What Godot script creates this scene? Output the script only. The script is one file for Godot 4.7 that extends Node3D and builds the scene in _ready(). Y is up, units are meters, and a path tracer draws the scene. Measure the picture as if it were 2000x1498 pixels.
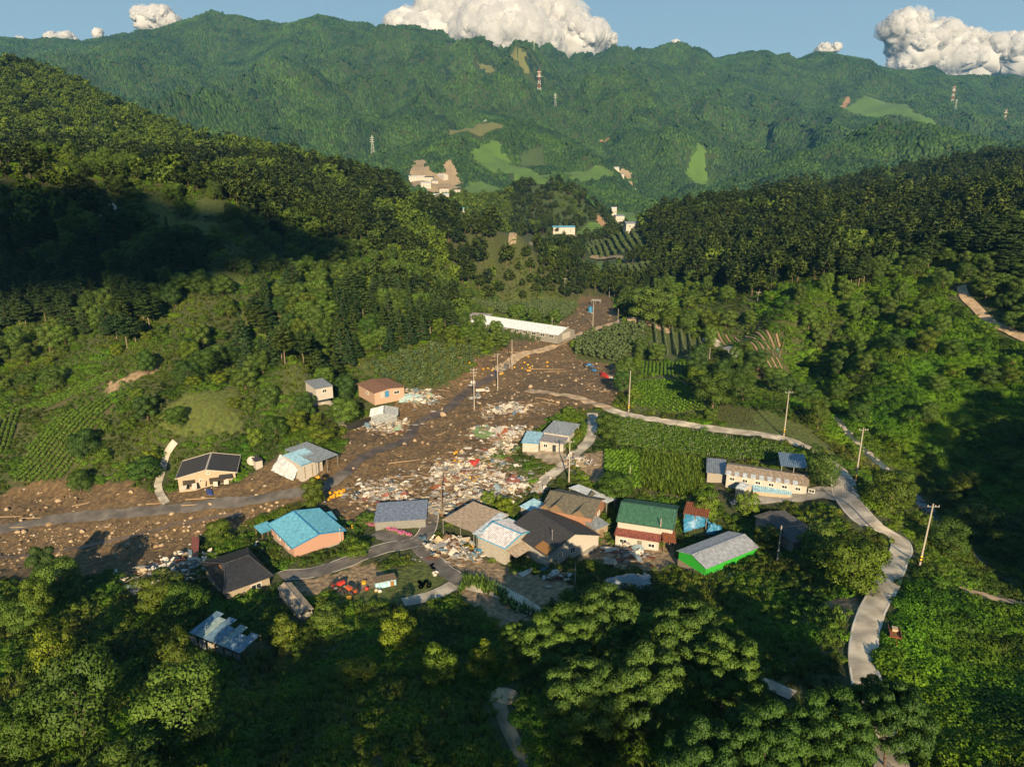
extends Node3D
# A valley village after a mudslide, seen from a hill to its south. Metres, y up, north is -z.

var rng := RandomNumberGenerator.new()
var noise := FastNoiseLite.new()
var ridges := FastNoiseLite.new()
var knots := PackedFloat64Array()
var gain := PackedFloat64Array()
var gx := PackedFloat32Array()
var gz := PackedFloat32Array()
var rows: Array[PackedFloat32Array] = []
var zone := PackedByteArray()
const ZX := -260
const ZZ := -540
const ZW := 520
const ZH := 490
var mats := {}
var tex := {}
var used := {}
var boxes: Array = []


func _ready():
	var cam := Camera3D.new()
	cam.name = "camera"
	cam.position = Vector3(0, 80, 0)
	cam.rotation_degrees = Vector3(-16.5, 0, 0)
	cam.fov = 58.06
	cam.near = 0.5
	cam.far = 40000.0
	add_child(cam)
	cam.current = true
	var env := Environment.new()
	env.background_mode = Environment.BG_SKY
	var sky_mat := ProceduralSkyMaterial.new()
	sky_mat.sky_top_color = Color(0.25, 0.37, 0.465)
	sky_mat.sky_horizon_color = Color(0.45, 0.528, 0.553)
	sky_mat.sky_curve = 0.2
	sky_mat.ground_bottom_color = Color(0.2, 0.25, 0.2)
	sky_mat.ground_horizon_color = Color(0.5, 0.6, 0.65)
	var sky := Sky.new()
	sky.sky_material = sky_mat
	env.sky = sky
	env.ambient_light_source = Environment.AMBIENT_SOURCE_SKY
	env.tonemap_mode = Environment.TONE_MAPPER_LINEAR
	env.tonemap_exposure = 2.6
	env.sdfgi_enabled = true
	env.ssao_enabled = true
	env.ssil_enabled = true
	env.fog_enabled = true
	env.fog_density = 0.000052
	env.fog_light_color = Color(0.42, 0.72, 1.0)
	var world := WorldEnvironment.new()
	world.name = "sky"
	world.environment = env
	add_child(world)
	var sun := DirectionalLight3D.new()
	sun.name = "sun"
	sun.rotation_degrees = Vector3(-21, 4.5, 0)
	sun.light_energy = 1.6
	sun.light_color = Color(1.0, 0.88, 0.7)
	sun.light_angular_distance = 0.5
	sun.shadow_enabled = true
	add_child(sun)
	rng.seed = 7
	noise.seed = 3
	noise.frequency = 1.0
	noise.fractal_octaves = 4
	ridges.seed = 11
	ridges.frequency = 1.0 / 560.0
	ridges.fractal_type = FastNoiseLite.FRACTAL_RIDGED
	ridges.fractal_octaves = 3
	make_textures()
	lay_zones()
	build_ground()
	build_roads()
	build_far_clearings()
	build_houses()
	build_forest()
	build_undergrowth()
	build_trees()
	build_fields()
	build_clouds()
	build_poles()
	build_wreckage()
	build_far_places()
	build_yards()


# ---------------------------------------------------------------- helpers

class Shape:
	var v := PackedVector3Array()
	var n := PackedVector3Array()
	var c := PackedColorArray()
	var k := PackedInt32Array()
	var tint := Color.WHITE

	func quad(a: Vector3, b: Vector3, p: Vector3, d: Vector3):   # corners clockwise seen from outside
		var m := (p - a).cross(b - a)
		if m.length_squared() < 1e-12:
			m = (d - a).cross(b - a)
		m = m.normalized()
		var i := v.size()
		for q in [a, b, p, d]:
			v.append(q)
			n.append(m)
			c.append(tint)
		for q in [0, 1, 2, 0, 2, 3]:
			k.append(i + q)

	func tri(a: Vector3, b: Vector3, p: Vector3):
		var m := (p - a).cross(b - a).normalized()
		var i := v.size()
		for q in [a, b, p]:
			v.append(q)
			n.append(m)
			c.append(tint)
			k.append(v.size() - 1)

	func vert(p: Vector3, m: Vector3, col: Color):
		v.append(p)
		n.append(m)
		c.append(col)

	func face(a: int, b: int, p: int):
		k.append(a)
		k.append(b)
		k.append(p)

	func box(at: Vector3, size: Vector3, turn := Basis()):
		var h := size * 0.5
		var p := []
		for i in 8:
			p.append(at + turn * Vector3(h.x if i & 1 else -h.x, h.y if i & 2 else -h.y, h.z if i & 4 else -h.z))
		quad(p[4], p[6], p[7], p[5])
		quad(p[1], p[3], p[2], p[0])
		quad(p[0], p[2], p[6], p[4])
		quad(p[5], p[7], p[3], p[1])
		quad(p[6], p[2], p[3], p[7])
		quad(p[0], p[4], p[5], p[1])

	func slab(a: Vector3, b: Vector3, p: Vector3, d: Vector3, thick: float):   # a sheet with thickness below its four corners
		var up := (p - a).cross(b - a).normalized() * thick
		quad(a, b, p, d)
		quad(d - up, p - up, b - up, a - up)
		quad(b, a, a - up, b - up)
		quad(p, b, b - up, p - up)
		quad(d, p, p - up, d - up)
		quad(a, d, d - up, a - up)

	func tube(a: Vector3, b: Vector3, ra: float, rb: float, sides := 7, cap := true):
		var w := (b - a).normalized()
		var s := w.cross(Vector3.RIGHT if absf(w.x) < 0.8 else Vector3.FORWARD).normalized()
		var t := s.cross(w)
		var i := v.size()
		for j in sides + 1:
			var q := s * cos(TAU * j / sides) + t * sin(TAU * j / sides)
			vert(a + q * ra, q, tint)
			vert(b + q * rb, q, tint)
		for j in sides:
			var e := i + 2 * j
			face(e, e + 2, e + 1)
			face(e + 1, e + 2, e + 3)
		if cap:
			var m := v.size()
			vert(b, w, tint)
			for j in sides + 1:
				vert(b + (s * cos(TAU * j / sides) + t * sin(TAU * j / sides)) * rb, w, tint)
			for j in sides:
				face(m, m + 1 + j, m + 2 + j)

	func ribbed(a: Vector3, b: Vector3, p: Vector3, d: Vector3, pitch: float, deep: float, thick := 0.03):   # corrugated sheet, ribs run from a to d; a-b the eave, left to right seen from outside
		var up := (p - a).cross(d - a).normalized()
		var count := maxi(2, int(a.distance_to(b) / pitch))
		for i in count:
			var f := [float(i) / count, (i + 0.38) / count, (i + 0.5) / count, (i + 0.88) / count, (i + 1.0) / count]
			var h := [0.0, 0.0, deep, deep, 0.0]
			for j in 4:
				var s0: Vector3 = a.lerp(b, f[j]) + up * h[j]
				var s1: Vector3 = a.lerp(b, f[j + 1]) + up * h[j + 1]
				var e0: Vector3 = d.lerp(p, f[j]) + up * h[j]
				var e1: Vector3 = d.lerp(p, f[j + 1]) + up * h[j + 1]
				quad(s0, e0, e1, s1)
		var t := up * -thick
		quad(d + t, p + t, b + t, a + t)
		quad(b, a, a + t, b + t)
		quad(p, b, b + t, p + t)
		quad(d, p, p + t, d + t)
		quad(a, d, d + t, a + t)

	func ball(at: Vector3, r: Vector3, around := 10, high := 6, lumps: FastNoiseLite = null, amount := 0.0, grain := 1.0):
		var i := v.size()
		for y in high + 1:
			for x in around + 1:
				var q := Vector3(cos(TAU * x / around) * sin(PI * y / high), cos(PI * y / high), sin(TAU * x / around) * sin(PI * y / high))
				var g := 1.0
				if lumps:
					var o := at * 0.37 + q * grain
					g += amount * lumps.get_noise_3d(o.x, o.y, o.z)
				vert(at + q * r * g, (q / r).normalized(), tint)
		for y in high:
			for x in around:
				var e := i + y * (around + 1) + x
				face(e, e + around + 1, e + 1)
				face(e + 1, e + around + 1, e + around + 2)

	func mesh() -> ArrayMesh:
		var a := []
		a.resize(Mesh.ARRAY_MAX)
		a[Mesh.ARRAY_VERTEX] = v
		a[Mesh.ARRAY_NORMAL] = n
		a[Mesh.ARRAY_COLOR] = c
		a[Mesh.ARRAY_INDEX] = k
		var m := ArrayMesh.new()
		m.add_surface_from_arrays(Mesh.PRIMITIVE_TRIANGLES, a)
		return m

	func smooth_mesh() -> ArrayMesh:   # normals worked out from the faces that meet in each vertex
		n.fill(Vector3.ZERO)
		for t in range(0, k.size(), 3):
			var m := (v[k[t + 2]] - v[k[t]]).cross(v[k[t + 1]] - v[k[t]])
			for q in 3:
				n[k[t + q]] += m
		for q in n.size():
			n[q] = n[q].normalized()
		return mesh()


func numbered(called: String) -> String:
	var i: int = used.get(called, 0)
	used[called] = i + 1
	return called if i == 0 else "%s_%03d" % [called, i]


func part(called: String, m: Mesh, material: Material, parent: Node) -> MeshInstance3D:
	var o := MeshInstance3D.new()
	var base := called
	var i := 0
	while parent != self and parent.has_node(called):
		i += 1
		called = "%s_%03d" % [base, i]
	o.name = numbered(called) if parent == self else called
	o.mesh = m
	o.material_override = material
	parent.add_child(o, true)
	return o


func tag(o: Node, label: String, category: String, group := "") -> Node:
	o.set_meta("label", label)
	o.set_meta("category", category)
	if group:
		o.set_meta("group", group)
	return o


func thing(called: String, label: String, category: String, at := Vector3.ZERO, turn := 0.0, group := "") -> Node3D:
	var o := Node3D.new()
	o.name = numbered(called)
	o.position = at
	o.rotation.y = turn
	add_child(o, true)
	tag(o, label, category, group)
	return o


func single(called: String, m: Mesh, material: Material, label: String, category: String, group := "", at := Vector3.ZERO) -> MeshInstance3D:
	var o := part(called, m, material, self)
	o.position = at
	tag(o, label, category, group)
	return o


func setting(called: String, m: Mesh, material: Material) -> MeshInstance3D:
	var o := part(called, m, material, self)
	o.set_meta("kind", "structure")
	return o


func scatter(called: String, m: Mesh, material: Material, where: Array[Transform3D], cols: PackedColorArray, parent: Node = self):
	if where.is_empty():
		return
	var mm := MultiMesh.new()
	mm.transform_format = MultiMesh.TRANSFORM_3D
	mm.use_colors = true
	mm.mesh = m
	mm.instance_count = where.size()
	for i in where.size():
		mm.set_instance_transform(i, where[i])
		mm.set_instance_color(i, cols[i])
	var o := MultiMeshInstance3D.new()
	o.name = numbered(called)
	o.multimesh = mm
	o.material_override = material
	o.set_meta("kind", "stuff")
	parent.add_child(o, true)


func near_what(x: float, z: float) -> String:   # where a thing stands, told by the nearest landmark
	var best := INF
	var said := ""
	for m in landmarks:
		var d := Vector2(x - m[0].x, (z - m[0].y) * 0.8)
		if d.length_squared() < best:
			best = d.length_squared()
			var far := "well " if d.length() > 28.0 else ""
			said = far + ("left of " if d.x < 0.0 else "right of ") + m[1] if absf(d.x) > absf(d.y) else ("far " if far else "") + ("behind " if d.y < 0.0 else "in front of ") + m[1]
	return said


var landmarks := [
	[Vector2(-87.3, -180.8), "the cream farmhouse"], [Vector2(-56.9, -177.4), "the tall farm shed"], [Vector2(-46.8, -232.2), "the brown roofed house"], [Vector2(-64.8, -217.5), "the half hidden grey roof"],
	[Vector2(-48.4, -144.5), "the brick house"], [Vector2(-27.7, -153.7), "the leaning grey shed"], [Vector2(-1.7, -139.1), "the white shed"], [Vector2(10.3, -138.3), "the black roofed house"],
	[Vector2(16.4, -154.2), "the olive roofed house"], [Vector2(30.8, -143.9), "the green roofed house"], [Vector2(44, -128.6), "the green walled shed"], [Vector2(63, -156.1), "the long cattle house"],
	[Vector2(11.5, -194.6), "the yard house"], [Vector2(-60.6, -131), "the black tiled house"], [Vector2(-50.8, -106.5), "the dusky blue shed"], [Vector2(2.5, -329.1), "the long poultry shed"],
	[Vector2(103.2, -265.8), "the blue hut"], [Vector2(67.8, -339.9), "the giant old tree"], [Vector2(-131.4, -190.7), "the curved crop rows"], [Vector2(-113.5, -269.5), "the little grave lawn"],
	[Vector2(-156, -310), "the hillside clearing"], [Vector2(63.8, -209.3), "the huge meadow tree"], [Vector2(-13.2, -242.9), "the white truck"], [Vector2(44.8, -188.6), "the pepper field"],
	[Vector2(74.8, -307.8), "the six fruit rows"], [Vector2(70.4, -113.6), "the lower road bend"], [Vector2(77.8, -145.5), "the road corner"], [Vector2(51.9, -86.4), "the road foot"],
	[Vector2(106.9, -171.8), "the dark gully stream"], [Vector2(171.5, -258.7), "the right dirt path"], [Vector2(-58.6, -256.2), "the red earth scar"], [Vector2(-16.1, -438.2), "the valley pines"],
	[Vector2(-155.7, -228.9), "the bright left scrub"], [Vector2(133.4, -232.7), "the vine covered slope"], [Vector2(-122.6, -166.2), "the left mud road"], [Vector2(27.2, -297.4), "the upper mud"]]


func rnd(a: float, b: float) -> float:
	return rng.randf_range(a, b)


func rnd3() -> Vector3:
	var d := Vector3(rnd(-1, 1), rnd(-1, 1), rnd(-1, 1))
	return d.normalized() if d.length_squared() > 0.01 else Vector3.UP


func at2(p: Vector2, lift := 0.0) -> Vector3:
	return Vector3(p.x, gy(p.x, p.y) + lift, p.y)


func pairs(a: Array) -> PackedVector2Array:
	var out := PackedVector2Array()
	for i in range(0, a.size(), 2):
		out.append(Vector2(a[i], a[i + 1]))
	return out


func lin(r: float, g: float, b: float) -> Color:
	return Color(r, g, b).linear_to_srgb()


func make_textures():
	for t in [["grain", 0.06, 4, 0.72, 256], ["blotch", 0.012, 5, 0.6, 256], ["fine", 0.2, 2, 0.78, 256], ["wear", 0.03, 6, 0.5, 512], ["stain", 0.012, 5, 0.62, 512]]:
		var f := FastNoiseLite.new()
		f.seed = hash(t[0]) % 1000
		f.frequency = t[1]
		f.fractal_octaves = t[2]
		var n := NoiseTexture2D.new()
		n.width = t[4]
		n.height = t[4]
		n.seamless = true
		n.noise = f
		var g := Gradient.new()
		g.set_color(0, Color(t[3], t[3], t[3]))
		g.set_color(1, Color.WHITE)
		n.color_ramp = g
		tex[t[0]] = n
	var b := FastNoiseLite.new()
	b.seed = 5
	b.frequency = 0.04
	b.fractal_octaves = 5
	var m := NoiseTexture2D.new()
	m.width = 256
	m.height = 256
	m.seamless = true
	m.noise = b
	m.as_normal_map = true
	m.bump_strength = 6.0
	tex["bumps"] = m


func mat(called: String, r: float, g: float, b: float, rough := 0.9, metal := 0.0, grain := "grain", scale := 0.4, back := 0.0) -> StandardMaterial3D:
	if mats.has(called):
		return mats[called]
	var m := StandardMaterial3D.new()
	m.resource_name = called
	m.albedo_color = lin(r, g, b)
	m.roughness = rough
	m.metallic = metal
	m.vertex_color_use_as_albedo = true
	if grain:
		m.albedo_texture = tex[grain]
		m.uv1_triplanar = true
		m.uv1_world_triplanar = true
		m.uv1_scale = Vector3.ONE * scale
	if back > 0.0:
		m.backlight_enabled = true
		m.backlight = Color(back, back, back)
	mats[called] = m
	return m


# ---------------------------------------------------------------- the lie of the land

func spot_heights() -> Array:   # x, z, height of surveyed spots: ridge lines, gullies, valley floor, slopes
	return [-66.6, -72, 6.7, -38.8, -70, 8.7, -18.9, -68, 10.7, 0, -69, 9.7, 18.9, -68, 10.7, 36.6, -66, 12.8, 57.3, -62, 16.9, -73.9, -82, 5.5, -37, -82, 5.5, -7, -78, 9.2, 21.1, -78, 9.2, 46.1, -73, 13.7, 64.9, -72, 14.6, -83.5, -95, 3.9, -59.7, -97, 2.3, -34.1, -97, 2.3, -8.3, -94, 4.7, 15.8, -90, 7.9, 38.2, -87, 10.3, 49.7, -82, 14.3, 62.7, -84, 12.7, 75.6, -86, 11.1, -99.5, -116, -1.1, -69, -115, -0.4, -39.1, -114, 0.3, -9.7, -113, 1, 4.8, -112, 1.7, 27.5, -107, 5.2, 44.2, -103, 8, 56.4, -94, 14.2, 65.2, -95, 13.5, 88.3, -103, 8, -103.9, -137, -6.5, -59.8, -129, -1.4, -32.1, -127, -0.2, -10.6, -126, 0.5, 10.5, -125, 1.1, 30.9, -122, 3, 48.9, -116, 6.8, 59.9, -111, 9.9, 66.8, -107, 12.5, 78.8, -110, 10.6, 107.3, -128, -3.3, -125.1, -150, -8.3, -98.8, -148, -7.1, -57.1, -137, -0.6, -19.3, -136, 0, 0, -136, 0, 22.4, -134, 1.1, 43.4, -130, 3.5, 62.1, -124, 7, 74.2, -117, 11.1, 79.4, -119, 10, 99.8, -133, 1.7, -132.6, -161, -6.5, -105.4, -160, -6, -77.6, -157, -4.4, -49.4, -150, -0.6, -24.5, -148.5, 0.2, 0, -147, 1, 23.9, -145, 2.1, 46.4, -141, 4.2, 62, -137, 6.4, 74.3, -129, 10.7, 82.6, -132, 9, 100, -150, -0.6, 113.4, -153, -2.2, 125.1, -152, -1.7, -140.1, -172, -5.4, -110.2, -169, -4, -80.7, -165, -2, -52.8, -162, -0.5, -26.1, -160, 0.5, 0, -157, 2, 31.2, -153, 4, 57.9, -148, 6.5, 69.7, -145, 8, 74.8, -138, 11.4, 82.7, -141, 10, 107.7, -172, -0.1, 106.2, -165, -2, 121, -165, -2, 130.4, -160, 0.5, 133, -185, 1.9, 143.8, -180, 4, 136.1, -205, 10.8, 152.4, -195, 14.1, 128.4, -240, 18.3, 146.2, -225, 22.1, 164.3, -215, 24.7, 173.5, -230, 31.6, 171.3, -255, 36, 173, -265, 40.3, 185.4, -250, 42.5, 210.2, -290, 59.7, 203.5, -310, 51.6, 150.6, -290, 36.5, 119.3, -290, 27.8, 118.7, -320, 32, 183.8, -360, 47, 145.9, -400, 43.4, 108.3, -600, 46.4, 140.8, -560, 58.4, 186.9, -520, 58.9, 222.9, -500, 59, 258.1, -480, 64.9, 295.9, -460, 70.3, 321, -450, 73.6, 375.1, -440, 79.7, 244, -850, 50.2, 300.2, -840, 62.2, 350.7, -820, 70, 397.8, -800, 79.5, 468.6, -780, 92.7, 535, -760, 102.6, 640.1, -760, 110.2, 359.2, -1250, 74.1, 412.5, -1230, 105.1, 462.4, -1200, 134.9, 508.8, -1200, 140.5, 619.1, -1200, 138.1, 672.4, -1180, 127.7, 804.9, -1150, 121.2, 970.5, -1150, 118.1, 467, -1650, 101.4, 265.9, -1500, 89.3, 668.1, -1900, 142.9, 680.8, -1800, 152.8, 823.5, -1900, 180.8, 1008.8, -1950, 183.4, 1158.7, -1950, 183.4, 1329.6, -1900, 174.5, 1142.1, -2200, 268.5, 483.4, -2300, 336.1, 594.1, -2150, 278.1, 653.4, -2050, 249, 680.1, -1900, 180.8, 1214.3, -2700, 475.9, 1259.2, -2350, 290.5, 1296.7, -2200, 255.7, 551.8, -2280, 282.7, 383, -2420, 334.1, 348.2, -2550, 412.4, 428.5, -2520, 440.1, 965.3, -2500, 326.4, 800.4, -2600, 402.5, 1551.4, -2500, 326.4, -2255.3, -2900, 548.4, -1884.5, -2800, 575.3, -1774.1, -2800, 561.6, -1498.3, -2750, 571.5, -1339.6, -2700, 590.5, -1170.4, -2650, 597.1, -1024, -2600, 607.7, -922.7, -2600, 582.6, -785.7, -2550, 569.9, -619.2, -2500, 564.8, -566.1, -2480, 538.3, -386.9, -2400, 519.2, -269.2, -2350, 485.6, -171, -2300, 454.3, -59.6, -2200, 425.8, 0, -2150, 407.3, 87.5, -2150, 403.3, 219.4, -2700, 502.8, 373.3, -2700, 539.4, 520.9, -2750, 520.8, 642.8, -2800, 546.1, 758.4, -2800, 520.2, 892.2, -2800, 509.7, 1023.8, -2850, 519.2, 1121.1, -2850, 513.9, 1196.6, -2850, 528, 1340, -2900, 503.4, 1461.9, -2900, 479.9, 1608.3, -2950, 483.1, 1781.4, -3000, 474.8, 1908.7, -3000, 452.2, 2052.4, -3000, 452.2, 2467.7, -3000, 433.2, -1070.8, -2450, 520.9, -1081.4, -2250, 436.5, -1099.4, -2150, 416.6, -1074.7, -2000, 365.8, -1063.2, -1850, 309.5, -621, -2300, 465.7, -633.4, -2050, 369.1, -630.2, -1800, 282.7, -624.9, -1600, 205.7, -451.4, -2100, 380.1, -482, -1900, 302.5, -487.9, -1750, 261.5, -518.3, -1550, 201.8, -526.3, -1450, 164.5, -296.9, -2150, 420.6, -234.5, -1950, 329.3, -83.2, -1700, 247.6, -34.4, -1500, 184.2, 15.1, -1350, 142.7, -922.4, -2480, 480.6, -857.9, -2200, 352.9, -827.4, -2000, 277.2, -780.8, -1780, 197.8, -578.1, -2370, 448.2, -604, -2100, 333.9, -612.9, -1850, 256.4, -609.1, -1620, 187.2, -372.2, -2280, 405.8, -344.1, -2000, 290, -280.8, -1680, 191.2, -226.9, -1400, 117, -1468.6, -2550, 476.1, -1410.7, -2300, 394.3, -1655.9, -2600, 483.9, 105, -1800, 283.9, 228.5, -1740, 238.1, 297.6, -1640, 175.6, 347.3, -1540, 120.7, 378.5, -1440, 79.1, 0, -1980, 275.2, 72.1, -1730, 205.8, 103.9, -1480, 138.9, -122, -1150, 94.9, -258.4, -1350, 122, -56.3, -1560, 196.5, -87.9, -1250, 121.4, 0, -1200, 95.6, 45.8, -1300, 114.4, 81.7, -1150, 79.3, 193.3, -1300, 92.5, 164.4, -1150, 55.7, 268.3, -1250, 49.2, -93, -1000, 55.4, -153.3, -1080, 83, -31.5, -880, 58.3, 6.1, -860, 71.8, 42.9, -860, 73.6, 88.1, -880, 58.3, 123.2, -900, 35.9, 0, -780, 36.3, 57.9, -800, 29.6, 59.5, -820, 19.6, 120.5, -830, 18.8, 157.6, -950, 30.1, -20.4, -700, 23.4, 0, -680, 22.6, -41.7, -720, 34.6, -65.6, -760, 48.1, 84.2, -640, 16.8, 61.8, -560, 12.5, 68.2, -460, 11, 32, -430, 9.1, 0, -420, 10.7, -16.8, -375, 12.5, 24.2, -320, 7.7, 41.1, -345, 8.2, 52.7, -350, 9, 0, -275, 6, 29.9, -400, 8, 33.5, -372, 7.4, 14.8, -395, 8.9, 45.4, -405, 8.6, 12.8, -340, 8.5, 0, -322, 9.8, -10.4, -345, 10, 53.9, -400, 8, 2.2, -290, 7.7, -13.3, -245, 5.3, 9.1, -235, 6.4, -16.7, -213, 4.5, -44.9, -188, 3.9, -47, -214, 4.2, 24.9, -212, 6.6, 38.6, -215, 7.4, 61.7, -196, 8.1, 79.1, -178, 9.4, 14.2, -178, 4.9, 35, -175, 6.1, 55, -172, 7.4, 78.4, -152, 11.2, 71.2, -265, 7.7, 71.6, -315, 8.8, 102.3, -300, 12.2, 107.1, -270, 12.7, 80.2, -230, 9.8, 92, -215, 10.9, 109.2, -225, 2.1, 112.3, -250, 3.7, 112.8, -272, 5.7, -196.2, -260, 25.3, -214.2, -290, 40.8, -217.1, -300, 61.1, -220.2, -310, 79.8, -181.9, -320, 79.8, -201.2, -315, 80.9, -157.4, -330, 77.5, -138.5, -340, 72.8, -156, -310, 67, -133.1, -325, 67.5, -172.9, -300, 65.3, -119.6, -330, 56.9, -107.1, -370, 56.7, -84.7, -390, 54, -62.6, -430, 43.7, -31.5, -430, 34.4, -12.7, -430, 21.9, -137.3, -265, 42.2, -113, -268, 42.8, -89.2, -302, 39.2, -79, -263, 28.7, -54.1, -290, 30, -49.8, -262, 16.7, -34.3, -305, 22.8, -18.2, -345, 9.5, -21.5, -335, 9.5, -12.1, -320, 10.2, -25, -350, 10.4, -25.9, -262, 16.7, -157.1, -245, 28.4, -119.9, -225, 25.7, -98.9, -226, 18.3, -82.1, -211, 12.2, -88.5, -230, 15.4, -94.2, -247, 18.4, -105, -243, 25.1, -68.8, -224, 18.8, -46, -228, 8.6, -66.3, -226, 13.8, -72.6, -212, 11.9, -122.6, -212, 18.7, -147.8, -212, 15.3, -166.5, -215, 14.4, -132, -192, 7.1, -151.1, -190, 3.1, -127, -181, -2.7, -93.8, -200, 12.4, -91.4, -192, 3.9, -85.2, -176, -1.2, -60.8, -171, 0.4, -61.6, -195, 6, -52.8, -190, 4.7, -549, -850, 202.5, -585.5, -860, 200.2, -683.2, -870, 193.4, -465.7, -800, 176.7, -360, -740, 133.8, -231.6, -660, 106.3, -161, -600, 91.8, -101.6, -550, 79.7, -45.1, -480, 53.1, -19.6, -450, 45.2, 0, -430, 37.5, -396.9, -600, 119.7, -282.4, -500, 89.9, -302.5, -450, 85.8, -212.7, -500, 83.1, -145, -450, 67.4, 444.4, -1000, 65, 580.7, -980, 80, 251.9, -680, 45, 379.3, -640, 60, 644.4, -1450, 90, 859.3, -1450, 110, 1037, -1400, 100, -231.1, -390, 72, -666.7, -1000, 150, -314.8, -850, 80, -96.3, -650, 60, -622.2, -1200, 130, -325.9, -1100, 80, -266.7, -300, 60, -177.8, -200, 15, 177.8, -200, 35, -444.4, -500, 100, 288.9, -300, 70, -1303.7, -1600, 230, -1925.9, -2000, 330, 1637, -1700, 160, 2214.8, -2300, 280, 18, 60, 57, -15, 62, 54, -40, 62, 44, 50, 62, 48, -70, 60, 33, 105, 60, 40, 18, 150, 60, -150, 100, 38, 150, 100, 58, -110, 0, 10, -60, 0, 18, 60, 0, 27, 60, -30, 19, 130, 0, 44, 130, -32, 50, 105, -30, 33, 150, -45, 66, 185, -45, 70, 260, -60, 85, 0, 0, 22, 0, -30, 16, 300, -100, 55, -300, -150, 20, -250, 0, 20, 600, -200, 130, -700, -200, 160, -1500, -1500, 330, 1600, -1000, 280, -3000, -3000, 600, 3000, -3500, 500, 0, -4000, 250, -1500, -4200, 250, 1500, -4200, 250, 0, 400, 60, 0, 1000, 90, -1500, 500, 120, 1500, 500, 120]


func solve_land():   # multiquadric surface through the spot heights
	var s := spot_heights()
	var count := s.size() / 3
	for q in s:
		knots.append(q)
	var w := count + 2
	var m: Array[PackedFloat64Array] = []
	for i in count + 1:
		var row := PackedFloat64Array()
		row.resize(w)
		for j in count:
			row[j] = 1.0 if i == count else sqrt((knots[3 * i] - knots[3 * j]) ** 2 + (knots[3 * i + 1] - knots[3 * j + 1]) ** 2 + 100.0)
		row[count] = 0.0 if i == count else 1.0
		row[count + 1] = 0.0 if i == count else knots[3 * i + 2]
		m.append(row)
	for i in count + 1:
		var best := i
		for j in range(i + 1, count + 1):
			if absf(m[j][i]) > absf(m[best][i]):
				best = j
		var row := m[best]
		m[best] = m[i]
		m[i] = row
		for j in range(i + 1, count + 1):
			var other := m[j]
			var f := other[i] / row[i]
			if f != 0.0:
				for q in range(i, w):
					other[q] -= f * row[q]
				m[j] = other
	gain.resize(count + 1)
	for i in range(count, -1, -1):
		var t := m[i][count + 1]
		for j in range(i + 1, count + 1):
			t -= m[i][j] * gain[j]
		gain[i] = t / m[i][i]


func land(x: float, z: float) -> float:
	var count := gain.size() - 1
	var h := gain[count]
	for i in count:
		var a := x - knots[3 * i]
		var b := z - knots[3 * i + 1]
		h += gain[i] * sqrt(a * a + b * b + 100.0)
	return h


func land_row(j: int):
	var z := gz[j]
	var row := PackedFloat32Array()
	row.resize(gx.size())
	for i in gx.size():
		var x := gx[i]
		var h := land(x, z)
		var far := sqrt(x * x + z * z)
		if far > 420.0:
			var wild := smoothstep(900.0, 1700.0, far)
			var low := 1.0 - 0.72 * smoothstep(2050.0, 2550.0, far)
			var lean := lerpf(0.62, -0.45, smoothstep(-150.0, 500.0, x))
			var u := x + lean * (z + 2000.0) + 130.0 * noise.get_noise_2d(x / 420.0, z / 420.0)
			var spur := absf(fposmod(u / 330.0, 1.0) * 2.0 - 1.0) - 0.5
			var rib := absf(fposmod((u + 0.35 * z) / 118.0, 1.0) * 2.0 - 1.0) - 0.5
			h += wild * low * (105.0 * spur + 26.0 * rib)
			h += wild * (38.0 * ridges.get_noise_2d(x, z) - 10.0)
			h += smoothstep(420.0, 900.0, far) * 9.0 * noise.get_noise_2d(x / 90.0, z / 90.0)
		var k := zone_at(x, z)
		if k == 1:
			h += 0.6 * noise.get_noise_2d(x * 0.13, z * 0.13) + 0.45 * noise.get_noise_2d(x * 0.45, z * 0.45)
		elif k == 0 and far < 420.0:
			h += 0.5 * noise.get_noise_2d(x * 0.1, z * 0.1)
		row[i] = h
	rows[j] = row


func steps(from: float, to: float, fine: float, grow: float, low: float, high: float) -> PackedFloat32Array:
	var a: Array[float] = []
	var s := fine
	var p := from
	while p > low:
		s *= grow
		p -= s
		a.push_front(maxf(p, low))
	p = from
	while p < to:
		a.append(p)
		p += fine
	s = fine
	while p < high:
		a.append(p)
		s *= grow
		p += s
	a.append(high)
	return PackedFloat32Array(a)


func find(a: PackedFloat32Array, t: float) -> int:
	return clampi(a.bsearch(t) - 1, 0, a.size() - 2)


func gy(x: float, z: float) -> float:
	var i := find(gx, x)
	var j := find(gz, z)
	var f := (x - gx[i]) / (gx[i + 1] - gx[i])
	var g := (z - gz[j]) / (gz[j + 1] - gz[j])
	var a := rows[j]
	var b := rows[j + 1]
	if f + g < 1.0:
		return a[i] + (a[i + 1] - a[i]) * f + (b[i] - a[i]) * g
	return b[i + 1] + (b[i] - b[i + 1]) * (1.0 - f) + (a[i + 1] - b[i + 1]) * (1.0 - g)


func paint(code: int, outline: Array):
	var p := pairs(outline)
	var lo := p[0]
	var hi := p[0]
	for q in p:
		lo = lo.min(q)
		hi = hi.max(q)
	for z in range(maxi(int(lo.y), ZZ), mini(int(hi.y) + 1, ZZ + ZH - 1)):
		for x in range(maxi(int(lo.x), ZX), mini(int(hi.x) + 1, ZX + ZW - 1)):
			if Geometry2D.is_point_in_polygon(Vector2(x + 0.5, z + 0.5), p):
				zone[(z - ZZ) * ZW + x - ZX] = code


func zone_raw(x: float, z: float) -> int:
	var i := int(floor(x)) - ZX
	var j := int(floor(z)) - ZZ
	return zone[j * ZW + i] if i >= 0 and j >= 0 and i < ZW and j < ZH else 0


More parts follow.
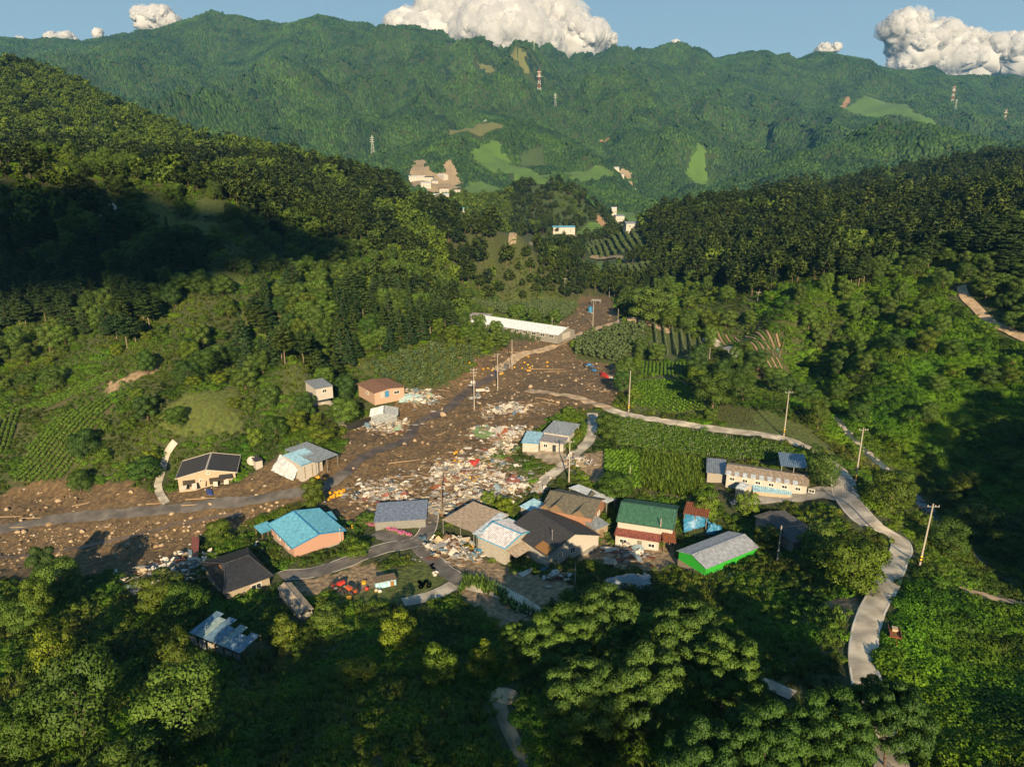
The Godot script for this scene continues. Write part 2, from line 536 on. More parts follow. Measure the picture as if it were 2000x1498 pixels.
func zone_at(x: float, z: float) -> int:   # with a ragged edge
	return zone_raw(x + 2.2 * noise.get_noise_2d(x * 0.2, z * 0.2), z + 2.2 * noise.get_noise_2d(x * 0.2 + 40.0, z * 0.2))


func lay_zones():   # 1 mud, 2 bare earth and roads, 3 crops, 4 grass, 5 orchard, 6 wood, 7 vines, 8 built on, 9 rubble
	zone.resize(ZW * ZH)
	zone.fill(0)
	# woods
	for w in [[-293.4, -381.6, -196.9, -314.9, -174.1, -317.3, -169.9, -300.4, -160.2, -294.6, -142.3, -291.8, -124.8, -294.9, -116.6, -262.1, -122.3, -243, -125.7, -222.7, -164.1, -247.2, -208.2, -254.5],
			[-177.7, -325.2, -194.5, -488.8, -129.2, -409.1, -88.9, -439.9, -44.5, -436.7, -12.8, -433.6, -30.2, -407.2, -56.4, -383.5, -85.1, -364.6, -115.7, -331.9, -126.2, -336.8, -154.7, -323.4],
			[-91, -278.9, -99.6, -253.9, -101.4, -237.4, -89.9, -220, -67.1, -217.1, -59, -248.1, -58.6, -256.2, -39.4, -258.1, -23.6, -284.2, -26.1, -366.6, -31.5, -384.6, -59.6, -334.2, -69.9, -274.9],
			[112.9, -579.1, 152.3, -528.4, 211.5, -489.6, 261.8, -456.5, 319.9, -427.2, 205.3, -268.1, 177.5, -284, 150.6, -290, 125.3, -301.6, 108.2, -322.2, 96.2, -449],
			[200.1, -289.3, 214.8, -279.4, 178.7, -219.3, 169.6, -226, 173, -265]]:
		paint(6, w)
	paint(7, [112.5, -313.9, 150.6, -290, 176.1, -277.8, 169.8, -234.4, 166.7, -209.7, 130.8, -153.5, 124.5, -170.8, 114.3, -177.5, 104.4, -181.5, 93.1, -190, 104.4, -239.6])
	paint(7, [62.5, -105.7, 73.3, -104.3, 91.2, -102, 59.3, -61.7, 48.2, -63.5, 50.9, -78.7, 55.3, -89.9])
	# meadows, crops and orchards
	paint(4, [46.6, -257.1, 65.1, -256.1, 63.9, -219.1, 62.8, -205.5, 48.9, -207.9, 39.6, -214.9])
	paint(4, [59.8, -194.5, 80.8, -182.2, 88.6, -173.3, 89.4, -188.6, 79.7, -204, 76.8, -204.7])
	paint(4, [-164.8, -310.7, -155.9, -320.8, -143.9, -306.6, -128.8, -312.3, -129.6, -296.7, -150.8, -297.1])
	paint(4, [-143.1, -322.3, -133.9, -333.5, -128.6, -321.2, -138.5, -312.6])
	paint(4, [-120.8, -270.9, -107.9, -275.9, -102.3, -270.5, -115, -262.7])
	paint(4, [15.5, -415.5, 49, -439, 48, -401.1, 24.2, -404.7])
	paint(4, [-104.8, -200.6, -89, -212.7, -82.4, -196.8, -99, -192.7, -107.8, -196.2])
	paint(4, [-37.6, -123.2, -15.9, -135.9, -12.7, -126, -22, -116.9, -33.6, -115.6])
	paint(5, [-43.4, -258.8, -25.9, -262, -12.5, -273.9, -5.5, -288.6, -15.1, -263.3, -18.3, -250.4, -28.3, -235.7, -36.2, -230.1, -57.2, -248.5])
	paint(5, [-22.8, -382.5, 0, -419.3, 37.3, -398.6, 34.3, -364.7, 26.8, -356.3, -16.4, -364.6])
	paint(5, [-19.8, -351.7, -17, -346.7, 19.3, -318.7, 18.5, -311.6, -3.5, -304.7, -15.9, -300.9])
	paint(5, [30.8, -325.9, 52.3, -338.3, 67.1, -335.8, 58.6, -295.8, 45.9, -278.5, 26.7, -290.6])
	paint(5, [67.1, -335.8, 88.9, -306.4, 79.9, -269.2, 60.1, -285.6])
	paint(3, [-141.9, -178.9, -143, -192.1, -139.9, -198.1, -123.2, -206.2, -122.2, -202.7, -124, -195, -127.4, -188.4, -127, -181.7, -133.5, -179.7])
	paint(3, [-157.7, -186.6, -163.6, -196.2, -156.9, -199.9, -153, -204.5, -149.5, -195.1, -147.4, -188.3])
	paint(3, [-164.1, -197, -158.1, -201.8, -144.3, -209, -127.6, -217.5, -126.3, -211.2, -142.3, -202.4, -153.4, -204.5])
	paint(3, [31.6, -208.8, 38.9, -206.6, 51.2, -196.8, 69.2, -181.9, 76.3, -172.8, 68.7, -165.1, 53.5, -174.2, 29.5, -185.5])
	paint(3, [26.2, -183, 46.2, -175.4, 52.6, -170.9, 48.6, -159.2, 42.3, -153.1, 23.6, -162.5])
	paint(3, [50.5, -163.1, 54.7, -159.7, 54.2, -151.6, 47.6, -149.7])
	paint(3, [53.7, -284.1, 73.4, -272.2, 66.3, -255.5, 50.7, -262.6])
	paint(3, [65.6, -213.2, 75.3, -205.1, 73.1, -193.5, 62.4, -198.6])
	paint(3, [94.3, -314.8, 109.1, -288.9, 113.5, -282.4, 105.8, -266.7, 95.7, -261.1, 91.6, -293.5])
	paint(3, [92.5, -260.2, 111.8, -276, 106, -253.3, 93.3, -246.6])
	# the slide
	paint(1, [-149.5, -173.9, -142.8, -176.2, -141, -176.9, -134.5, -180.1, -126.7, -181.5, -119.6, -175.5, -116.6, -177.5, -107, -178, -100.1, -173.6, -95.2, -173.5, -75.9, -173.9, -72.2, -180.1, -65.6, -187.5, -50.3, -185.9, -50.3, -191.5, -51, -200, -47.9, -216.1, -38, -222.9, -35.9, -228.1, -28.3, -235.7, -18.5, -250.8, -15.1, -255.2, -15.1, -263.3, -4, -291.3, -3, -306.2, 18.5, -313.3, 23.8, -355.8, 35.8, -382.2, 40.2, -430.6, 49.9, -440.7, 64, -431.3, 58.1, -374.2, 51.1, -338.7, 30.4, -321.1, 27.2, -305.9, 27.8, -290.7, 41.3, -282.3, 46, -277.7, 42.5, -266.9, 44.3, -243.8, 41.8, -235.2, 36.2, -233.1, 35.2, -220.2, 29.9, -216.2, 25.1, -215.8, 17.8, -217.5, 14.1, -212.4, 12.5, -209.6, 9.7, -201.8, 3.2, -192.6, 2.6, -189.7, 0, -187.6, -9.5, -183.9, 0, -175.8, 4.7, -171.2, 2.8, -166.3, 0, -159.4, -6.5, -160.3, -12.6, -153.6, -20, -152.6, -28.5, -155, -36.9, -151.9, -40.2, -150.1, -53.5, -164.5, -63.5, -158.6, -65.9, -155.6, -71, -153.7, -77.5, -152.9, -70.7, -137.6, -72.6, -131.9, -72, -119.5, -75.6, -121, -81.7, -132.1, -90.3, -139, -94.6, -138.3, -103.8, -133.4, -116, -137.5, -123.2, -137.8])
	paint(4, [-9.5, -183.3, 0, -183.8, 1.4, -178.7, 6.3, -174.7, 6.9, -170.3, 2.7, -169.6, -2.1, -173.2, -8.5, -177.2])
	# bare earth, yards
	paint(2, [2.6, -189.7, 9, -187.8, 14.8, -186.1, 15.8, -180, 14.4, -176.1, 9.1, -177.6, 4.6, -182])
	paint(2, [-15.4, -143.5, -7.9, -134.8, -1.1, -130.6, 8.5, -126.4, 13.4, -122, 9, -117.1, 3.9, -115, -5.2, -122.1, -13.1, -130.3, -17, -135.9])
	paint(2, [15.1, -139.9, 23, -138.7, 36.9, -134.7, 33.9, -126.2, 28.4, -124.9, 21.5, -128.4, 14.3, -131.4])
	paint(2, [-48.3, -125.6, -38.8, -128.1, -31.2, -133.1, -26.4, -130.9, -27.1, -122.9, -35, -121.2, -42.3, -121.5])
	paint(2, [20.3, -182, 26.2, -183, 24.6, -164.9, 18.6, -164.5])
	paint(2, [52.1, -101, 56.8, -102.9, 56.6, -97.6, 52.9, -91.7, 52.4, -95.5])
	paint(2, [-128, -211.3, -116.6, -217.2, -113.6, -216.3, -121.8, -210.3, -127.3, -204.9])
	paint(2, [-10.6, -126, 0, -116.4, 4.7, -109, 0, -107.7, -5.8, -112.9, -11.1, -118.4])


func colour_of(x: float, z: float) -> Color:
	var far := sqrt(x * x + z * z)
	var t := 0.5 + 0.5 * noise.get_noise_2d(x * 0.11, z * 0.11)
	var u := 0.5 + 0.5 * noise.get_noise_2d(x * 0.7 + 9.0, z * 0.7)
	match zone_at(x, z):
		1:
			return Color(0.115, 0.075, 0.032).lerp(Color(0.225, 0.155, 0.08), clampf(1.6 * t * u, 0.0, 1.0))
		2:
			return Color(0.26, 0.18, 0.1).lerp(Color(0.4, 0.31, 0.2), u)
		3:
			return Color(0.06, 0.075, 0.022).lerp(Color(0.13, 0.1, 0.05), u * 0.7)
		4:
			return Color(0.075, 0.125, 0.014).lerp(Color(0.12, 0.14, 0.03), u)
		5:
			return Color(0.06, 0.11, 0.016).lerp(Color(0.1, 0.12, 0.03), u)
	if far > 500.0:
		return Color(0.025, 0.055, 0.012).lerp(Color(0.04, 0.08, 0.016), t)
	return Color(0.04, 0.06, 0.014).lerp(Color(0.075, 0.1, 0.02), t)


func build_ground():
	solve_land()
	gx = steps(-135.0, 135.0, 0.95, 1.052, -4200.0, 4200.0)
	gz = steps(-290.0, -62.0, 0.95, 1.04, -4600.0, 1200.0)
	rows.resize(gz.size())
	var job := WorkerThreadPool.add_group_task(land_row, gz.size())
	WorkerThreadPool.wait_for_group_task_completion(job)
	var s := Shape.new()
	var w := gx.size()
	for j in gz.size():
		for i in w:
			s.vert(Vector3(gx[i], rows[j][i], gz[j]), Vector3.UP, colour_of(gx[i], gz[j]))
	for j in gz.size() - 1:
		for i in w - 1:
			var e := j * w + i
			s.k.append_array([e, e + 1, e + w, e + 1, e + w + 1, e + w])
	var m := mat("soil", 1, 1, 1, 0.95, 0.0, "wear", 0.045)
	m.normal_enabled = true
	m.normal_texture = tex["bumps"]
	m.normal_scale = 0.4
	setting("ground", s.smooth_mesh(), m)


func smooth_line(p: PackedVector2Array, each: float) -> PackedVector2Array:
	var c := Curve2D.new()
	for i in p.size():
		var a := p[maxi(i - 1, 0)]
		var b := p[mini(i + 1, p.size() - 1)]
		var t := (b - a) / 6.0
		c.add_point(p[i], -t, t)
	c.bake_interval = each
	return c.get_baked_points()


func ribbon(line: PackedVector2Array, wide: float, lift: float, aside := 0.0, s: Shape = null) -> Shape:
	if s == null:
		s = Shape.new()
	var first := s.v.size()
	for i in line.size():
		var d := (line[mini(i + 1, line.size() - 1)] - line[maxi(i - 1, 0)]).normalized()
		var q := Vector2(-d.y, d.x)
		for j in 5:
			var p := line[i] + q * (aside + wide * (j - 2) / 4.0)
			var h := gy(p.x, p.y)
			for r in [Vector2(0.7, 0), Vector2(-0.7, 0), Vector2(0, 0.7), Vector2(0, -0.7)]:
				h = maxf(h, gy(p.x + r.x, p.y + r.y) - 0.02)
			s.vert(Vector3(p.x, h + lift, p.y), Vector3.UP, Color.WHITE.darkened(0.12 * absf(noise.get_noise_2d(p.x * 0.6, p.y * 0.6))))
	for i in line.size() - 1:
		for j in 4:
			var e := first + i * 5 + j
			s.face(e, e + 5, e + 1)
			s.face(e + 1, e + 5, e + 6)
	return s


func clear_way(line: PackedVector2Array, wide: float, code := 2):
	for p in line:
		var r := int(ceil(wide))
		for dz in range(-r, r + 1):
			for dx in range(-r, r + 1):
				if dx * dx + dz * dz <= wide * wide:
					var i := int(floor(p.x)) + dx - ZX
					var j := int(floor(p.y)) + dz - ZZ
					if i >= 0 and j >= 0 and i < ZW and j < ZH:
						zone[j * ZW + i] = code


func clear_plot(r: Array, margin := 0.5):
	var c := cos(r[3])
	var s := sin(r[3])
	var reach := int(r[4] + r[5]) / 2 + 2
	for j in range(-reach, reach + 1):
		for i in range(-reach, reach + 1):
			var x: float = i * c - j * s
			var z: float = i * s + j * c
			if absf(x) < r[4] * 0.5 + margin and absf(z) < r[5] * 0.5 + margin:
				var ix := int(floor(r[0] + i)) - ZX
				var iz := int(floor(r[2] + j)) - ZZ
				if ix >= 0 and iz >= 0 and ix < ZW and iz < ZH:
					zone[iz * ZW + ix] = 8


func build_roads():
	var asphalt := mat("asphalt", 0.15, 0.14, 0.13, 0.9, 0.0, "blotch", 0.07)
	var concrete := mat("concrete", 0.62, 0.56, 0.45, 0.9, 0.0, "blotch", 0.07)
	var dirt := mat("dirt_track", 0.5, 0.38, 0.25, 0.95, 0.0, "blotch", 0.07)
	var wet := mat("wet_mud", 0.11, 0.085, 0.066, 0.5, 0.0, "blotch", 0.07)
	mat("galvanised", 0.42, 0.44, 0.45, 0.4, 0.6, "fine", 1.0)
	var paint_mat := mat("road_paint", 0.6, 0.58, 0.52, 0.8, 0.0, "fine", 1.0)
	var list := [
		["road", asphalt, 4.2, 0.1, [-139.2, -157.7, -131.8, -159.9, -128.1, -162.2, -120.6, -164.5, -109.5, -164.5, -98.7, -164.7, -87.6, -164.4, -77, -165, -70.3, -165.2, -60, -166.9, -53.2, -168.4, -48.5, -171.7, -45.8, -176.5]],
		["road", wet, 3.3, 0.05, [-45.8, -176.5, -43.2, -182.5, -40.3, -187.6, -35.2, -193.1, -32.1, -199.9, -30.5, -210.6, -25.3, -216.5, -20.5, -225.2, -17.6, -236.4, -14.3, -245.7, -8.8, -253.3, -6, -261.3, -2.7, -274.2]],
		["path", dirt, 4.0, 0.09, [-6, -261.3, 0.9, -282.7, 5.8, -291.3, 14.6, -299.7, 23, -312, 30.7, -324.9, 42.4, -338.8, 53, -348.5, 59.4, -356.1]],
		["path", dirt, 3.6, 0.1, [59.4, -356.1, 64.9, -345.2, 71.9, -328.8, 75.1, -320.4]],
		["road", dirt, 4.2, 0.1, [5.6, -241.4, 7.4, -239.7, 15.4, -233.9, 22.8, -228.6, 29.2, -219.8, 32.1, -215.9]],
		["road", concrete, 4.2, 0.12, [32.1, -215.9, 35.3, -211.6, 40.6, -207.2, 45.7, -204.4, 55, -198.7, 63.7, -192.5, 71.7, -186.4, 78.1, -181.3, 81, -176.8, 83.6, -171.1, 84.7, -165.7, 78.7, -150.7]],
		["road", mat("old_asphalt", 0.34, 0.33, 0.31, 0.9, 0.0, "blotch", 0.07), 5.4, 0.12, [79.3, -152.4, 76.8, -145.8, 74.8, -138, 74.5, -132.9, 75.2, -129.7]],
		["road", concrete, 3.9, 0.13, [75.2, -130.4, 76.1, -128.8, 77.6, -126.9, 78, -124.2, 75.9, -119.7, 72.2, -114.8, 69.5, -110.9, 65.9, -106, 64, -103.3, 58.9, -97.1, 55, -91.8, 51.7, -86.4, 49.6, -82, 48.5, -79.1, 47, -74.6, 45.5, -69.4, 43.9, -63.6]],
		["road", mats["old_asphalt"], 4.6, 0.11, [74.9, -141.8, 73.7, -146.5, 71.1, -148.5, 65.5, -150.1, 61.1, -150.4, 56.6, -149.8, 53, -147.5]],
		["path", mat("pale_concrete", 0.5, 0.47, 0.4, 0.9, 0.0, "blotch", 0.07), 3.4, 0.11, [26.3, -212.8, 24.7, -201.3, 23.6, -194, 21.3, -187.3, 17.6, -181.4, 14.6, -176, 11.1, -170.8, 8, -167.1, 6.3, -161.2]],
		["road", asphalt, 4.4, 0.11, [-48.7, -127.9, -48.1, -128.4, -43.4, -129, -38.5, -131.3, -33.8, -135, -30.2, -138, -26.8, -140.1, -22.7, -141.1, -20.2, -145.5, -20, -150.7, -20.2, -154.4]],
		["road", asphalt, 4.0, 0.13, [-22.1, -141.5, -19.9, -137.5, -16.7, -133, -13.5, -128.1, -10, -124.2]],
		["road", concrete, 4.2, 0.12, [-10.5, -124.8, -7.8, -123.1, -3.2, -121.2, 1.2, -116.7, 4.2, -112.1]],
		["path", mats["pale_concrete"], 3.2, 0.1, [-11.5, -123.4, -14.3, -120.7, -17.7, -118.9, -21.3, -117.3]],
		["road", asphalt, 5.5, 0.12, [-32, -146.5, -27.4, -143.9, -23.5, -141.6]],
		["path", mats["pale_concrete"], 2.0, 0.12, [-99.4, -190.4, -100.6, -187, -100, -182.1, -98.4, -175.9, -95.3, -171.1, -92, -167.2]],
		["path", dirt, 3.0, 0.12, [172.8, -265.3, 170.9, -259.3, 170.4, -251.7, 168.7, -239.7, 169.5, -232.5, 170.4, -222.5]],
		["path", mats["pale_concrete"], 3.4, 0.12, [87.2, -308.9, 92.4, -304.2, 88.5, -275.6, 88.2, -263.6, 88.7, -260]],
		["path", mats["pale_concrete"], 2.6, 0.12, [-64.5, -212.1, -61.3, -215.6, -58.6, -215.8, -55.5, -211.5, -53.4, -204.2]],
		["path", dirt, 2.4, 0.12, [79.1, -106, 83.5, -106.7, 87.9, -107.4, 95.1, -109.1]],
		["path", mat("mossy_concrete", 0.2, 0.19, 0.13, 0.95, 0.0, "blotch", 0.07), 2.0, 0.12, [-1.1, -85.3, -1.8, -81.2, -0.7, -76.2, 0.7, -72.4, 1.6, -68.9]],
		["path", mats["pale_concrete"], 2.0, 0.12, [35.7, -83.9, 37, -81.5, 38.8, -79.1]],
		["path", mats["pale_concrete"], 3.5, 0.12, [-173.9, -297.2, -171.9, -300.1, -170.4, -303.1, -172.5, -304.9]],
		["path", mats["old_asphalt"], 2.5, 0.12, [-31.9, -348.1, -25.4, -301.7, -23.3, -293.9]],
	]
	var paints := Shape.new()
	for r in list:
		var line := smooth_line(pairs(r[4]), 1.4)
		clear_way(line, r[2] * 0.5 + 0.9)
		setting(r[0], ribbon(line, r[2], r[3]).smooth_mesh(), r[1])
	# edge lines and centre dashes
	for r in [[6, 2.45], [6, -2.45], [7, 1.75], [7, -1.75], [10, 2.0], [10, -2.0], [11, -1.8]]:
		var line := smooth_line(pairs(list[r[0]][4]), 1.4)
		var on: float = list[r[0]][3]
		var from := 0
		while from < line.size() - 3:
			var to := mini(line.size(), from + 5 + rng.randi() % 9)
			ribbon(line.slice(from, to), 0.26 if r[0] == 7 else 0.16, on + 0.03, r[1], paints)
			from = to + rng.randi() % 3
	var mid := smooth_line(pairs(list[6][4]), 1.4)
	for i in range(0, mid.size() - 2, 3):
		ribbon(mid.slice(i, i + 2), 0.13, list[6][3] + 0.03, 0.4, paints)
	setting("road_markings", paints.smooth_mesh(), paint_mat)
	# concrete yard in front of the grey roofed house
	var yard := Shape.new()
	var p := pairs([2.7, -188.9, 8.6, -186.8, 14.4, -185.4, 15.5, -180.1, 14.4, -176.4, 9.1, -178.3, 4.9, -182.3])
	var mid_p := Vector2.ZERO
	for q in p:
		mid_p += q / p.size()
	for i in p.size():
		for j in 4:
			var a := mid_p.lerp(p[i], j / 4.0)
			var b := mid_p.lerp(p[(i + 1) % p.size()], j / 4.0)
			var c := mid_p.lerp(p[(i + 1) % p.size()], (j + 1) / 4.0)
			var d := mid_p.lerp(p[i], (j + 1) / 4.0)
			yard.quad(at2(a, 0.12), at2(d, 0.12), at2(c, 0.12), at2(b, 0.12))
	setting("pavement", yard.mesh(), mat("yard_concrete", 0.44, 0.37, 0.27, 0.9, 0.0, "blotch", 0.07))
	# stream in the gully
	var creek := smooth_line(pairs([103, -210.4, 100.9, -193.5, 102.1, -183, 104.7, -176, 106.9, -171.8, 107.8, -165.4, 105.2, -150, 101.6, -131.9, 107.3, -128]), 1.5)
	var water := ribbon(creek, 3.0, 0.05)
	setting("water", water.smooth_mesh(), mat("stream", 0.05, 0.07, 0.075, 0.12, 0.0, "", 1.0))
	clear_way(creek, 2.5, 9)
	var lower := smooth_line(pairs([-130.6, -147.5, -124.4, -148.9, -113, -150.7, -101.8, -153.4, -87, -157.7, -76.1, -160, -69.6, -160.5]), 1.5)
	setting("water", ribbon(lower, 1.3, 0.06).smooth_mesh(), mat("muddy_water", 0.16, 0.12, 0.085, 0.35, 0.0, "wear", 0.4))


# ---------------------------------------------------------------- plants

func add_leaf(s: Shape, p: Vector3, m: Vector3, size: float, slim: float, puff: Vector3, col: Color):
	var a := m.cross(rnd3())
	if a.length_squared() < 0.001:
		return
	a = a.normalized()
	var b := m.cross(a)
	var q := (m + puff * 1.2).normalized()
	var i := s.v.size()
	var droop := m * -0.18 * size
	s.vert(p - a * size * 0.5 + droop, q, col)
	s.vert(p + b * size * slim * 0.5, q, col)
	s.vert(p + a * size * 0.5 + droop, q, col)
	s.vert(p - b * size * slim * 0.5, q, col)
	s.k.append_array([i, i + 1, i + 2, i, i + 2, i + 3])


func leafy(s: Shape, lobes: Array, count: int, size: float, slim: float, dark: Color, pale: Color, shell := 0.72, up := 0.0, sort := true):
	var total := 0.0
	for l in lobes:
		total += l[1].x * l[1].z
	for l in lobes:
		var tone := rnd(0.0, 1.0)
		var here := int(count * l[1].x * l[1].z / total)
		for i in here:
			var d := rnd3()
			if d.y < -0.25 and rng.randf() < 0.75:
				d.y = -d.y
			var p: Vector3 = l[0] + d * l[1] * rnd(shell, 1.06)
			var hid := false
			for o in (lobes if sort else []):
				if o != l and ((p - o[0]) / o[1]).length_squared() < 0.5:
					hid = true
					break
			if hid:
				continue
			var m: Vector3 = (d / l[1]).normalized()
			m = (m + rnd3() * 0.75 + Vector3.UP * up).normalized()
			var f := clampf(0.35 * tone + 0.65 * rng.randf(), 0.0, 1.0)
			add_leaf(s, p, m, size * rnd(0.65, 1.35), slim, d, dark.lerp(pale, f))


func round_lobes(count: int, wide: float, high: float, low: float, rough := 0.5) -> Array:   # lobes of a crown of unit-free metres; base at low, top at high
	var out := []
	var mid := (low + high) * 0.5
	for i in count:
		var a := TAU * (i * 0.618)
		var f := float(i) / count
		var y := lerpf(low + 0.12 * (high - low), high - 0.16 * (high - low), f)
		var belly := sqrt(maxf(0.0, 1.0 - pow((y - mid) / (0.58 * (high - low)), 2.0)))
		var r := wide * 0.5 * belly * rnd(0.35, 0.72)
		var size := wide * rnd(0.15, 0.26)
		out.append([Vector3(cos(a) * r, y, sin(a) * r), Vector3(size, size * rnd(0.6, 0.9), size)])
	out.append([Vector3(0, mid, 0), Vector3(wide * 0.3, (high - low) * 0.36, wide * 0.3)])
	return out


func trunk_mesh(high: float, r: float, lobes: Array, lean := 0.3) -> ArrayMesh:
	var s := Shape.new()
	var p := Vector3(0, -0.8, 0)
	var knees := [p]
	for i in 4:
		p = Vector3(rnd(-lean, lean), high * (i + 1) / 4.0, rnd(-lean, lean))
		knees.append(p)
	for i in 4:
		s.tube(knees[i], knees[i + 1], r * (1.0 - 0.2 * i), r * (0.8 - 0.2 * i), 7, false)
	var done := 0
	for l in lobes:
		if done > 9:
			break
		var from: Vector3 = knees[2].lerp(knees[3], rnd(0.0, 0.9))
		if l[0].distance_to(from) > 0.5:
			var bend: Vector3 = from.lerp(l[0], 0.5) + Vector3(0, -0.12 * from.distance_to(l[0]), 0)
			s.tube(from, bend, r * 0.42, r * 0.28, 5, false)
			s.tube(bend, l[0], r * 0.28, r * 0.08, 5, false)
			done += 1
	return s.mesh()


func broad_tree(seed_: int, count: int, leaf: float, lobes_n: int, wide: float, high: float, low: float, dark: Color, pale: Color) -> Array:   # [crown, trunk]
	rng.seed = seed_
	var lobes := round_lobes(lobes_n, wide, high, low)
	var s := Shape.new()
	leafy(s, lobes, count, leaf, 0.62, dark, pale)
	return [s.mesh(), trunk_mesh(high * 0.62, wide * 0.03 + 0.04, lobes)]


func locust_tree(seed_: int, count: int, leaf: float, wide: float, high: float, dark: Color, pale: Color) -> Array:   # clumps of feathery leaves with gaps between them
	rng.seed = seed_
	var lobes := []
	for i in 46:
		var a := TAU * (i * 0.618)
		var f := (i + 0.5) / 46.0
		var y := lerpf(high * 0.34, high * 0.95, pow(f, 0.8))
		var belly := sqrt(maxf(0.02, 1.0 - pow((y - high * 0.58) / (high * 0.42), 2.0)))
		var r := wide * 0.5 * belly * rnd(0.62, 1.0)
		var size := wide * rnd(0.07, 0.125)
		lobes.append([Vector3(cos(a) * r, y + rnd(-0.4, 0.4), sin(a) * r), Vector3(size * 1.25, size * 0.62, size * 1.25)])
	var s := Shape.new()
	leafy(s, lobes, count, leaf, 0.45, dark, pale, 0.5, 0.5, false)
	return [s.mesh(), trunk_mesh(high * 0.6, 0.24, lobes.slice(0, 30), 0.6)]


func pine_tree(seed_: int, count: int, needle: float, wide: float, high: float, dark: Color, pale: Color, tall := false) -> Array:   # flat plates of needles on a bare stem, or shaggy tiers to the ground
	rng.seed = seed_
	var lobes := []
	var tiers := 11 if tall else 7
	for i in tiers:
		var f := float(i) / (tiers - 1)
		var y := lerpf(high * (0.16 if tall else 0.48), high * 0.97, f)
		var spread := wide * 0.5 * (lerpf(1.0, 0.12, pow(f, 1.15)) if tall else sqrt(maxf(0.05, 1.0 - pow(f * 1.3 - 0.4, 2.0))))
		var arms := 6 if tall else 4
		for j in arms:
			var a := TAU * (j + 0.5 * (i % 2)) / arms + rnd(-0.4, 0.4)
			var r := spread * rnd(0.45, 0.7)
			lobes.append([Vector3(cos(a) * r, y + rnd(-0.3, 0.3), sin(a) * r), Vector3(spread * rnd(0.4, 0.6), high * (0.03 if tall else 0.035), spread * rnd(0.4, 0.6))])
	lobes.append([Vector3(0, high * 0.96, 0), Vector3(wide * 0.1, high * 0.05, wide * 0.1)])
	var s := Shape.new()
	leafy(s, lobes, count, needle, 0.34, dark, pale, 0.35, 0.7, false)
	return [s.mesh(), trunk_mesh(high * 0.93, 0.19, lobes.slice(0, 12), 0.35)]


func tuft(seed_: int, count: int, high: float, spread: float, slim: float, dark: Color, pale: Color) -> ArrayMesh:   # upright blades
	rng.seed = seed_
	var s := Shape.new()
	for i in count:
		var a := rnd(0, TAU)
		var r := spread * sqrt(rng.randf())
		var foot := Vector3(cos(a) * r, -0.1, sin(a) * r)
		var lean := Vector3(rnd(-0.5, 0.5), 1.0, rnd(-0.5, 0.5)).normalized()
		var tip := foot + lean * high * rnd(0.55, 1.1)
		var side := lean.cross(rnd3()).normalized() * high * slim
		var mid := foot.lerp(tip, 0.55)
		if lean.cross(side).y < 0.0:
			side = -side
		var m := (lean.cross(side).normalized() + Vector3.UP * 0.9).normalized()
		var col := dark.lerp(pale, rng.randf())
		var e := s.v.size()
		for q in [foot, mid + side, tip, mid - side]:
			s.vert(q, m, col)
		s.k.append_array([e, e + 1, e + 2, e, e + 2, e + 3])
	return s.mesh()


func leaf_mat(called: String, back := 0.35) -> StandardMaterial3D:
	if not mats.has(called):
		var m := mat(called, 1, 1, 1, 0.62, 0.0, "", 1.0, back)
		m.metallic_specular = 0.3
	return mats[called]


var kinds := {}   # kind -> [[crown, trunk] near versions], sized to unit-like metres
var kinds_far := {}


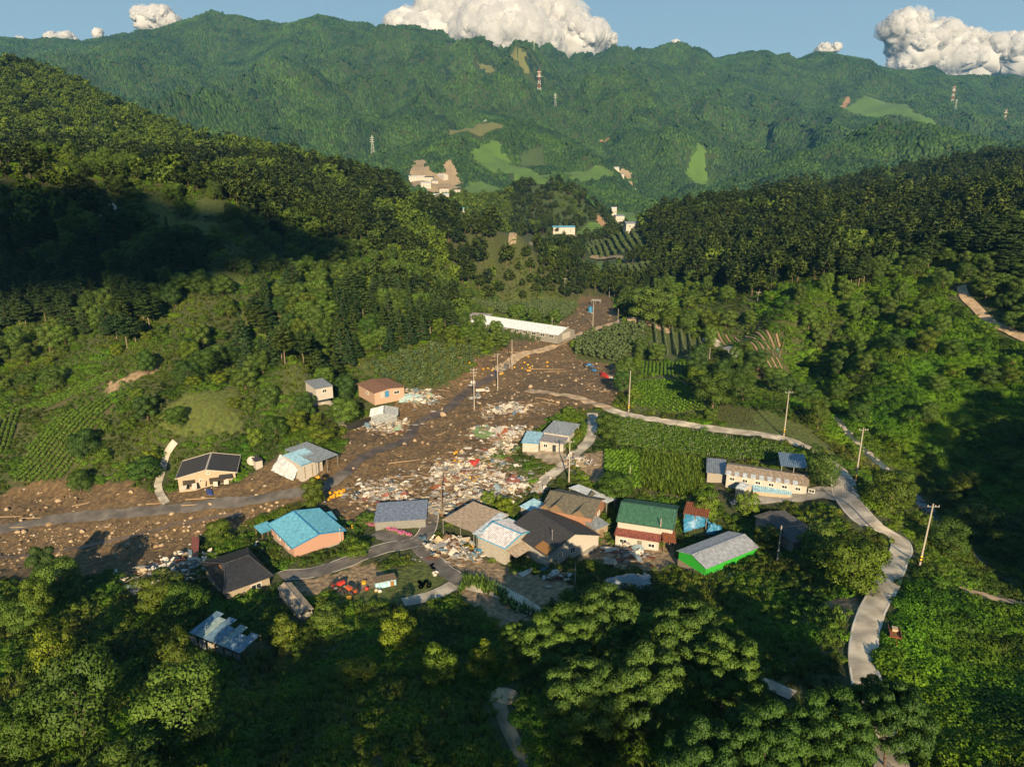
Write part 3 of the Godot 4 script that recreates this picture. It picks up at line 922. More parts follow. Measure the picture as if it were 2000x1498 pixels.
func make_kinds():
	var G := Color(0.03, 0.06, 0.012)
	kinds = {
		"broad": [broad_tree(21, 11000, 0.3, 17, 7.4, 8.0, 1.4, Color(0.028, 0.062, 0.01), Color(0.085, 0.15, 0.022)), broad_tree(22, 11000, 0.3, 14, 7.0, 8.4, 1.2, Color(0.03, 0.06, 0.012), Color(0.09, 0.14, 0.024)), broad_tree(23, 11000, 0.3, 20, 7.8, 7.2, 1.0, Color(0.026, 0.056, 0.012), Color(0.075, 0.13, 0.022))],
		"locust": [locust_tree(31, 23000, 0.32, 9.0, 9.5, Color(0.022, 0.055, 0.01), Color(0.09, 0.16, 0.022)), locust_tree(32, 23000, 0.32, 9.4, 9.0, Color(0.022, 0.055, 0.012), Color(0.085, 0.15, 0.024))],
		"pine": [pine_tree(41, 5200, 0.6, 7.0, 10.0, Color(0.022, 0.05, 0.014), Color(0.06, 0.1, 0.026)), pine_tree(42, 5200, 0.6, 6.4, 10.5, Color(0.02, 0.046, 0.014), Color(0.055, 0.092, 0.026))],
		"fir": [pine_tree(43, 8000, 0.58, 6.5, 11.0, Color(0.018, 0.045, 0.014), Color(0.05, 0.09, 0.03), true), pine_tree(44, 8000, 0.58, 6.0, 12.0, Color(0.02, 0.046, 0.016), Color(0.05, 0.09, 0.03), true)],
		"bush": [broad_tree(51, 4200, 0.2, 12, 4.4, 3.2, 0.1, Color(0.045, 0.085, 0.01), Color(0.13, 0.2, 0.02)), broad_tree(52, 4200, 0.2, 10, 4.2, 3.6, 0.1, Color(0.04, 0.075, 0.012), Color(0.11, 0.165, 0.024))],
		"vine": [broad_tree(55, 3600, 0.3, 13, 6.4, 4.6, -0.6, Color(0.035, 0.09, 0.006), Color(0.1, 0.19, 0.012)), broad_tree(56, 3600, 0.3, 10, 5.6, 5.6, -0.6, Color(0.035, 0.085, 0.006), Color(0.095, 0.18, 0.012))],
		"fruit": [broad_tree(61, 900, 0.34, 8, 2.9, 3.4, 0.6, Color(0.035, 0.065, 0.022), Color(0.1, 0.14, 0.06)), broad_tree(62, 900, 0.34, 7, 2.7, 3.6, 0.5, Color(0.035, 0.062, 0.02), Color(0.095, 0.135, 0.055))],
	}
	kinds_far = {
		"broad": [broad_tree(71, 420, 1.2, 10, 7.4, 8.0, 1.0, Color(0.032, 0.062, 0.008), Color(0.085, 0.132, 0.016)), broad_tree(72, 420, 1.2, 9, 7.0, 8.6, 1.0, Color(0.028, 0.058, 0.008), Color(0.08, 0.124, 0.015)), broad_tree(73, 420, 1.2, 12, 7.8, 7.4, 1.0, Color(0.028, 0.056, 0.008), Color(0.075, 0.115, 0.015))],
		"pine": [pine_tree(74, 420, 1.5, 6.6, 9.5, Color(0.024, 0.046, 0.01), Color(0.062, 0.092, 0.02)), pine_tree(75, 420, 1.5, 6.0, 10.0, Color(0.022, 0.043, 0.01), Color(0.056, 0.085, 0.02))],
	}


func canopy_patch(seed_: int, span: float, crowns: int) -> ArrayMesh:
	rng.seed = seed_
	var s := Shape.new()
	for i in crowns:
		var p := Vector3(rnd(-0.5, 0.5) * span, 0, rnd(-0.5, 0.5) * span)
		var r := rnd(1.9, 3.5)
		var t := rnd(0.0, 1.0)
		s.tint = Color(0.01, 0.026, 0.01).lerp(Color(0.026, 0.056, 0.017), t)
		s.ball(p + Vector3(0, rnd(1.0, 2.6), 0), Vector3(r, r * rnd(0.75, 1.1), r), 7, 5, noise, 0.7, 1.7)
	return s.smooth_mesh()


var clearings: Array[PackedVector2Array] = []


func is_clear(x: float, z: float) -> bool:
	for c in clearings:
		if Geometry2D.is_point_in_polygon(Vector2(x, z), c):
			return true
	return false


func tilt(x: float, z: float, e: float) -> Vector2:
	return Vector2(gy(x + e, z) - gy(x - e, z), gy(x, z + e) - gy(x, z - e)) / (2.0 * e)


func faces_valley(x: float, z: float, y: float, g: Vector2) -> bool:   # whether that slope can be seen from the valley's air space
	var d := Vector3(-x, 95.0 - y, -z)
	return d.dot(Vector3(-g.x, 1.0, -g.y)) > -0.06 * d.length()


func build_forest():
	make_kinds()
	var leaf := leaf_mat("leaves")
	# far slopes: clumps of crowns
	rng.seed = 77
	var far_sets := []
	for i in 4:
		far_sets.append([canopy_patch(200 + i, 17.0, 15), [] as Array[Transform3D], PackedColorArray()])
	var z := -880.0
	while z > -3150.0:
		var step := 13.0 if z > -1700.0 else 16.0
		var half := -z * 0.86 + 30.0
		var x := -half
		while x < half:
			var px := x + rnd(-0.4, 0.4) * step
			var pz := z + rnd(-0.4, 0.4) * step
			x += step
			var open := is_clear(px, pz)
			if open and rng.randf() > 0.2:
				continue
			var g := tilt(px, pz, 6.0)
			var y := gy(px, pz)
			if not faces_valley(px, pz, y, g):
				continue
			var s := rnd(0.85, 1.2) * (0.3 if open else 1.0)
			var a := rnd(0, TAU)
			var turn := Basis(Vector3(1, g.x, 0), Vector3(0, 1, 0), Vector3(0, g.y, 1)) * Basis(Vector3.UP, a).scaled(Vector3(s, s, s))
			var which: Array = far_sets[rng.randi() % 4]
			which[1].append(Transform3D(turn, Vector3(px, y - 1.0, pz)))
			var t := 1.1 * noise.get_noise_2d(px / 170.0, pz / 110.0) + 0.9 * noise.get_noise_2d(px / 34.0 + 7.0, pz / 26.0)
			which[2].append(Color(1.0 + 0.75 * t, 1.05 + 0.62 * t, 1.0 + 0.1 * t))
		z -= step
	for f in far_sets:
		scatter("forest", f[0], leaf_mat("canopy", 0.0), f[1], f[2])
	# middle distance: whole trees
	var sets := {}
	for k in kinds_far:
		for i in kinds_far[k].size():
			sets[k + str(i)] = [kinds_far[k][i], [] as Array[Transform3D], PackedColorArray()]
	z = -300.0
	while z > -900.0:
		var step := 5.2 if z > -600.0 else 6.0
		var half := -z * 0.86 + 30.0
		var x := -half
		while x < half:
			var px := x + rnd(-0.45, 0.45) * step
			var pz := z + rnd(-0.45, 0.45) * step
			x += step
			var c := zone_at(px, pz)
			if pz > ZZ + 15 and absf(px) < 250.0 and c != 6 and (c != 0 or pz > -415.0):
				continue
			if is_clear(px, pz):
				continue
			var g := tilt(px, pz, 4.0)
			var y := gy(px, pz)
			if not faces_valley(px, pz, y, g):
				continue
			var pines := noise.get_noise_2d(px / 60.0, pz / 60.0) + (0.3 if px > 0.0 else 0.12) - (0.5 if pz < -560.0 and px < 0.0 else 0.0) > 0.0
			var key := ("pine" if pines else "broad") + str(rng.randi() % (2 if pines else 3))
			var s := rnd(0.65, 1.1) * (1.0 + 0.45 * noise.get_noise_2d(px / 22.0 + 60.0, pz / 22.0))
			s *= 1.35 if rng.randf() < 0.12 else 1.0
			sets[key][1].append(Transform3D(Basis(Vector3.UP, rnd(0, TAU)).scaled(Vector3(s, s * rnd(0.85, 1.2), s)), Vector3(px, y - 0.3, pz)))
			var t := rnd(-0.4, 0.32) + 0.5 * noise.get_noise_2d(px / 30.0, pz / 30.0)
			sets[key][2].append(Color(1.0 + t, 1.0 + 0.8 * t, 1.0 + 0.2 * t))
		z -= step
	for k in sets:
		scatter("forest", sets[k][0][0], leaf, sets[k][1], sets[k][2])
		if k.begins_with("pine"):
			scatter("forest_trunks", sets[k][0][1], mat("bark", 0.12, 0.085, 0.06, 0.95, 0.0, "grain", 1.5), sets[k][1], sets[k][2])


func build_undergrowth():
	var leaf := leaf_mat("leaves")
	rng.seed = 5
	var shapes := []
	shapes.append(tuft(301, 60, 1.0, 0.75, 0.06, Color(0.04, 0.075, 0.01), Color(0.115, 0.155, 0.025)))
	rng.seed = 302
	for i in 2:
		var s := Shape.new()
		leafy(s, round_lobes(5, 1.9, 1.25, -0.2), 330, 0.2, 0.7, Color(0.03, 0.066, 0.008), Color(0.1, 0.155, 0.018), 0.8, 0.3)
		shapes.append(s.mesh())
	var vine := Shape.new()
	leafy(vine, [[Vector3(0, -0.1, 0), Vector3(1.5, 0.85, 1.5)], [Vector3(0.8, 0.0, 0.5), Vector3(0.8, 0.8, 0.8)]], 360, 0.26, 0.85, Color(0.035, 0.088, 0.005), Color(0.1, 0.185, 0.012), 0.9, 0.45)
	shapes.append(vine.mesh())
	var grass := tuft(303, 40, 0.34, 0.75, 0.08, Color(0.05, 0.09, 0.01), Color(0.11, 0.155, 0.025))
	shapes.append(grass)
	var where: Array = []
	var cols: Array = []
	for i in shapes.size():
		where.append([] as Array[Transform3D])
		cols.append(PackedColorArray())
	rng.seed = 6
	var z := -48.0
	while z > -430.0:
		var step := 1.15 if z > -130.0 else (1.35 if z > -230.0 else 1.9)
		var half := minf(-z * 0.98 + 12.0, 255.0)
		var x := -half
		while x < half:
			var px := x + rnd(-0.5, 0.5) * step
			var pz := z + rnd(-0.5, 0.5) * step
			x += step
			var c := zone_at(px, pz)
			if c == 1 or c == 2 or c == 3 or c == 8 or c == 9:
				if c == 1 and rng.randf() < 0.012 and noise.get_noise_2d(px * 0.05, pz * 0.05) > 0.15:
					pass
				else:
					continue
			var patch := noise.get_noise_2d(px * 0.07, pz * 0.07)
			var which := 4
			if c == 7:
				which = 3
			elif c == 0 or c == 6:
				var t := rng.randf() + patch * 0.9
				which = 0 if t < 0.35 else (1 if t < 0.6 else (2 if t < 0.8 else 3))
			elif rng.randf() < 0.4:
				continue
			var s := rnd(0.6, 1.25) * (1.15 if z < -230.0 else 1.0)
			if c == 7:
				s *= 1.0 + 0.8 * maxf(0.0, noise.get_noise_2d(px * 0.16 + 30.0, pz * 0.16))
			if which == 3 and c == 7:
				s *= 1.1
			where[which].append(Transform3D(Basis(Vector3.UP, rnd(0, TAU)).scaled(Vector3(s, s * rnd(0.7, 1.3), s)), Vector3(px, gy(px, pz) - 0.05, pz)))
			var y := 0.88 + 0.8 * noise.get_noise_2d(px * 0.045 + 70.0, pz * 0.045) + rnd(-0.18, 0.18)
			var warm := 1.0 + 0.45 * noise.get_noise_2d(px * 0.03, pz * 0.03 + 90.0)
			cols[which].append(Color(y * warm, y, y * 0.85))
		z -= step
	for i in shapes.size():
		scatter("undergrowth", shapes[i], leaf, where[i], cols[i])


func build_trees():
	var leaf := leaf_mat("leaves")
	var bark := mat("bark", 0.12, 0.085, 0.06, 0.95, 0.0, "grain", 1.5)
	var pale_bark := mat("pale_bark", 0.22, 0.18, 0.13, 0.95, 0.0, "grain", 1.5)
	var tones := []
	for i in 4:
		var m := StandardMaterial3D.new()
		m.resource_name = "leaves_tone"
		m.vertex_color_use_as_albedo = true
		m.albedo_color = [Color(1, 1, 1), Color(0.86, 0.9, 0.8), Color(1, 0.95, 0.75), Color(0.78, 0.86, 0.9)][i]
		m.roughness = 0.62
		m.metallic_specular = 0.3
		m.backlight_enabled = true
		m.backlight = Color(0.35, 0.35, 0.35)
		tones.append(m)
	rng.seed = 91
	var put := func(kind: String, x: float, z: float, wide: float, high: float, label: String, group := "", tone := -1):
		var set_: Array = kinds[kind]
		var pick: Array = set_[rng.randi() % set_.size()]
		var names := {"broad": "broadleaf_tree", "locust": "locust_tree", "pine": "pine_tree", "fir": "fir_tree", "bush": "shrub", "vine": "vine_mound", "fruit": "fruit_tree"}
		var box: AABB = pick[0].get_aabb()
		var t := thing(names[kind], label, "shrub" if kind == "bush" or kind == "vine" else "tree", Vector3(x, gy(x, z) - 0.2, z), rnd(0, TAU), group)
		var sx := wide / maxf(box.size.x, box.size.z)
		var sy := high / box.end.y
		part("crown", pick[0], tones[tone if tone >= 0 else rng.randi() % 4], t).scale = Vector3(sx, sy, sx)
		part("trunk", pick[1], pale_bark if kind == "pine" else bark, t).scale = Vector3(sx, sy, sx)
	# x, z, width, height, kind, tone
	var names := ["broad", "locust", "pine", "fir", "bush", "fruit"]
	var own := [[6.9, -86.7, 12, 12, 1, 0], [14.6, -90.1, 12, 13.5, 1, 0], [25.1, -85.8, 13, 13, 1, 0], [28.9, -77.1, 11, 12, 1, 0], [8.7, -73.3, 12, 12, 1, 0], [17.5, -73.9, 12, 13, 1, 0], [0.8, -94.3, 6, 7, 1, 0], [-59.2, -77.8, 12.5, 13, 0, 1], [-44.1, -75.4, 12, 12, 0, 0], [-56, -95.6, 6.5, 8, 0, 2], [-65.8, -74.7, 9, 8, 0, 1], [-44.8, -63.3, 10, 8, 0, 1], [-32.8, -60.6, 8, 7, 4, 2], [-5.7, -60.4, 8, 8, 4, 2], [-74.6, -95.4, 8, 7, 4, 2], [-19.6, -102.2, 8, 6, 4, 2], [-10.9, -87.8, 7, 6, 4, 1], [-4.3, -89.3, 6, 6, 4, 2], [-40.1, -103.4, 6, 5.5, 4, 2], [-34, -109.4, 7, 4, 4, 0], [-24.1, -90.8, 7, 4, 4, 2], [58.6, -104.9, 12, 10, 0, 2], [58.5, -117.1, 7, 7.5, 0, 1], [54, -129.9, 6, 6, 0, 2], [73.7, -150.8, 9, 9, 0, 0], [83.8, -138.6, 11, 10, 0, 2], [110.8, -148.1, 10, 10, 0, 0], [89, -125.5, 9, 8, 0, 1], [111.6, -139, 9, 8, 0, 2], [53.8, -144.4, 6, 6, 4, 0], [27.9, -61.9, 10, 12, 1, 3], [36, -63.4, 10, 12, 1, 3], [43.6, -64.5, 9, 11, 1, 3], [21.3, -60.9, 10, 11, 1, 3], [44.4, -69.7, 7, 8, 1, 1], [-70.2, -148, 6.5, 6.5, 0, 2], [-1.9, -153.2, 5.5, 5, 4, 2], [-52.7, -206.2, 10, 9.5, 0, 0], [63.8, -209.3, 13, 13, 0, 1], [74.3, -211.9, 11, 10, 0, 1], [18.5, -210.5, 6, 4, 4, 1], [61.3, -201.2, 4.5, 4.5, 4, 1], [-121.1, -177.3, 7, 7, 0, 1], [67.5, -338.2, 24, 19, 0, 0], [75.9, -326.6, 11, 10, 0, 2], [83.4, -319.9, 11, 10, 0, 0], [91.8, -315.5, 11, 10, 0, 2], [98.6, -312.7, 11, 9, 0, 0], [-5.8, -157.7, 4, 4, 4, 0], [-100.3, -194.4, 7, 7, 0, 1], [-117.5, -184.8, 5, 4.5, 4, 1], [-103.2, -184.2, 6, 5, 4, 2], [-76.6, -193, 6, 6, 4, 0], [-70.7, -194.2, 8, 8, 0, 1], [-66, -199.2, 9, 6, 4, 2], [-56.4, -192.4, 10, 5, 4, 2], [-86.2, -213.9, 9, 8, 0, 0], [-100.4, -215.6, 10, 9, 0, 1], [-100.6, -226.3, 8, 8, 0, 0], [-77.5, -208.7, 8, 8, 0, 0], [11.3, -136.1, 3, 3, 4, 0], [-34.1, -136.3, 6, 4, 4, 1], [45, -144.2, 6, 6, 4, 0], [61.7, -125.5, 8, 6, 4, 0], [32.9, -136.5, 3, 2.5, 4, 2]]
	var said := ["leftmost feathery locust crown of the big clump below the bare plot", "tallest feathery locust crown at the back of the clump below the plastic heap", "wide feathery locust crown on the right of the clump below the green walled shed", "feathery locust crown at the right edge of the big clump, near the hidden lane", "low feathery locust crown beside the broken concrete slab path", "front feathery locust crown in the middle of the big clump", "small locust sapling at the end of the concrete lane",
		"tall open crowned tree with a pale forked trunk in the lower left corner", "dense round dark leaved tree in front of the blue metal shed", "slim yellow green tree at the left corner of the blue metal shed", "grey green tree cut by the left edge, below the open crowned tree", "grey green tree cut by the lower edge in the left corner", "yellow green shrub top cut by the lower edge, left of the dark hollow", "yellow green shrub top cut by the lower edge, left of the broken path", "low bright shrub behind the open crowned tree on the left",
		"broad yellow green shrub below the fork of the pale side lane", "upright dull green shrub left of the dark hollow under the plot", "yellowish shrub with bare twigs above the broken slab", "feathery green shrub beside the ruined fibre cement shed", "low leafy shrub below the orange farm tractor", "low sunlit shrub in the weedy field below the junk plot",
		"wide feathery tree overhanging the bend of the concrete road", "dark rounded tree behind the pole next to the green walled shed", "open crowned tree in front of the long dark roof", "leafy tree at the corner where the side lane meets the road", "spreading tree below the leaning pole beside the road", "tall pale leaved tree in the shaded gully on the right", "dull tree on the bank behind the striped pole", "tree at the right edge beyond the striped pole", "round green shrub between the garden plot and the long dark roof",
		"shaded locust crown at the lower edge, left of the concrete road", "shaded locust crown at the foot of the concrete road", "shaded locust crown at the lower edge, right of the concrete road", "shaded locust crown cut by the lower edge under the big clump", "locust crown standing over the foot of the concrete road",
		"thin yellowish tree leaning over the black tiled house", "round clipped shrub behind the white shed with blue trim", "big round tree between the brown roofed house and the grey roof", "huge dark tree in the middle of the meadow below the fruit rows", "dark tree on the right shoulder of the huge meadow tree", "grey green bush behind the grey roofed yard house", "small round tree beside the furrowed bare plot", "tree with bared roots at the edge of the mud on the left", "giant spreading old tree where the two dirt tracks meet", "first tree of the row right of the giant old tree", "second tree of the row right of the giant old tree", "third tree of the row right of the giant old tree", "last tree of the row right of the giant old tree", "small shrub beside the heap of white wreckage",
		"rounded tree at the head of the curved crop rows", "shrub at the lower right corner of the curved crop rows", "shrub beside the footpath next to the cracked cream house", "shrub behind the satellite dish", "tree behind the roof with sagging sheets", "vine covered shrub on the bank above the mud channel", "low vine covered shrub at the lip of the mud channel", "tree at the top of the sunlit meadow on the left", "left tree of the pair below the dark wood", "right tree of the pair below the dark wood", "tree above the muddy side channel", "small shrub beside the black roofed house", "shrub in the garden of the brick house", "shrub beside the patched blue tarpaulin", "shrub in front of the dark rounded tree", "tiny shrub by the door of the green roofed house"]
	for i in own.size():
		var r: Array = own[i]
		put.call(names[r[4]], r[0], r[1], r[2], r[3], said[i], "", r[5])
	# a clipped hedge round the yard house
	var hedge := smooth_line(pairs([14.6, -211, 17.9, -207.5, 21.7, -204.3, 21.8, -197.1, 19.3, -190.7, 15.8, -183.8]), 1.6)
	var hs := Shape.new()
	rng.seed = 14
	for p in hedge:
		leafy(hs, [[at2(p, 0.9), Vector3(1.3, 1.15, 1.3)]], 110, 0.3, 0.7, Color(0.04, 0.085, 0.008), Color(0.1, 0.17, 0.015), 0.85, 0.2)
	single("hedge", hs.mesh(), leaf, "dense bright green hedge curving round the back of the grey roofed yard house", "hedge")
	# scattered trees, the nearest of them one by one
	var spots := []
	rng.seed = 33
	var z := -95.0
	while z > -415.0:
		var step := 5.6 if z > -250.0 else 5.0
		var x := -250.0
		while x < 250.0:
			var px := x + rnd(-0.45, 0.45) * step
			var pz := z + rnd(-0.45, 0.45) * step
			x += step
			if absf(px) > -pz * 0.86 + 6.0:
				continue
			var c := zone_at(px, pz)
			var keep := 0.0
			if c == 6:
				keep = 0.97 if pz > -300.0 else 0.0
			elif c == 0:
				keep = 0.0 if pz > -150.0 and px > -60.0 else 0.16
				if px > -70.0 and pz < -240.0:
					keep = 0.5
				if px > 95.0 and pz < -125.0:
					keep = 0.3
				if px < -45.0 and pz < -205.0:
					keep = 0.42 if pz > -325.0 else 0.85
			elif c == 7:
				keep = 0.42 if pz < -110.0 else 0.05
			var near_own := false
			if rng.randf() < keep and not is_clear(px, pz):
				for r in own:
					if Vector2(px - r[0], pz - r[1]).length() < r[2] * 0.42 + 1.0:
						near_own = true
						break
				if not near_own:
					spots.append([px, pz, c])
		z -= step
	spots.sort_custom(func(a, b): return a[0] * a[0] + a[1] * a[1] < b[0] * b[0] + b[1] * b[1])
	var rest := {}
	for i in spots.size():
		var s: Array = spots[i]
		var wood: float = noise.get_noise_2d(s[0] / 45.0, s[1] / 45.0)
		var kind := "broad"
		if s[2] == 6:
			kind = "pine" if wood > 0.12 else ("fir" if wood > -0.12 and s[0] < 0.0 else "broad")
			if s[0] > 0.0 and kind == "fir":
				kind = "pine"
		elif s[2] == 7 and rng.randf() < 0.62:
			kind = "vine"
		elif rng.randf() < 0.62:
			kind = "bush"
		var wide: float = {"pine": 7.5, "fir": 8.0, "broad": 7.5, "bush": 4.5, "vine": 6.5}[kind] * rnd(0.75, 1.3)
		var high: float = {"pine": 10.5, "fir": 12.5, "broad": 8.0, "bush": 3.4, "vine": 5.0}[kind] * rnd(0.8, 1.25)
		if s[2] == 7 and kind != "vine":
			kind = "broad"
			high = rnd(6.0, 10.0)
			wide = rnd(5.5, 8.0)
		if i < 250:
			var stand := {6: "in the wood ", 0: "in the scrub ", 7: "among vines "}
			var look := {"pine": "layered pine ", "fir": "shaggy conifer ", "broad": "rounded tree ", "bush": "rounded shrub ", "vine": "vine smothered mound "}
			var tone := rng.randi() % 4
			var mean: float = {"pine": 10.8, "fir": 12.8, "broad": 8.2, "bush": 3.5, "vine": 5.1}[kind]
			var grown := "tall " if high > mean * 1.1 else ("short " if high < mean * 0.93 else "middling ")
			put.call(kind, s[0], s[1], wide, high, grown + ["fresh green ", "dull green ", "yellowish ", "bluish green "][tone] + look[kind] + stand[s[2]] + near_what(s[0], s[1]), look[kind].strip_edges() + "s " + stand[s[2]].strip_edges(), tone)
		else:
			var v: int = rng.randi() % kinds[kind].size()
			var key := kind + str(v)
			if not rest.has(key):
				rest[key] = [kinds[kind][v], [] as Array[Transform3D], PackedColorArray()]
			var box: AABB = kinds[kind][v][0].get_aabb()
			var sx := wide / maxf(box.size.x, box.size.z)
			rest[key][1].append(Transform3D(Basis(Vector3.UP, rnd(0, TAU)).scaled(Vector3(sx, high / box.end.y, sx)), Vector3(s[0], gy(s[0], s[1]) - 0.2, s[1])))
			var t := rnd(0.75, 1.15)
			rest[key][2].append(Color(t, t, t * 0.95))
	for k in rest:
		scatter("forest", rest[k][0][0], leaf, rest[k][1], rest[k][2])
		scatter("forest_trunks", rest[k][0][1], pale_bark if k.begins_with("pine") else bark, rest[k][1], rest[k][2])
	# trees on the brow behind the viewer, which shade the nearest slope
	for i in 26:
		var px := -105.0 + i * 8.4 + rnd(-2, 2)
		var tall := 1.75 if px > -38.0 and px < 50.0 else 1.0
		var pz := 58.0 + rnd(-8, 8)
		var v: Array = kinds["broad"][i % 3]
		if not rest.has("brow" + str(i % 3)):
			rest["brow" + str(i % 3)] = [v, [] as Array[Transform3D], PackedColorArray()]
		rest["brow" + str(i % 3)][1].append(Transform3D(Basis(Vector3.UP, rnd(0, TAU)).scaled(Vector3(1.4, tall * rnd(0.85, 1.15), 1.4)), Vector3(px, gy(px, pz) - 0.2, pz)))
		rest["brow" + str(i % 3)][2].append(Color.WHITE)
	for i in 14:
		var px := 118.0 + i * 6.0 + rnd(-2, 2)
		var pz := -40.0 + rnd(-5, 6)
		rest["brow" + str(i % 3)][1].append(Transform3D(Basis(Vector3.UP, rnd(0, TAU)).scaled(Vector3.ONE * rnd(1.0, 1.4)), Vector3(px, gy(px, pz) - 0.2, pz)))
		rest["brow" + str(i % 3)][2].append(Color.WHITE)
	for i in 3:
		scatter("forest", rest["brow" + str(i)][0][0], leaf, rest["brow" + str(i)][1], rest["brow" + str(i)][2])
	# orchards
	var orchards := [
		["apple tree left of the mud", "apple trees in the big orchard left of the mud", 2.9, 2.6, 0.85, [-42.7, -258.1, -25.9, -261.3, -12.5, -273.9, -5.5, -287.4, -15.1, -264.1, -18.7, -251, -28.5, -237.2, -35.9, -231.4, -56.2, -248.1]],
		["slender apple tree in the dense rows behind the long shed", "apple trees in the dense rows behind the long shed", 2.6, 3.2, 1.1, [-22.1, -379.9, 0, -419, 37, -395.7, 33.3, -369.2, 26.5, -359.2, -15.2, -369]],
		["apple tree before the long shed", "apple trees in the strip in front of the long shed", 3.2, 2.8, 0.7, [-19.1, -347.1, -15.4, -340.6, 18.2, -316.6, 16.5, -311.1, -3.5, -304.7, -15, -304.2]],
		["fruit tree right of the dirt track", "fruit trees right of the dirt track", 3.6, 3.3, 1.2, [30.5, -314.2, 50.4, -333.8, 64.8, -332.7, 57.6, -299.8, 45.6, -280.9, 27.9, -292]],
	]
	var count := 0
	var extra: Array[Transform3D] = []
	var extra_c := PackedColorArray()
	var along := (Vector2(23.3, -342.5) - Vector2(-19.5, -372)).normalized()
	for o in orchards:
		var p := pairs(o[5])
		var lo := p[0]
		var hi := p[0]
		for q in p:
			lo = lo.min(q)
			hi = hi.max(q)
		var far := int((hi - lo).length() / o[3]) + 1
		for i in range(-far, far):
			for j in range(-far, far):
				var q: Vector2 = (lo + hi) * 0.5 + along * i * o[2] + along.orthogonal() * j * o[3] * (1.0 if o[2] > 3.0 else 0.55) + Vector2(rnd(-0.4, 0.4), rnd(-0.4, 0.4))
				if not Geometry2D.is_point_in_polygon(q, p) or zone_raw(q.x, q.y) == 1:
					continue
				var s: float = o[4] * rnd(0.8, 1.25)
				var t := Transform3D(Basis(Vector3.UP, rnd(0, TAU)).scaled(Vector3(s, s * rnd(0.9, 1.25), s)), at2(q, -0.1))
				if count < 260 and o[2] > 2.7:
					count += 1
					var n := part("fruit_tree", kinds["fruit"][count % 2][0], tones[count % 4], self)
					n.transform = t
					var b := Vector2((q - lo).x / (hi - lo).x, (q - lo).y / (hi - lo).y)
					tag(n, ("%s %s %s, %s, %s" % ["small" if s < o[4] * 0.95 else "large", ["fresh green", "dull green", "yellowish", "bluish"][count % 4], o[0], ["left end", "left middle", "middle", "right middle", "right end"][clampi(int(b.x * 5.0), 0, 4)], ["back", "rear half", "front half", "front"][clampi(int(b.y * 4.0), 0, 3)]]), "tree", o[1])
				else:
					extra.append(t)
					extra_c.append(Color.WHITE)
	scatter("orchard", kinds["fruit"][0][0], leaf, extra, extra_c)


func plant_rows(called: String, m: Mesh, outline: Array, way: Vector2, gap: float, each: float, wave := 0.0, low := 0.8, high := 1.2, tint := Color.WHITE):
	var p := pairs(outline)
	var lo := p[0]
	var hi := p[0]
	for q in p:
		lo = lo.min(q)
		hi = hi.max(q)
	var u := way.normalized()
	var v := u.orthogonal()
	var reach := (hi - lo).length() * 0.6
	var where: Array[Transform3D] = []
	var cols := PackedColorArray()
	for j in range(-int(reach / gap), int(reach / gap) + 1):
		for i in range(-int(reach / each), int(reach / each) + 1):
			var q := (lo + hi) * 0.5 + u * (i * each + rnd(-0.2, 0.2) * each) + v * (j * gap + wave * sin(i * each * 0.16) + rnd(-0.08, 0.08) * gap)
			if Geometry2D.is_point_in_polygon(q, p):
				var s := rnd(low, high)
				where.append(Transform3D(Basis(Vector3.UP, rnd(0, TAU)).scaled(Vector3(s, s * rnd(0.85, 1.15), s)), at2(q, -0.03)))
				var t := rnd(0.85, 1.15)
				cols.append(Color(t, t, t) * tint)
	scatter(called, m, leaf_mat("leaves"), where, cols)


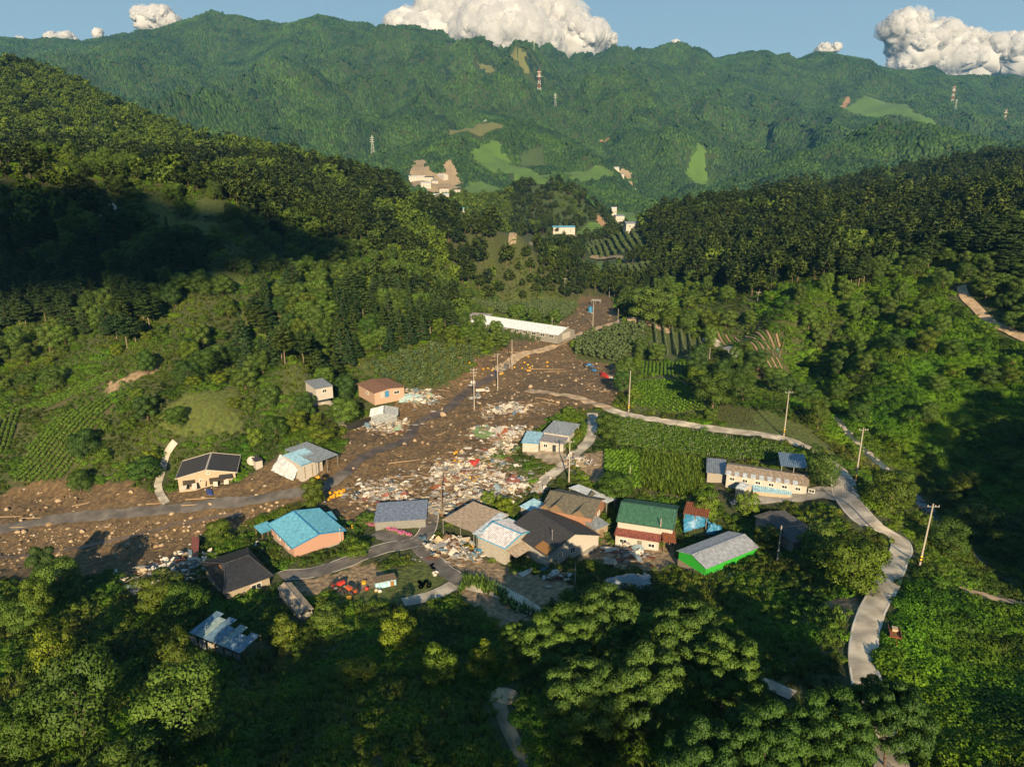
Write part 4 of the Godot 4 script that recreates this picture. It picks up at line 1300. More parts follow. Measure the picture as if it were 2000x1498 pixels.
func build_fields():
	rng.seed = 400
	var pepper := Shape.new()
	leafy(pepper, [[Vector3(0, 0.45, 0), Vector3(0.42, 0.5, 0.42)]], 60, 0.24, 0.6, Color(0.03, 0.07, 0.01), Color(0.1, 0.17, 0.02), 0.6, 0.3)
	var corn := tuft(404, 16, 2.0, 0.22, 0.055, Color(0.05, 0.1, 0.012), Color(0.13, 0.19, 0.03))
	var bean := Shape.new()
	rng.seed = 405
	leafy(bean, [[Vector3(0, 0.3, 0), Vector3(0.4, 0.36, 0.4)]], 46, 0.24, 0.7, Color(0.04, 0.1, 0.01), Color(0.11, 0.2, 0.02), 0.6, 0.4)
	var pepper_m := pepper.mesh()
	var bean_m := bean.mesh()
	plant_rows("crop_rows", pepper_m, [-141.6, -179.4, -142.5, -191.7, -139.3, -197.6, -123.2, -205.5, -122.6, -202.2, -124.1, -194.7, -127.4, -188.4, -127.4, -182, -133.8, -180.2], Vector2(-127.9, -196.4) - Vector2(-135.4, -182), 1.5, 0.45, 0.5, 1.1, 1.5, Color(1.1, 1.15, 1.0))
	plant_rows("crop_rows", pepper_m, [-157.7, -186.6, -163, -195.3, -156.5, -199.2, -153.2, -203.7, -149.8, -195.1, -147.9, -188.7], Vector2(-153.4, -204.5) - Vector2(-149.7, -190), 1.5, 0.45, 0.4, 1.1, 1.5)
	plant_rows("crop_rows", bean_m, [-164.6, -197.9, -158.6, -202.6, -144.6, -209.4, -129.2, -216.3, -127.5, -211.9, -142.8, -203.3, -153.4, -204.5], Vector2(-132.3, -215) - Vector2(-151.2, -206.3), 1.3, 0.45, 0.2, 1.0, 1.4)
	plant_rows("crop_rows", pepper_m, [31.9, -207.4, 38.7, -205.3, 51, -196, 68.9, -181.2, 75.3, -171.9, 68.9, -165.7, 53.7, -174.8, 30, -186.2], Vector2(65.7, -175.7) - Vector2(36.1, -199.6), 1.25, 0.42, 0.0, 1.0, 1.5, Color(0.85, 0.9, 0.9))
	plant_rows("crop_rows", corn, [35.8, -179.7, 46.1, -174.8, 52.4, -170.2, 48.4, -159.5, 42.5, -153.8, 32.9, -159.7], Vector2(49.5, -166.5) - Vector2(38.8, -159.9), 0.85, 0.5, 0.0, 0.8, 1.25, Color(1.1, 1.05, 0.8))
	plant_rows("crop_rows", bean_m, [26.5, -182.2, 35.8, -179.7, 32.9, -159.7, 27.9, -160.5, 24.2, -164.9], Vector2(33.4, -178.5) - Vector2(25.4, -166.1), 1.1, 0.42, 0.0, 1.3, 2.0, Color(1.1, 1.1, 0.9))
	plant_rows("crop_rows", bean_m, [53.7, -284.1, 73.4, -272.2, 66.3, -255.5, 50.7, -262.6], Vector2(60, -260) - Vector2(64.1, -279), 1.5, 0.5, 0.0, 1.0, 1.5)
	plant_rows("crop_rows", bean_m, [46, -252.6, 62.8, -250.4, 62.4, -219.7, 62.3, -209.8, 49.2, -209.6, 39.8, -220.1], Vector2(58.8, -215.7) - Vector2(46.9, -247.7), 1.6, 0.7, 0.3, 0.8, 1.6, Color(1.1, 1.1, 0.9))
	plant_rows("crop_rows", bean_m, [65.7, -212.2, 74.8, -204.5, 73, -194.3, 62.9, -199.2], Vector2(73.6, -199.9) - Vector2(64, -204.3), 1.0, 0.8, 0.0, 0.4, 0.7, Color(0.9, 0.8, 0.8))
	plant_rows("crop_rows", corn, [-10.7, -120.2, -10.1, -126.4, -6.9, -125.7, -3.1, -122.1, 4.8, -111, 3.8, -109.1, -4.1, -119.3, -8.3, -122.1], Vector2(0, -115.4) - Vector2(-4.1, -119.9), 1.2, 0.9, 0.0, 0.8, 1.1, Color(0.8, 0.9, 0.8))
	# ridged beds under the wire frames
	var soil := mat("bed_soil", 0.34, 0.25, 0.15, 0.95, 0.0, "wear", 0.4)
	for f in [[[94.5, -313.5, 109, -288.4, 113.1, -282.3, 105.3, -266.7, 95.9, -261.6, 88.4, -281.1], Vector2(97.2, -262.8) - Vector2(95.4, -311.4), 2.6, 1.4, "bed of bare soil with a thin crop line under posts beside the blue hut"],
			[[92.9, -259.5, 106.4, -263.4, 105.7, -253.6, 94, -247.6], Vector2(97.1, -249.2) - Vector2(94.3, -259.4), 2.6, 1.4, "bed of straw covered soil below the blue hut"]]:
		var p := pairs(f[0])
		var mid := Vector2.ZERO
		for q in p:
			mid += q / p.size()
		var u: Vector2 = f[1].normalized()
		var v := u.orthogonal()
		var leafs: Array[Transform3D] = []
		var cols := PackedColorArray()
		for j in range(-9, 10):
			var from := Vector2.INF
			var to := Vector2.INF
			for i in range(-60, 61):
				var q: Vector2 = mid + v * j * f[2] + u * i * 0.7
				if Geometry2D.is_point_in_polygon(q, p):
					if from == Vector2.INF:
						from = q
					to = q
					leafs.append(Transform3D(Basis(Vector3.UP, rnd(0, TAU)).scaled(Vector3.ONE * rnd(0.9, 1.4)), at2(q + v * f[2] * 0.42, 0.0)))
					cols.append(Color(0.9, 1, 0.9))
			if from != Vector2.INF and from.distance_to(to) > 4.0:
				single("soil_bed", ribbon(smooth_line(PackedVector2Array([from, to]), 1.2), 0.75, 0.14).smooth_mesh(), soil, f[4], "garden bed", f[4].replace("bed of", "beds of"))
				for i in 3:
					var e := from.lerp(to, i / 2.0) + v * 1.3
					var ps := Shape.new()
					ps.tube(Vector3(0, -0.3, 0), Vector3(0, 2.0, 0), 0.05, 0.05, 5)
					single("garden_post", ps.mesh(), mat("galvanised", 0.42, 0.44, 0.45, 0.4, 0.6, "fine", 1.0), "thin metal post " + ("among the upper beds beside the blue hut" if f[3] == 1.4 and j % 2 == 0 else "along a bed near the blue hut"), "post", "thin posts in the beds near the blue hut", at2(e))
		scatter("crop_rows", bean_m, leaf_mat("leaves"), leafs, cols)
	# six trained fruit rows on the lit meadow
	var tops := [[69.8, -333.2], [73.1, -327.4], [76.1, -321.9], [79.2, -317.1], [82, -312.9], [85.5, -307.8]]
	var ends := [[63.9, -292.9], [67.3, -290], [70.4, -285.4], [73, -280], [75.8, -274.6], [78.7, -269.2]]
	var order := ["first", "second", "third", "fourth", "fifth", "sixth"]
	for i in 6:
		var a := Vector2(tops[i][0], tops[i][1])
		var b := Vector2(ends[i][0], ends[i][1])
		var t := thing("fruit_row", order[i] + " trained fruit row from the left on the meadow below the dirt track", "orchard row", at2(a), 0.0, "six trained fruit rows on the meadow")
		var s := Shape.new()
		var line := smooth_line(PackedVector2Array([a, b]), 0.9)
		rng.seed = 420 + i
		for q in line:
			var e := at2(q) - t.position
			leafy(s, [[e + Vector3(0, 1.3, 0), Vector3(0.55, 1.25, 0.55)]], 70, 0.3, 0.5, Color(0.05, 0.085, 0.035), Color(0.14, 0.19, 0.09), 0.5)
		part("foliage", s.mesh(), leaf_mat("leaves"), t)
		for j in 5:
			var e := at2(a.lerp(b, j / 4.0)) - t.position
			var ps := Shape.new()
			ps.tube(e + Vector3(0, -0.3, 0), e + Vector3(0, 3.1, 0), 0.05, 0.05, 5)
			part("post", ps.mesh(), mats["galvanised"], t)
	# pale stakes in the trellised pepper field
	rng.seed = 431
	var stakes: Array[Transform3D] = []
	var sc := PackedColorArray()
	var stake := Shape.new()
	stake.tube(Vector3(0, -0.2, 0), Vector3(0, 1.45, 0), 0.03, 0.025, 4)
	var field := pairs([31.9, -207.4, 38.7, -205.3, 51, -196, 68.9, -181.2, 75.3, -171.9, 68.9, -165.7, 53.7, -174.8, 30, -186.2])
	for i in 2600:
		var q := field[0] + Vector2(rnd(-5, 75), rnd(-10, 48))
		if Geometry2D.is_point_in_polygon(q, field) and stakes.size() < 330:
			stakes.append(Transform3D(Basis(), at2(q)))
			sc.append(Color.WHITE)
	scatter("crop_stakes", stake.mesh(), mat("stake", 0.3, 0.33, 0.28, 0.7, 0.0, "", 1.0), stakes, sc)
	# pink flower border below the grey shed
	var blossom := Shape.new()
	rng.seed = 440
	for q in smooth_line(pairs([-35.8, -151.1, -31.9, -148.9, -28.5, -146.8, -25.2, -145.2, -23.9, -144.7]), 0.6):
		for i in 10:
			leafy(blossom, [[at2(q + Vector2(rnd(-0.6, 0.6), rnd(-0.6, 0.6)), 0.35), Vector3(0.3, 0.35, 0.3)]], 7, 0.2, 0.7, Color(0.05, 0.1, 0.02), Color(0.09, 0.14, 0.02), 0.7, 0.4)
			leafy(blossom, [[at2(q + Vector2(rnd(-0.6, 0.6), rnd(-0.6, 0.6)), 0.55), Vector3(0.3, 0.25, 0.3)]], 6, 0.17, 0.8, Color(0.45, 0.08, 0.25), Color(0.65, 0.2, 0.42), 0.7, 0.5)
	single("flower_border", blossom.mesh(), leaf_mat("leaves"), "long border of pink flowers below the leaning grey shed", "flower bed")


func build_clouds():
	var m := mat("cloud_white", 0.4, 0.425, 0.465, 1.0, 0.0, "", 1.0, 0.7)
	m.metallic_specular = 0.0
	var wisp := StandardMaterial3D.new()
	wisp.resource_name = "cloud_wisp"
	wisp.albedo_color = Color(0.68, 0.7, 0.73, 0.3)
	wisp.transparency = BaseMaterial3D.TRANSPARENCY_ALPHA
	wisp.roughness = 1.0
	wisp.metallic_specular = 0.0
	wisp.backlight_enabled = true
	wisp.backlight = Color(0.8, 0.8, 0.8)
	noise.frequency = 1.0
	var puff := Shape.new()
	puff.ball(Vector3.ZERO, Vector3.ONE, 20, 12, noise, 0.4, 1.7)
	var puff_mesh := puff.smooth_mesh()
	# [label, [[place, radius] ...]]
	var banks := [
		["big", 0.62, [[Vector3(-1266.8, 2137.6, -12500), 560], [Vector3(-816.1, 2461.2, -12800), 620], [Vector3(-347, 2734.2, -13000), 700], [Vector3(173.3, 2773.2, -13000), 640], [Vector3(634.8, 2385.7, -12600), 560], [Vector3(1036.8, 2180.3, -12300), 430], [Vector3(-1679.3, 2367.4, -12500), 360], [Vector3(-1882.1, 2519.1, -12500), 170], [Vector3(1344.8, 2329.3, -12500), 250], [Vector3(1558.5, 2237.5, -12500), 160], [Vector3(-162, 2092.3, -12000), 700], [Vector3(-1108.3, 2770.2, -12800), 420], [Vector3(-2017.1, 2329.3, -12500), 150], [Vector3(0, 3206.9, -13200), 600]]],
		["right", 0.6, [[Vector3(6160.7, 2312.4, -12000), 300], [Vector3(6404.7, 2055.3, -12000), 380], [Vector3(6797.1, 2129.1, -12000), 330], [Vector3(7039.8, 1899.4, -12200), 420], [Vector3(7536.7, 1899.4, -12200), 380], [Vector3(7620.8, 2055.3, -12000), 220], [Vector3(8008.7, 1944.1, -12000), 330], [Vector3(8488.6, 1794.8, -12000), 400], [Vector3(7889.5, 2129.1, -12000), 170], [Vector3(7194.8, 2165.9, -12000), 200], [Vector3(6284.8, 1794.8, -12000), 260]]],
		["left", 0.6, [[Vector3(-5738.3, 2443.3, -12000), 190], [Vector3(-5533.5, 2472.2, -12000), 210], [Vector3(-5341.1, 2414.3, -12000), 150], [Vector3(-5803.2, 2544.5, -12000), 120]]],
		["low", 0.6, [[Vector3(-7875.9, 2371.6, -13000), 110], [Vector3(-7613.3, 2371.6, -13000), 120], [Vector3(-8410.6, 2323.8, -13000), 90], [Vector3(-7074.8, 2450.9, -13000), 90]]],
		["small", 0.6, [[Vector3(5360.6, 2195.9, -13000), 120], [Vector3(5573.9, 2243.9, -13000), 80], [Vector3(3237.3, 2632.2, -15000), 90]]],
		["shade", 0.5, [[Vector3(4, 620, 1160), 20], [Vector3(-20, 612, 1160), 27], [Vector3(-48, 618, 1165), 27], [Vector3(-76, 616, 1160), 28], [Vector3(-104, 617, 1160), 28], [Vector3(-132, 616, 1160), 27], [Vector3(-160, 616, 1160), 26], [Vector3(-60, 602, 1140), 24], [Vector3(-95, 600, 1140), 24], [Vector3(24, 622, 1150), 14]]],
	]
	for b in banks:
		rng.seed = hash(b[0])
		var where: Array[Transform3D] = []
		var thin: Array[Transform3D] = []
		var cols := PackedColorArray()
		for l in b[2]:
			var r: float = l[1]
			var c: Vector3 = l[0]
			where.append(Transform3D(Basis(rnd3(), rnd(0, 6)).scaled(Vector3.ONE * r), c))
			for i in (70 if r > 100.0 else 24):
				var d := rnd3()
				d.y = absf(d.y) * 0.9 - 0.15
				var r1: float = r * rnd(0.14, 0.36)
				var c1: Vector3 = c + d * r * rnd(0.72, 0.98)
				where.append(Transform3D(Basis(rnd3(), rnd(0, 6)).scaled(Vector3.ONE * r1), c1))
				if r > 70.0:
					thin.append(Transform3D(Basis(rnd3(), rnd(0, 6)).scaled(Vector3.ONE * r1 * rnd(1.0, 1.5)), c1 + d * r1 * 0.35))
				for j in (9 if r > 100.0 else 2):
					var e := (rnd3() + d * 0.6).normalized()
					where.append(Transform3D(Basis(rnd3(), rnd(0, 6)).scaled(Vector3.ONE * r1 * rnd(0.18, 0.45)), c1 + e * r1 * 0.9))
		for i in where.size():
			cols.append(Color.WHITE)
		scatter("cloud", puff_mesh, m, where, cols)
		cols.resize(thin.size())
		cols.fill(Color.WHITE)
		scatter("cloud", puff_mesh, wisp, thin, cols)


# ---------------------------------------------------------------- buildings

func roof_mat(called: String, r: float, g: float, b: float, rough := 0.55, metal := 0.0) -> StandardMaterial3D:
	return mat(called, r * 1.2, g * 1.2, b * 1.2, rough, metal, "stain", 0.16)


func window_on(parent: Node3D, at: Vector3, out: Vector3, wide: float, high: float):   # frame with its pane
	var turn := Basis.looking_at(-out, Vector3.UP)
	var f := Shape.new()
	f.box(at + out * 0.03 + turn * Vector3(0, high * 0.5, 0), Vector3(wide + 0.16, 0.09, 0.12), turn)
	f.box(at + out * 0.03 - turn * Vector3(0, high * 0.5, 0), Vector3(wide + 0.16, 0.09, 0.14), turn)
	f.box(at + out * 0.028 + turn * Vector3(wide * 0.5, 0, 0), Vector3(0.09, high - 0.09, 0.11), turn)
	f.box(at + out * 0.028 - turn * Vector3(wide * 0.5, 0, 0), Vector3(0.09, high - 0.09, 0.11), turn)
	f.box(at + out * 0.026, Vector3(0.06, high - 0.09, 0.1), turn)
	var w := part("window", f.mesh(), mat("window_frame", 0.62, 0.62, 0.6, 0.5, 0.0, "", 1.0), parent)
	var p := Shape.new()
	p.box(at + out * 0.012, Vector3(wide - 0.09, high - 0.09, 0.03), turn)
	part("pane", p.mesh(), mat("window_pane", 0.02, 0.028, 0.035, 0.12, 0.0, "", 1.0), w)


func door_on(parent: Node3D, at: Vector3, out: Vector3, wide: float, high: float, m: Material):
	var turn := Basis.looking_at(-out, Vector3.UP)
	var f := Shape.new()
	f.box(at + out * 0.03 + Vector3(0, high * 0.5, 0), Vector3(wide, high, 0.08), turn)
	var d := part("door", f.mesh(), m, parent)
	var h := Shape.new()
	h.box(at + out * 0.1 + Vector3(0, high * 0.48, 0) + turn * Vector3(wide * 0.36, 0, 0), Vector3(0.08, 0.16, 0.06), turn)
	part("handle", h.mesh(), mats["galvanised"], d)


# One volume of a building in its parent's axes. r: width along x, depth along z. Options: eave, rise, along ("x" or "z": the way the ridge runs), over (overhang), pitch, wall, roof, roof2, trim, open (no walls, posts), base.
func gabled(parent: Node3D, w: float, d: float, o: Dictionary):
	var along_x: bool = o.get("along", "x") == "x"
	var l := w if along_x else d
	var half := (d if along_x else w) * 0.5
	var eave: float = o.eave
	var rise: float = o.rise
	var over: float = o.get("over", 0.4)
	var at := func(u: float, y: float, v: float) -> Vector3: return Vector3(u, y, v) if along_x else Vector3(v, y, -u)
	var slope := rise / half
	var wl := l * 0.5 - over
	var wv := half - over
	var wy := eave + slope * over - 0.06
	var top := eave + rise - 0.07
	var down: float = -o.get("sink", 1.2)
	if not o.get("open", false):
		var s := Shape.new()
		var c := []
		for u in [-wl, wl]:
			for q in [[down, wv], [wy, wv], [top, 0.0], [wy, -wv], [down, -wv]]:
				c.append(at.call(u, q[0], q[1]))
		s.quad(c[0], c[1], c[6], c[5])
		s.quad(c[9], c[8], c[3], c[4])
		s.quad(c[1], c[0], c[4], c[3])
		s.tri(c[1], c[3], c[2])
		s.quad(c[5], c[6], c[8], c[9])
		s.tri(c[6], c[7], c[8])
		part("wall", s.mesh(), o.wall, parent)
		if o.has("base"):
			var b := Shape.new()
			b.box(Vector3(0, down * 0.5 + 0.17, 0), Vector3(w - 2.0 * over + 0.1, -down + 0.34, d - 2.0 * over + 0.1))
			part("plinth", b.mesh(), o.base, parent)
	else:
		for u in [-wl, 0.0, wl]:
			for v in [-wv, wv]:
				var s := Shape.new()
				s.box(at.call(u, (wy + down) * 0.5, v), Vector3(0.16, wy - down, 0.16))
				part("post", s.mesh(), o.wall, parent)
	var pitch: float = o.get("pitch", 0.45)
	var deep: float = o.get("deep", 0.08)
	for side in [1.0, -1.0]:
		var s := Shape.new()
		s.ribbed(at.call(-l * 0.5 * side, eave, half * side), at.call(l * 0.5 * side, eave, half * side), at.call(l * 0.5 * side, eave + rise, 0.0), at.call(-l * 0.5 * side, eave + rise, 0.0), pitch, deep)
		part("roof_slope", s.mesh(), o.roof if side > 0.0 else o.get("roof2", o.roof), parent)
	var cap := Shape.new()
	for side in [1.0, -1.0]:
		var e := 0.24
		cap.slab(at.call(-l * 0.5 * side, eave + rise - slope * e + 0.085, e * side), at.call(-l * 0.5 * side, eave + rise + 0.085, 0.0), at.call(l * 0.5 * side, eave + rise + 0.085, 0.0), at.call(l * 0.5 * side, eave + rise - slope * e + 0.085, e * side), 0.02)
	part("ridge_cap", cap.mesh(), o.get("trim", o.roof), parent)
	if o.has("trim"):
		for u in [-l * 0.5, l * 0.5]:
			for side in [1.0, -1.0]:
				var b := Shape.new()
				var p: Vector3 = at.call(u, eave + 0.02, half * side)
				var q: Vector3 = at.call(u, eave + rise + 0.02, 0.0)
				b.box((p + q) * 0.5, Vector3(0.12, 0.24, p.distance_to(q)) , Basis.looking_at(q - p, Vector3.UP))
				part("bargeboard", b.mesh(), o.trim, parent)
		for side in [1.0, -1.0]:
			var b := Shape.new()
			var p: Vector3 = at.call(-l * 0.5, eave - 0.02, half * side + 0.05 * side)
			var q: Vector3 = at.call(l * 0.5, eave - 0.02, half * side + 0.05 * side)
			b.box((p + q) * 0.5, Vector3(0.12, 0.2, p.distance_to(q)), Basis.looking_at(q - p, Vector3.UP))
			part("gutter", b.mesh(), o.trim, parent)


# A volume under one sloping sheet: heights at front and back eaves.
func lean_to(parent: Node3D, w: float, d: float, o: Dictionary):
	var f: float = o.front
	var b: float = o.back
	var over: float = o.get("over", 0.3)
	var down: float = -o.get("sink", 1.2)
	var wx := w * 0.5 - over
	var wz := d * 0.5 - over
	var fy := lerpf(f, b, over / d) - 0.06
	var by := lerpf(b, f, over / d) - 0.06
	if not o.get("open", false):
		var s := Shape.new()
		var p := [Vector3(-wx, down, wz), Vector3(wx, down, wz), Vector3(wx, down, -wz), Vector3(-wx, down, -wz), Vector3(-wx, fy, wz), Vector3(wx, fy, wz), Vector3(wx, by, -wz), Vector3(-wx, by, -wz)]
		if o.get("ribs", false):
			s.ribbed(p[0], p[1], p[5], p[4], 0.3, 0.04)
			s.ribbed(p[1], p[2], p[6], p[5], 0.3, 0.04)
			s.ribbed(p[2], p[3], p[7], p[6], 0.3, 0.04)
			s.ribbed(p[3], p[0], p[4], p[7], 0.3, 0.04)
		else:
			s.quad(p[0], p[4], p[5], p[1])
			s.quad(p[1], p[5], p[6], p[2])
			s.quad(p[2], p[6], p[7], p[3])
			s.quad(p[3], p[7], p[4], p[0])
		part("wall", s.mesh(), o.wall, parent)
	else:
		for q in [[-wx, wz, fy], [0.0, wz, fy], [wx, wz, fy], [-wx, -wz, by], [0.0, -wz, by], [wx, -wz, by]]:
			var s := Shape.new()
			s.box(Vector3(q[0], (q[2] + down) * 0.5, q[1]), Vector3(0.15, q[2] - down, 0.15))
			part("post", s.mesh(), o.wall, parent)
	var s := Shape.new()
	var c := [Vector3(-w * 0.5, f, d * 0.5), Vector3(w * 0.5, f, d * 0.5), Vector3(w * 0.5, b, -d * 0.5), Vector3(-w * 0.5, b, -d * 0.5)]
	if o.get("across", false):
		s.ribbed(c[3], c[0], c[1], c[2], o.get("pitch", 0.45), 0.045)
	else:
		s.ribbed(c[0], c[1], c[2], c[3], o.get("pitch", 0.45), o.get("deep", 0.08))
	part("roof", s.mesh(), o.roof, parent)
	if o.has("trim"):
		var t := Shape.new()
		t.box(Vector3(0, f - 0.05, d * 0.5 + 0.05), Vector3(w + 0.1, 0.22, 0.1))
		part("gutter", t.mesh(), o.trim, parent)


func house(called: String, label: String, category: String, r: Array, o: Dictionary) -> Node3D:
	var t := thing(called, label, category, Vector3(r[0], r[1], r[2]), r[3], o.get("group", ""))
	clear_plot(r)
	if o.has("front"):
		lean_to(t, r[4], r[5], o)
	else:
		gabled(t, r[4], r[5], o)
	return t


func wing(t: Node3D, called: String, r: Array, o: Dictionary) -> Node3D:   # a further volume that belongs to the building
	var n := Node3D.new()
	n.name = called
	clear_plot(r)
	n.transform = t.transform.affine_inverse() * Transform3D(Basis(Vector3.UP, r[3]), Vector3(r[0], r[1], r[2]))
	t.add_child(n, true)
	if o.has("front"):
		lean_to(n, r[4], r[5], o)
	else:
		gabled(n, r[4], r[5], o)
	return n


func sheet_between(a: Vector3, b: Vector3, p: Vector3, d: Vector3, sag: float, n: int, crumple: float) -> ArrayMesh:   # cloth or thin metal hung between four corners
	var s := Shape.new()
	for j in n + 1:
		for i in n + 1:
			var u := float(i) / n
			var v := float(j) / n
			var q := a.lerp(b, u).lerp(d.lerp(p, u), v)
			q.y -= sag * sin(PI * u) * sin(PI * v)
			q += Vector3(noise.get_noise_3d(q.x, q.y, q.z), noise.get_noise_3d(q.x + 50.0, q.y, q.z), noise.get_noise_3d(q.x, q.y, q.z + 50.0)) * crumple
			s.vert(q, Vector3.UP, s.tint)
	for j in n:
		for i in n:
			var e := j * (n + 1) + i
			s.k.append_array([e, e + n + 1, e + 1, e + 1, e + n + 1, e + n + 2])
	return s.smooth_mesh()


func build_houses():
	var cream := mat("cream_plaster", 0.52, 0.44, 0.33, 0.9, 0.0, "wear", 0.3)
	var white := mat("white_wall", 0.58, 0.56, 0.52, 0.8, 0.0, "wear", 0.3)
	var grey_wall := mat("grey_block", 0.4, 0.38, 0.34, 0.9, 0.0, "wear", 0.5)
	var brick := mat("pink_brick", 0.4, 0.24, 0.185, 0.9, 0.0, "fine", 1.6)
	var steel := mat("steel_post", 0.3, 0.31, 0.32, 0.6, 0.5, "fine", 1.0)
	var wood := mat("old_wood", 0.24, 0.17, 0.1, 0.9, 0.0, "wear", 0.8)
	var dark := roof_mat("black_roof", 0.034, 0.034, 0.037, 0.75)
	var galv := roof_mat("grey_roof", 0.26, 0.3, 0.34, 0.45, 0.3)
	var pale := roof_mat("pale_roof", 0.56, 0.62, 0.68, 0.45, 0.2)
	var blue := roof_mat("blue_roof", 0.1, 0.34, 0.5, 0.45)
	var sky_blue := roof_mat("light_blue_roof", 0.3, 0.52, 0.66, 0.45)
	var blue_trim := mat("blue_trim", 0.03, 0.16, 0.32, 0.5, 0.0, "", 1.0)
	var fibre := roof_mat("fibre_cement", 0.3, 0.25, 0.2, 0.95)
	var brown := roof_mat("brown_roof", 0.2, 0.105, 0.062, 0.7)
	var olive := roof_mat("olive_roof", 0.115, 0.108, 0.08, 0.9)
	var green := roof_mat("green_roof", 0.05, 0.14, 0.085, 0.5)
	var maroon := roof_mat("maroon_roof", 0.24, 0.075, 0.055, 0.5)
	var rust := roof_mat("rust", 0.2, 0.06, 0.022, 0.85)
	var tarp_blue := mat("blue_tarp", 0.035, 0.25, 0.5, 0.5, 0.0, "wear", 0.3, 0.1)
	var tarp_green := mat("green_tarp", 0.04, 0.5, 0.05, 0.5, 0.0, "wear", 0.3, 0.15)
	var door_m := mat("door_paint", 0.22, 0.2, 0.17, 0.7, 0.0, "wear", 0.6)
	var glass := mat("window_pane", 0.02, 0.028, 0.035, 0.12, 0.0, "", 1.0)
	rng.seed = 600
	# house whose front wall is torn open
	var r: Array = [-85.2, -0.62, -179.6, 0.283, 15.6, 13]
	var t := house("farmhouse", "cream farmhouse with black roof and broken front wall beside the mud road", "house", r, {eave = 3.0, rise = 1.7, along = "z", over = 0.5, wall = cream, roof = dark, pitch = 0.5, deep = 0.02, trim = mat("roof_edge", 0.32, 0.3, 0.27, 0.8, 0.0, "", 1.0)})
	window_on(t, Vector3(0.4, 3.6, r[5] * 0.5 - 0.5), Vector3.BACK, 0.7, 0.5)
	window_on(t, Vector3(-1.5, 1.5, r[5] * 0.5 - 0.5), Vector3.BACK, 0.8, 0.8)
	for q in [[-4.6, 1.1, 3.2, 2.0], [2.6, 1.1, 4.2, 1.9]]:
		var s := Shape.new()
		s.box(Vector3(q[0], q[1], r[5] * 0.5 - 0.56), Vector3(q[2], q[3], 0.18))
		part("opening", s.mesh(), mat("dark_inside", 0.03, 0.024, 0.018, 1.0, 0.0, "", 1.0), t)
	var porch := Shape.new()
	porch.slab(Vector3(3.2, 2.75, r[5] * 0.5 - 0.6), Vector3(6.6, 2.75, r[5] * 0.5 - 0.6), Vector3(6.4, 2.1, r[5] * 0.5 + 1.4), Vector3(3.0, 2.3, r[5] * 0.5 + 1.2), 0.12)
	part("canopy", porch.mesh(), dark, t)
	for i in 5:
		var s := Shape.new()
		s.box(Vector3.ZERO, Vector3(rnd(0.8, 1.8), 0.09, rnd(1.2, 2.2)))
		var b := part("wall_panel", s.mesh(), white if i != 2 else cream, t)
		b.position = Vector3(-6.0 + i * 2.6 + rnd(-0.5, 0.5), rnd(0.3, 0.9), r[5] * 0.5 + rnd(0.0, 1.4))
		b.rotation = Vector3(rnd(0.5, 1.4), rnd(-0.8, 0.8), rnd(-0.4, 0.4))
	# farm shed with crumpled sheets
	r = [-58, 2.05, -177.6, 0.868, 7.1, 8.7]
	t = house("farm_shed", "tall farm shed with pale blue roof and a crumpled sheet hanging over its corner", "shed", r, {front = 3.9, back = 4.6, wall = white, roof = sky_blue, over = 0.2, trim = blue_trim})
	var w2: Array = [-56.5, 2.87, -180.7, 0.904, 7.7, 14.4]
	wing(t, "side_roof", w2, {front = 3.3, back = 3.7, open = true, wall = steel, roof = galv})
	for i in 3:
		var s := Shape.new()
		s.box(Vector3(r[4] * (-0.5 + 0.33 * i + 0.17) , 1.4, r[5] * 0.5 - 0.14), Vector3(0.12, 3.4, 0.1))
		part("wall_batten", s.mesh(), wood, t)
	var hang := part("torn_sheet", sheet_between(t.to_local(Vector3(-64.9, 6.2, -179.3)), t.to_local(Vector3(-57.6, 5.4, -173.9)), t.to_local(Vector3(-59.5, 1.3, -172.4)), t.to_local(Vector3(-67.2, 2.1, -177.7)), -0.9, 14, 0.25), pale, t)
	hang.rotation = Vector3.ZERO
	# brown roofed house
	r = [-44.9, 8.98, -226.6, 0.633, 12.2, 14]
	t = house("farmhouse", "house with a plain brown roof beside the wreckage at the upper edge of the mud", "house", r, {eave = 3.2, rise = 0.7, along = "z", wall = mat("pink_plaster", 0.6, 0.42, 0.32, 0.9, 0.0, "wear", 0.3), roof = brown, pitch = 0.6, deep = 0.02, over = 0.6})
	door_on(t, Vector3(-1.0, 0.9, r[5] * 0.5 - 0.6), Vector3.BACK, 1.5, 2.1, blue_trim)
	door_on(t, Vector3(-2.7, 0.9, r[5] * 0.5 - 0.6), Vector3.BACK, 1.5, 2.1, white)
	window_on(t, Vector3(2.6, 1.9, r[5] * 0.5 - 0.6), Vector3.BACK, 2.0, 1.0)
	window_on(t, Vector3(-r[4] * 0.5 + 0.6, 1.8, 1.0), Vector3.LEFT, 1.4, 1.0)
	# grey shed in front of it
	r = [-41.8, 4.34, -213.8, 0.146, 9.1, 8]
	house("tool_shed", "small ribbed grey shed in front of the brown roofed house", "shed", r, {eave = 2.6, rise = 1.0, along = "z", wall = galv, roof = galv, roof2 = pale})
	# grey roof half hidden by trees
	r = [-62.3, 13.73, -213.3, 0.657, 6.2, 9]
	t = house("farmhouse", "white house with a grey roof half hidden by trees above the mud channel", "house", r, {front = 2.8, back = 3.4, wall = white, roof = galv})
	window_on(t, Vector3(0, 1.6, r[5] * 0.5 - 0.3), Vector3.BACK, 1.4, 1.0)
	# brick house with the bright blue roof
	r = [-47.6, -0.36, -143.9, 0.684, 12.8, 14.5]
	t = house("farmhouse", "pink brick house with a bright blue ribbed roof beside the village lane", "house", r, {eave = 3.0, rise = 1.3, along = "z", wall = brick, roof = blue, trim = blue_trim, over = 0.5, base = grey_wall})
